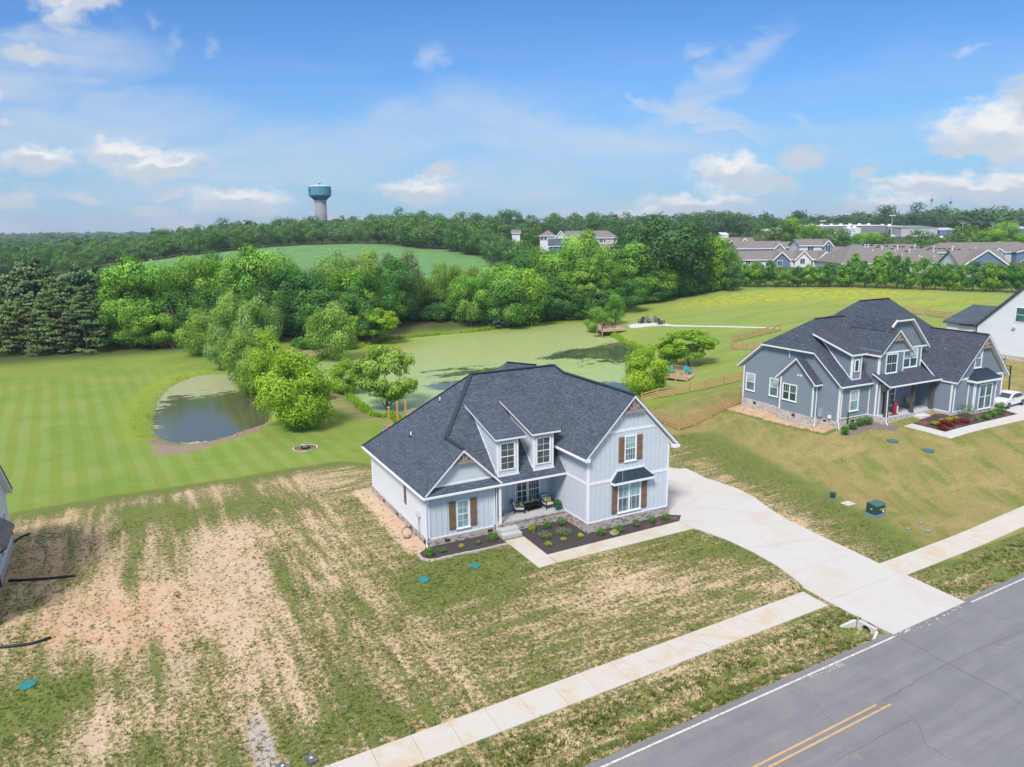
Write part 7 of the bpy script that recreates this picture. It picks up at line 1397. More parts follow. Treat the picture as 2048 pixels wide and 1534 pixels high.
# ------------------------------------------------------------------ car, basketball hoop
def car(loc, rz, label):
    e = empty('parked_car', loc, rz, label, 'car'); wp = simple('car_white', (.78, .79, .82), .18, .01, spec=.6); gl = glass('car_glass', (.03, .05, .06), .05); ty = simple('tyre', (.015, .015, .016), .8)
    prof = [(-2.25, .35), (-2.32, .62), (-2.25, .86), (-1.75, .98), (-1.1, 1.04), (-.45, 1.40), (.25, 1.50), (1.1, 1.46), (1.75, 1.10), (2.15, 1.02), (2.25, .75), (2.2, .38)]; W = .9; V = []; F = []; rows = [(-1, .93), (-.93, 1.), (0, 1.03), (.93, 1.), (1, .93)]
    bm = bmesh.new(); rings = []
    for y, s in ((-.90, .0), (-.86, 1.), (0, 1.), (.86, 1.), (.90, .0)):
        r_ = []
        for x, z in prof: k = 1 if z < 1.0 else 1-.20*(z-1.0)/.5; zz = z if s else (z*.96 if z < 1 else z-.04); r_.append(bm.verts.new((x*(1 if s else .985), y*k, zz)))
        rings.append(r_)
    for a, b in zip(rings[:-1], rings[1:]):
        for i in range(len(prof)): j = (i+1) % len(prof); bm.faces.new((a[i], a[j], b[j], b[i]))
    bm.faces.new(rings[0][::-1]); bm.faces.new(rings[-1]); bmesh.ops.recalc_face_normals(bm, faces=bm.faces[:]); me = bpy.data.meshes.new('body'); bm.to_mesh(me); bm.free(); me.materials.append(wp); finish(me); o = bpy.data.objects.new('body', me); COL.objects.link(o); o.parent = e; b_ = o.modifiers.new('b', 'BEVEL'); b_.width = .06; b_.segments = 3; b_.angle_limit = R(20)
    for s in (-1, 1): mb = MB(); mb.prism([(-.98, s*.885, 1.06), (-.42, s*.80, 1.36), (.22, s*.775, 1.44), (.22, s*.885, 1.06)], (0, s*.02, 0)); mb.prism([(.28, s*.885, 1.06), (.28, s*.775, 1.44), (1.0, s*.785, 1.40), (1.5, s*.88, 1.10)], (0, s*.02, 0)); mb.build('side_window', gl, e)
    mb = MB(); mb.prism([(-1.12, -.72, 1.065), (-1.12, .72, 1.065), (-.5, .62, 1.40), (-.5, -.62, 1.40)], (-.02, 0, .03)); mb.build('windscreen', gl, e)
    for s in (-1, 1): mb = MB(); mb.box(-2.32, -2.1, s*.62-.16, s*.62+.16, .68, .82); mb.build('headlight', glass('lamp_glass', (.5, .52, .55)) if 'lamp_glass' not in MAT else MAT['lamp_glass'], e); mb = MB(); mb.box(-.8, -.62, s*.95-.06, s*.95+.1*s, 1.02, 1.14); mb.build('side_mirror', wp, e)
    for x in (-1.4, 1.4):
        for s in (-1, 1):
            mb = MB(); mb.tube([(x, s*.70, .34), (x, s*.93, .34)], .34, 20); w = mb.build('tyre', ty, e); mb = MB()
            for k in range(5): a = k*1.2566; mb.bar((x, s*.94, .34), (x+.22*math.cos(a), s*.94, .34+.22*math.sin(a)), .05, .03)
            mb.tube([(x, s*.925, .34), (x, s*.945, .34)], .07, 10); mb.build('rim', simple('alloy', (.6, .6, .62), .3, metal=.8) if 'alloy' not in MAT else MAT['alloy'], w)
    return e
q = at(1738+1795/6.6065, 680+905/6.6065); q2 = at(2048, 826); car((q[0]+1.55, q[1]+.75, q[2]-.02), R(4), 'white car parked at the right edge beside the slate blue house')
tag(drape('driveway', [at(*p)[:2] for p in ((2000, 784), (2048, 795), (2110, 800), (2110, 828), (2048, 826), (2036, 828), (1990, 816))], .03, MAT['pale_path'], step=1.5), kind='structure')
q = at(1738+1815/6.6065, 680+700/6.6065); bh = empty('basketball_hoop', tuple(q), R(200), 'portable basketball hoop with black pole behind the white car', 'basketball hoop'); mb = MB(); mb.box(-.45, .45, -.4, .9, 0, .18); mb.build('base', black, bh, bevel=.05); mb = MB(); mb.tube([(0, .2, .1), (0, .1, 3.1)], .07, 8); mb.bar((0, .1, 3.0), (0, -.55, 3.1), .06); mb.bar((0, .1, 2.6), (0, -.55, 2.9), .05); mb.build('pole', black, bh); mb = MB(); mb.box(-.75, .75, -.62, -.58, 2.75, 3.75); mb.build('backboard', glass('backboard', (.45, .50, .52)), bh); mb = MB(); mb.box(-.79, -.73, -.64, -.56, 2.71, 3.79); mb.box(.73, .79, -.64, -.56, 2.71, 3.79); mb.box(-.73, .73, -.64, -.56, 2.71, 2.77); mb.box(-.73, .73, -.64, -.56, 3.73, 3.79); mb.build('backboard_frame', black, bh); mb = MB(); mb.tube([(.23*math.cos(a), -.85+.23*math.sin(a), 3.05) for a in np.linspace(0, 6.283, 17)], .015, 5); mb.build('rim', simple('rim_orange', (.5, .12, .02)), bh)
# ------------------------------------------------------------------ far structures
def place(px, D, zoff=0.): q = distp(px, DH(px, D)); return np.array([q[0], q[1], T(q[0], q[1])+zoff])
# water tower
wt0 = distp(644, 600); tz = T(wt0[0], wt0[1]); dep = 600/math.hypot(*(ray(644, 455)[:2]))*F_PX
def wz(py): q = distp(644, 600, py); return q[2]-tz
k_ = dep/F_PX; wt = empty('water_tower', (wt0[0], wt0[1], tz), 0, 'blue topped water tower rising above the wooded hill', 'water tower')
Rt = 22.0*k_; r0 = 11.4*k_; zt_, zr, zb, zc, zd = wz(369), wz(374), wz(391), wz(400.8), wz(403)
mb = MB(); mb.lathe([(r0*1.02, -2), (r0*.99, zd)], n=40); mb.build('shaft', simple('tower_concrete', (.27, .265, .29), .85, .06, .3), wt, True)
mb = MB(); mb.lathe([(r0*1.04, zd-.0), (r0*1.04, zc)], n=40); mb.build('collar', simple('tower_pale', (.42, .62, .72), .5, .03), wt, True)
mb = MB(); mb.lathe([(r0*1.02, zc), (Rt, zb)], n=48); mb.build('cone', simple('tower_teal', (.01, .11, .17), .5, .05), wt)
mb = MB(); mb.lathe([(Rt, zb), (Rt*1.005, zb+1.), (Rt, zr)], n=48); mb.build('tank', simple('tower_blue', (.09, .27, .37), .45, .04, .2), wt)
mb = MB(); mb.lathe([(Rt*1.01, zr), (Rt*.95, zr+.6), (Rt*.6, zt_-.5), (.5, zt_)], n=48); mb.build('roof', MAT['tower_pale'], wt, True)
mb = MB(); mb.cbox(0, 0, zt_-.2, 1.2, 1.2, 1.0); mb.tube([(1.2, 0, zt_-.2), (1.2, 0, zt_+2.)], .12, 5); mb.build('beacon', black, wt)
ca = math.atan2(-wt0[1], -wt0[0])
for sgn, l1, l2 in ((1, 'P', 'ST'), (-1, 'M', 'ET')):
    for txt, zz in ((l1, .68), (l2, .38)):
        for i, ch in enumerate(txt):
            c_ = bpy.data.curves.new('lt', 'FONT'); c_.body = ch; c_.size = 3.0; c_.extrude = .05; c_.align_x = 'CENTER'; ob = bpy.data.objects.new('t_', c_); COL.objects.link(ob); bpy.context.view_layer.update(); me = bpy.data.meshes.new_from_object(ob.evaluated_get(bpy.context.evaluated_depsgraph_get())); bpy.data.objects.remove(ob)
            me.materials.append(MAT.get('tower_text') or simple('tower_text', (.02, .08, .14), .5)); o = bpy.data.objects.new('lettering', me); COL.objects.link(o); o.parent = wt
            a = ca+sgn*R(62)+(i-(len(txt)-1)/2)*.13; o.location = (math.cos(a)*(Rt+.12), math.sin(a)*(Rt+.12), zb+(zr-zb)*(zz-.16)); o.rotation_euler = (R(90), 0, a+R(90))
# generic gabled block given in photo columns at a distance
wht = simple('siding_white', (.72, .73, .74), .6, .03); beige = simple('siding_beige', (.55, .53, .45), .6, .03); taupe = simple('siding_taupe', (.36, .33, .29), .6, .03); bluew = simple('siding_blue', (.15, .21, .30), .6, .03); dkwin = glass('window_far', (.06, .09, .11)); greyw = simple('siding_grey', (.55, .56, .58), .6, .03)
def frame(px0, px1, D, D2=None):
    a, b = place(px0, D), place(px1, D2 or D); u = b-a; L = np.linalg.norm(u[:2]); u = np.array([u[0], u[1], 0])/L; n = np.array([u[1], -u[0], 0])
    if n.dot(-a) < 0: n = -n
    return a, u, n, L
def zat(px, D, py): return distp(px, DH(px, D), py)[2]
def townhouse(px0, px1, D, yeave, yridge, depth, wall, label, gables=(), wins=(), D2=None, base=None, hip=0., ncol=None):
    """long block: front wall between photo columns, ridge parallel to it; gables = (px_left, px_right, y_peak, wall material)"""
    a, u, n, L = frame(px0, px1, D, D2); z0 = min(a[2], place(px1, D2 or D)[2])-1.5; ze = zat(px0, D, yeave)
    ridge_y = yridge; zr_ = zat((px0+px1)/2, D+depth/2, ridge_y); zr_ = max(zr_, ze+1.2)
    e = empty('townhouse', (a[0], a[1], z0+1.5), 0, label, 'building'); o = np.array([a[0], a[1], z0+1.5]); A = np.array([0, 0, -1.5]); he, hr = ze-z0-1.5, zr_-z0-1.5
    mb = MB(); mb.obox(A, u*L, -n*depth, Z*(he+1.5)); mb.build('wall', wall, e)
    ov = .5; f0, f1 = n*ov, -n*(depth+ov); ul, ur = -u*ov, u*(L+ov); h_ = hip; m_ = -n*depth/2; mb = MB()
    P1, P2_, P3, P4 = f0+ul+Z*he, f0+ur+Z*he, f1+ur+Z*he, f1+ul+Z*he; R1, R2 = ul+u*h_+m_+Z*hr, ur-u*h_+m_+Z*hr
    for q in ([P1, P2_, R2, R1], [P4, P3, R2, R1]): mb.slab(q, .25)
    if h_: mb.slab([P1, P4, R1], .25); mb.slab([P2_, P3, R2], .25)
    mb.build('roof', roofT, e)
    if not h_:
        mb = MB()
        for s, w in ((A*0, 1), (u*(L-.2), 1)): mb.prism([s+Z*(he-.1), s-n*depth+Z*(he-.1), s-n*depth/2+Z*(hr-.3)], u*.2)
        mb.build('gable_wall', wall, e)
    mb = MB(); mb.bar(P1-Z*.15, P2_-Z*.15, .12, .3); mb.build('fascia', white, e)
    for gx0, gx1, gy, gw, proj in gables:
        s0 = L*(gx0-px0)/(px1-px0); s1 = L*(gx1-px0)/(px1-px0); pk = zat((gx0+gx1)/2, D-proj, gy)-z0-1.5; pk = max(pk, he+.8); c = (s0+s1)/2; gd = depth*.5
        mb = MB(); mb.prism([u*s0+Z*(-1.5)+n*proj, u*s1+Z*(-1.5)+n*proj, u*s1+Z*he+n*proj, u*c+Z*(pk-.2)+n*proj, u*s0+Z*he+n*proj], -n*(proj+1.)); g_ = mb.build('gable_bay', gw, e)
        mb = MB(); sl = (pk-he)/(c-s0); oo = .45
        for sg, ed in ((-1, s0), (1, s1)): mb.slab([u*(ed+sg*oo)+Z*(he-sl*oo+.12)+n*(proj+oo), u*c+Z*(pk+.12)+n*(proj+oo), u*c+Z*(pk+.12)-n*gd, u*(ed+sg*oo)+Z*(he-sl*oo+.12)-n*gd], .22)
        mb.build('gable_roof', roofT, g_); mb = MB()
        for sg, ed in ((-1, s0), (1, s1)): mb.bar(u*(ed+sg*oo)+Z*(he-sl*oo-.05)+n*(proj+oo+.05), u*c+Z*(pk-.05)+n*(proj+oo+.05), .08, .4)
        mb.build('rake_trim', white, g_)
    for wx, wy, ww, wh in wins:
        s = L*(wx-px0)/(px1-px0); zz = zat(wx, D, wy)-z0-1.5; pj = 0.
        for gx0, gx1, gy, gw, proj in gables:
            if gx0 < wx < gx1: pj = proj
        mb = MB(); mb.obox(u*(s-ww/2-.15)+Z*(zz-wh/2-.15)+n*(pj-.02), u*(ww+.3), n*.1, Z*(wh+.3)); w_ = mb.build('window', white, e); mb = MB(); mb.obox(u*(s-ww/2)+Z*(zz-wh/2)+n*(pj+.05), u*(ww*.47), n*.06, Z*wh); mb.obox(u*(s+ww*.03)+Z*(zz-wh/2)+n*(pj+.05), u*(ww*.47), n*.06, Z*wh); mb.build('pane', dkwin, w_)
    return e
def c4(x, y): return 1400+x/6.185, 380+y/6.185
def c5b(x, y): return 1718+x/6.185, 380+y/6.185
townhouse(1478, 1668, 268, 519.5, 501, 13, wht, 'grey roofed townhouse row with one blue and two white gables behind the tree row', [(1548, 1580, 504, bluew, 1.5), (1592, 1625, 502, wht, 1.2), (1638, 1668, 504, beige, 1.2)], [(1500, 524, 1.6, 1.6), (1561, 526, 1.6, 1.8), (1607, 522, 1.6, 1.8), (1628, 522, .9, 1.6), (1651, 522, 1.4, 2.)])
townhouse(1476, 1570, 300, 497, 482, 12, beige, 'long beige walled house with a grey roof behind the front townhouse row', [(1550, 1568, 487, taupe, 1.)], [(1482, 499, .9, 1.), (1494, 499, .9, 1.)])
townhouse(1566, 1605, 305, 495, 483, 12, bluew, 'blue walled townhouse with small square windows behind the front row', [(1592, 1610, 486, wht, .8)], [(1570, 497.5, 1.2, 1.), (1577, 497.5, 1.2, 1.), (1584, 497.5, 1.2, 1.), (1600, 497.5, 2.6, 1.4)])
townhouse(1602, 1666, 290, 491, 478, 11, wht, 'taller white two storey townhouse with a blue end gable', [(1648, 1666, 481, bluew, .8)], [(1624, 497, 2.2, 2.4), (1657, 497, 2., 2.6)])
townhouse(1660, 1700, 305, 504, 493, 12, greyw, 'low grey roofed house right of the taller white townhouse', [(1685, 1694, 499, beige, .5)])
townhouse(1438, 1512, 320, 488, 475, 12, greyw, 'grey roofed house row at the left behind the meadow trees', [(1455, 1470, 481, wht, 1.), (1480, 1498, 476.5, wht, 1.)], [(1470, 490, .8, 1.8)])
townhouse(1495, 1512, 330, 487, 477, 10, wht, 'small white gabled house behind the left grey roofed row', [(1497, 1511, 477, wht, .5)])
lb = townhouse(1690, 1922, 246, 527, 488, 26, wht, 'long low building with a broad taupe roof full of vents', [], [], hip=9.)
gb = townhouse(1928, 2025, 232, 531, 500, 12, wht, 'wide blue gabled house front at the right behind the tree row', [(1930, 2022, 500, wht, 1.)], [])
_a, _u, _n, _L = frame(1928, 2025, 232); _z = zat(1928, 232, 530); mb = MB(); c0 = _a+_u*_L*.5; pk_ = zat(1976, 231, 501.5); mb.prism([(_a+_u*_L*.06+_n*1.02)*A3(1, 1, 0)+Z*_z, (_a+_u*_L*.93+_n*1.02)*A3(1, 1, 0)+Z*_z, (c0+_n*1.02)*A3(1, 1, 0)+Z*(pk_-.5)], _n*.08); _o = mb.build('gable_wall', bluew, gb); _o.matrix_parent_inverse = Matrix.Translation(-gb.location)
townhouse(1880, 2100, 285, 505, 484, 18, greyw, 'largest taupe roofed building behind the blue gable at the right', [(1990, 2012, 497, wht, .5), (2030, 2080, 497, bluew, 3.)], [(2046, 526, 2., 2.)], hip=6.)
townhouse(1778, 1788, 246, 540, 530, 5, wht, 'little white shed end below the long vented roof', [])
# roof vents of the long building
a, u, n, L = frame(1690, 1922, 246)
zeL = zat(1690, 246, 527); zrL = max(zat(1806, 259, 488), zeL+1.2)
def onroof(px, py):
    # intersect the photo ray with the front roof slope
    p0 = a+n*.5; p0 = np.array([p0[0], p0[1], zeL]); up_ = (-n*13.5+Z*(zrL-zeL)); nn = np.cross(u, up_); nn /= np.linalg.norm(nn); r = ray(px, py); t = (p0-CAM).dot(nn)/r.dot(nn); return CAM+r*t
VB = [c5b(x, y) for x, y in ((65, 690), (105, 690), (158, 690), (250, 697), (298, 692), (348, 700), (448, 705), (498, 708), (550, 710), (655, 716), (710, 718), (768, 722), (880, 727), (938, 728), (998, 732), (1058, 735), (1120, 738), (1182, 742), (1243, 744), (1375, 750), (1492, 757), (412, 735), (235, 718), (588, 765), (850, 748), (1090, 757))]
i = 0
for x, y in VB:
    p = onroof(x, y); mb = MB(); mb.obox(p-u*.45+Z*.02, u*.9, -n*.4+Z*.2, Z*.18); o = mb.build('roof_vent', black, lb); o.matrix_parent_inverse = Matrix.Translation(-lb.location)
for x, y, h in [(*c5b(a_, b_), c_) for a_, b_, c_ in ((75, 712, 1.6), (110, 712, 1.6), (283, 735, 2.), (475, 742, 2.6), (690, 722, 2.6), (625, 775, 1.8), (922, 775, 3.6), (1150, 780, 2.), (1160, 740, 2.), (1438, 762, 2.2), (1292, 810, 2.2), (370, 752, .5), (445, 750, .5), (745, 820, .6), (775, 832, .6), (932, 822, .4), (1033, 838, .6), (1185, 858, .7), (1287, 870, .5), (532, 800, .5), (170, 752, .6))]:
    p = onroof(x, y); mb = MB(); mb.tube([p-Z*.2, p+Z*h*.55], .14 if h > 1 else .2, 7)
    if h > 1: mb.lathe([(.28, 0), (.28, .2), (.05, .3)], tuple(p+Z*h*.5), 8)
    o = mb.build('vent_pipe', white, lb); o.matrix_parent_inverse = Matrix.Translation(-lb.location)
# apartment block in the middle
townhouse(1112, 1236, 350, 476, 461.5, 16, beige, 'long white and beige apartment block with a taupe roof above the tree belt', [(1110, 1133, 462, wht, 1.)], [(1203, 480, 1.6, 1.8), (1230, 480, .9, 1.8), (1210, 480, .8, 1.8)], hip=5.)
townhouse(1080, 1110, 356, 471.5, 459.5, 9, wht, 'small square white house with a hipped roof left of the apartment block', [], [(1084, 476, 1.4, 2.), (1091, 476, 1.2, 2.)], hip=4.4)
e_ = townhouse(1098, 1136, 320, 492, 477, 9, bluew, 'low house with a dark slate roof in front of the apartment block', []); [c for c in bpy.data.objects if c.parent == e_ and c.name.startswith('roof')][0].data.materials[0] = roofA
townhouse(1202, 1232, 318, 501, 488, 9, bluew, 'low house with a taupe roof and dark gable right of the tall pale tree', [(1216, 1234, 490, bluew, .5)])
townhouse(1024, 1040, 372, 466, 459.5, 8, wht, 'pale house roof peeping from the woods left of the apartment block', [])
# works buildings on the right
def shed(px0, px1, D, yt, label, wall, depth=30, roofc=None, yt2=None, h=None, doors=()):
    a, u, n, L = frame(px0, px1, D); z0 = a[2]-1.5; zt_ = zat(px0, D, yt)-a[2]; e = empty('warehouse', tuple(a), 0, label, 'building'); mb = MB(); mb.obox(-Z*1.5, u*L, -n*depth, Z*(zt_+1.5)); mb.build('wall', wall, e); mb = MB(); z2 = zt_+(.9 if roofc is not None else .1)
    mb.slab([n*.2-u*.2+Z*(zt_+.25), n*.2+u*(L+.2)+Z*(zt_+.25), -n*(depth)+u*(L+.2)+Z*(z2+.6), -n*depth-u*.2+Z*(z2+.6)], .3); mb.build('roof', roofc or MAT['siding_white'], e)
    if roofc is None:
        for i in range(max(2, int(L/6))): mb = MB(); mb.tube([u*(i+.5)*L/max(2, int(L/6))-n*(depth*.6)+Z*(zt_+.4), u*(i+.5)*L/max(2, int(L/6))-n*(depth*.6)+Z*(zt_+1.5)], 1.0, 8); mb.build('roof_ventilator', white, e)
    for d0, d1, hh, m in doors: mb = MB(); mb.obox(u*L*(d0-px0)/(px1-px0)+n*.02, u*L*(d1-d0)/(px1-px0), n*.1, Z*hh); mb.build('door', m, e)
    return e
met = simple('works_grey', (.24, .23, .25), .6, .06, .3); pm = simple('works_pale', (.50, .48, .48), .6, .05, .3)
shed(1640, 1776, 480, 452.5, 'long grey works building with a white ribbed roof', met, 34, None, doors=((1643, 1648, 3.4, black), (1668, 1676, 3., white)))
shed(1698, 1722, 455, 457.5, 'white annex in front of the long grey works building', wht, 8, doors=((1704, 1710, 2.6, greyw),))
shed(1775, 1804, 478, 453, 'grey brown works building end with a dark doorway', met, 20, None, doors=((1778, 1781, 4., black),))
shed(1803, 1876, 470, 456.5, 'pale pink grey works building right of the grey one', pm, 26, met)
shed(1880, 1920, 470, 460.5, 'low building with a pale sloping roof among the right hand trees', bluew, 14, simple('pale_roof', (.5, .54, .58), .5))
shed(1524, 1546, 470, 463, 'small red and white shop building left of the middle trees', simple('brick_red', (.40, .24, .20), .8), 10, wht); shed(1552, 1566, 480, 460, 'small white building glimpsed among the middle trees', wht, 8, wht); shed(1444, 1458, 470, 470, 'small white gabled barn at the left of the meadow buildings', wht, 7, wht); shed(2036, 2060, 430, 458, 'bluish house at the far right edge among trees', bluew, 8, pm)
def pole(px, D, yt, label, kind):
    p = place(px, D); h = zat(px, D, yt)-p[2]; e = empty({'light': 'light_pole', 'mast': 'radio_mast', 'power': 'power_pole'}[kind], tuple(p), 0, label, {'light': 'light pole', 'mast': 'mast', 'power': 'power pole'}[kind]); g_ = MAT.get('pole_grey') or simple('pole_grey', (.45, .47, .48), .5)
    mb = MB(); mb.tube([(0, 0, -1), (0, 0, h)], {'light': [.28, .2], 'mast': [.35, .3], 'power': [.25, .18]}[kind], 7); mb.build('pole', g_, e)
    if kind == 'light': mb = MB(); mb.cbox(0, 0, h-.3, 4., 1., .6); mb.build('lamp_head', white, e)
    if kind == 'power': mb = MB(); mb.cbox(0, 0, h-.8, 5., .3, .35); mb.build('crossarm', g_, e)
    if kind == 'mast':
        mb = MB()
        for i in range(8): z = h*.45+i*h*.065; mb.bar((-.5, 0, z), (.5, .2, z+.9), .1)
        mb.cbox(0, 0, h*.78, 1.6, 1.6, 1.8); mb.build('antenna', simple('antenna_dark', (.2, .2, .22)) if 'antenna_dark' not in MAT else MAT['antenna_dark'], e)
pole(1783, 450, 431, 'tall twin headed light pole in front of the works buildings', 'light'); pole(1858, 620, 387, 'thicker radio mast above the right hand trees', 'mast'); pole(1896, 640, 393, 'thinner paler radio mast right of the first', 'mast')
pole(1925, 440, 444, 'power pole right of the middle trees', 'power'); pole(1985, 440, 446, 'white power pole with a crossarm near the right edge', 'power'); pole(1645, 440, 442, 'thin pole with a white lamp left of the works', 'light'); pole(1622, 450, 446, 'thin power pole left of the grey works building', 'power')
for px, D, l, m in ((1788, 460, 'white pickup parked in front of the works, left one', wht), (1798, 458, 'blue and white vehicle parked in front of the works', bluew), (1818, 455, 'dark forklift like machine beside the pale works building', black), (1884, 440, 'white car parked beside the right hand works trees', wht), (1890, 425, 'second white car parked nearer below the right hand trees', greyw)):
    p = place(px, D); e = empty('parked_vehicle', tuple(p), rnd.random(), l, 'vehicle'); mb = MB(); mb.prism([(-2.3, -.9, .4), (2.3, -.9, .4), (2.3, -.9, 1.1), (1.0, -.9, 1.2), (.6, -.9, 1.9), (-.8, -.9, 1.9), (-1.2, -.9, 1.2), (-2.3, -.9, 1.1)], (0, 1.8, 0)); mb.build('body', m, e)
    for x in (-1.5, 1.5):
        for y in (-.9, .9): mb = MB(); mb.tube([(x, y-.1, .38), (x, y+.1, .38)], .38, 10); mb.build('wheel', black, e)
# overhead power lines
mb = MB(); 
for k in range(3):
    A_1, A_2, A_3 = [place(x, 440)+Z*(zat(x, 440, y)-place(x, 440)[2]) for x, y in ((1870, 441+k*.8), (1925, 443.5+k*.8), (2070, 440.5+k*.8))]; mb.tube([A_1, (A_1+A_2)/2-Z*.3, A_2, (A_2+A_3)/2-Z*.6, A_3], .035, 4)
tag(mb.build('power_lines', MAT['antenna_dark']), 'thin grey power lines crossing the right hand horizon', 'power lines')

# ------------------------------------------------------------------ grass tufts in the near yard
def tufts():
    g = np.random.default_rng(3); N = 260000; X = g.uniform(-12, 62, N); Y = g.uniform(17, 62, N); xy = np.stack([X, Y], 1)
    d = np.hypot(X, Y); zn = zones(xy); pat = .5+.5*np.sin(X*.9+2*np.sin(Y*.7))*np.sin(Y*1.1+1.7*np.sin(X*.6)); pr = np.where(zn['bare'] > .08, (.30+.55*pat)*(1.25-zn['bare']), .02)
    pr += .25*(zn['lush'] > .5)*0
    pr = pr*np.clip((70-d)/45, .12, 1); keep = g.random(N) < pr
    # keep off paving, house, beds, road
    dwp = sdf(xy, np.array([p[:2] for p in DW])); keep &= dwp > .12
    keep &= ~((Y > swn(X)-.06) & (Y < swf(X)+.06) & (X < 35.5)) & ~((Y > swn(X)-.06) & (Y < swf(X)+.06) & (X > 42)); keep &= Y > wl_y(X)+.5
    keep &= ~((X > 17.2) & (X < 36.3) & (Y > 45.6)) & ~((X > 22.6) & (X < 36.6) & (Y > 39.65) & (Y < 46)) & ~((X > 28) & (X < 37) & (Y > 42))
    b2 = sdf(xy, np.array([(17.35, 46.25)]+[tuple(p) for p in BED2]+[(22.6, 44.6), (22.7, 46.25)])); keep &= b2 > .15; keep &= X > XD+.3
    xy = xy[keep]; X, Y = xy[:, 0], xy[:, 1]; z = Tn(xy); n = len(xy); lush = (g.random(n) < .25); big = np.where((Y < wl_y(X)+3.2) & (Y < swn(X)), 1.7, 1.)
    nb = 8; s = g.uniform(.035, .095, n)*np.where(lush, 1.35, 1.)*big; Vs = []; Ts = []
    for k in range(nb):
        a = g.random(n)*6.283; r = s*g.uniform(.1, 1.1, n); bx, by = X+np.cos(a)*r*.7, Y+np.sin(a)*r*.7; L = s*g.uniform(.5, 1.1, n); w = s*.22; ln = s*g.uniform(.3, 1., n)
        c, si = np.cos(a), np.sin(a); p0 = np.stack([bx-si*w, by+c*w, z-.01], 1); p1 = np.stack([bx+si*w, by-c*w, z-.01], 1); p2 = np.stack([bx+c*ln, by+si*ln, z+L], 1); Vs.append(np.stack([p0, p1, p2], 1)); Ts.append(np.clip(.35+.25*lush+g.normal(size=n)*.2, 0, 1))
    V = np.stack(Vs, 1).reshape(-1, 3); T_ = np.stack(Ts, 1).reshape(-1); o = mesh_np('grass_tufts', V, np.arange(len(V)).reshape(-1, 3), LF['tuft'], None, {'tint': ('FACE', T_)}); tag(o, 'sparse green grass tufts growing in the bare front yard soil', 'grass', kind='stuff')
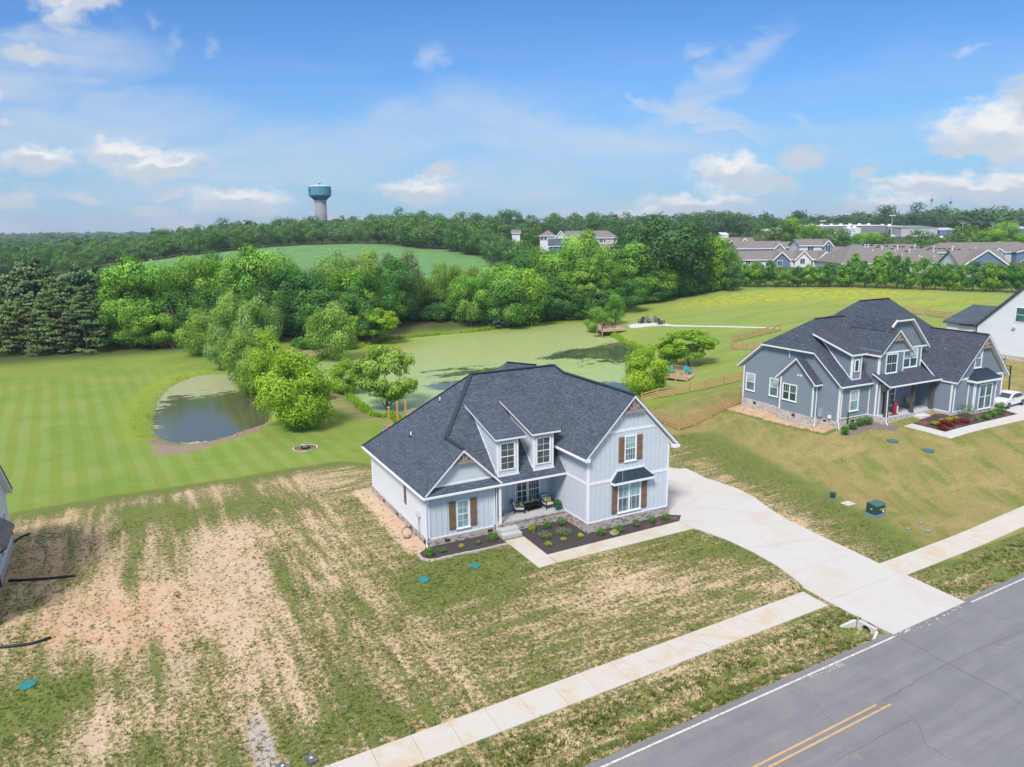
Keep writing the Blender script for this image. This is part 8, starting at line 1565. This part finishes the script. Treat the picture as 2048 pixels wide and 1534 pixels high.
def reeds():
    g = np.random.default_rng(8); Vs = []; Ts = []
    for poly, n, hmin, hmax, w0 in ((POND2, 9000, .35, .9, 1.3), (POND1, 900, .12, .34, 2.6)):
        P = np.vstack([poly, poly[:1]]); L = np.linalg.norm(np.diff(P, axis=0), axis=1); c = np.concatenate([[0], np.cumsum(L)]); s = g.uniform(0, c[-1], n); i = np.searchsorted(c, s, 'right')-1; i = np.clip(i, 0, len(L)-1); f = (s-c[i])/L[i]
        q = P[i]+(P[i+1]-P[i])*f[:, None]; d = (P[i+1]-P[i])/L[i][:, None]; nn = np.stack([d[:, 1], -d[:, 0]], 1); area = np.sum(poly[:, 0]*np.roll(poly[:, 1], -1)-np.roll(poly[:, 0], -1)*poly[:, 1]); nn *= 1 if area > 0 else -1
        off = g.random(n)**1.5*w0-.15; q = q+nn*off[:, None]
        pat = .5+.5*np.sin(s*.35)*np.sin(s*.13+1); keep = g.random(n) < (.15+.85*pat**1.5)
        if poly is POND1: keep &= ~((q[:, 1] < 86) & (g.random(n) < .93))
        q = q[keep]; z = Tn(q); m = len(q)
        for k in range(6):
            a = g.random(m)*6.283; r = g.random(m)*.22; h = g.uniform(hmin, hmax, m); bx, by = q[:, 0]+np.cos(a)*r, q[:, 1]+np.sin(a)*r; w = h*.09; ln = h*g.uniform(.1, .5, m); c_, s_ = np.cos(a), np.sin(a)
            Vs.append(np.stack([np.stack([bx-s_*w, by+c_*w, z-.02], 1), np.stack([bx+s_*w, by-c_*w, z-.02], 1), np.stack([bx+c_*ln, by+s_*ln, z+h], 1)], 1).reshape(-1, 3)); Ts.append(np.clip(.5+g.normal(size=m)*.22, 0, 1))
    V = np.concatenate(Vs); o = mesh_np('shore_grass', V, np.arange(len(V)).reshape(-1, 3), LF['yellow'], None, {'tint': ('FACE', np.concatenate(Ts))}); tag(o, 'tall yellow green grass along the shores of both ponds', 'grass', kind='stuff')
reeds()
leafm = leafmat('leaf_tuft', (.085, .115, .026), (.15, .185, .045), (.25, .28, .085), .25); LF['tuft'] = leafm
tufts()

# ------------------------------------------------------------------ hazy air
HAZE = .00017
hz = MB(); hz.box(-6200, 6200, -2700, 7200, -40, 95); hm = bpy.data.materials.new('haze'); hm.use_nodes = True; nt = NT(hm.node_tree); nt.n.clear(); out = nt.add('ShaderNodeOutputMaterial'); pv = nt.add('ShaderNodeVolumePrincipled'); pv.inputs['Density'].default_value = HAZE; pv.inputs['Color'].default_value = (.80, .90, 1., 1); pv.inputs['Anisotropy'].default_value = .0; nt.l.new(pv.outputs[0], out.inputs['Volume'])
tag(hz.build('haze', hm), 'thin bluish haze in the air over the whole countryside', 'haze', kind='stuff')

# saw cut joints in the driveway
mb = MB()
for (a, b) in (((36.1, 47.), (40.6, 46.6)), ((36.2, 43.2), (42.8, 42.)), ((36.0, 39.9), (42.6, 38.6)), ((35.4, 35.6), (42.1, 34.2)), ((35.2, 31.2), (41.9, 31.4)), ((35.5, 27.6), (42.4, 27.9))):
    a, b = np.array(a), np.array(b); d = (b-a)/np.linalg.norm(b-a); nn = np.array([-d[1], d[0]])*.008; n = 10
    for i in range(n):
        p, q = a+(b-a)*i/n, a+(b-a)*(i+1)/n
        if sdf(np.array([p, q]), np.array([x[:2] for x in DW])).max() > -.05: continue
        z1, z2 = T(*p)+.0505, T(*q)+.0505; mb.face([(p[0]-nn[0], p[1]-nn[1], z1), (q[0]-nn[0], q[1]-nn[1], z2), (q[0]+nn[0], q[1]+nn[1], z2), (p[0]+nn[0], p[1]+nn[1], z1)])
tag(mb.build('driveway_joints', flat('joint_grey', (.30, .29, .28))), kind='structure')
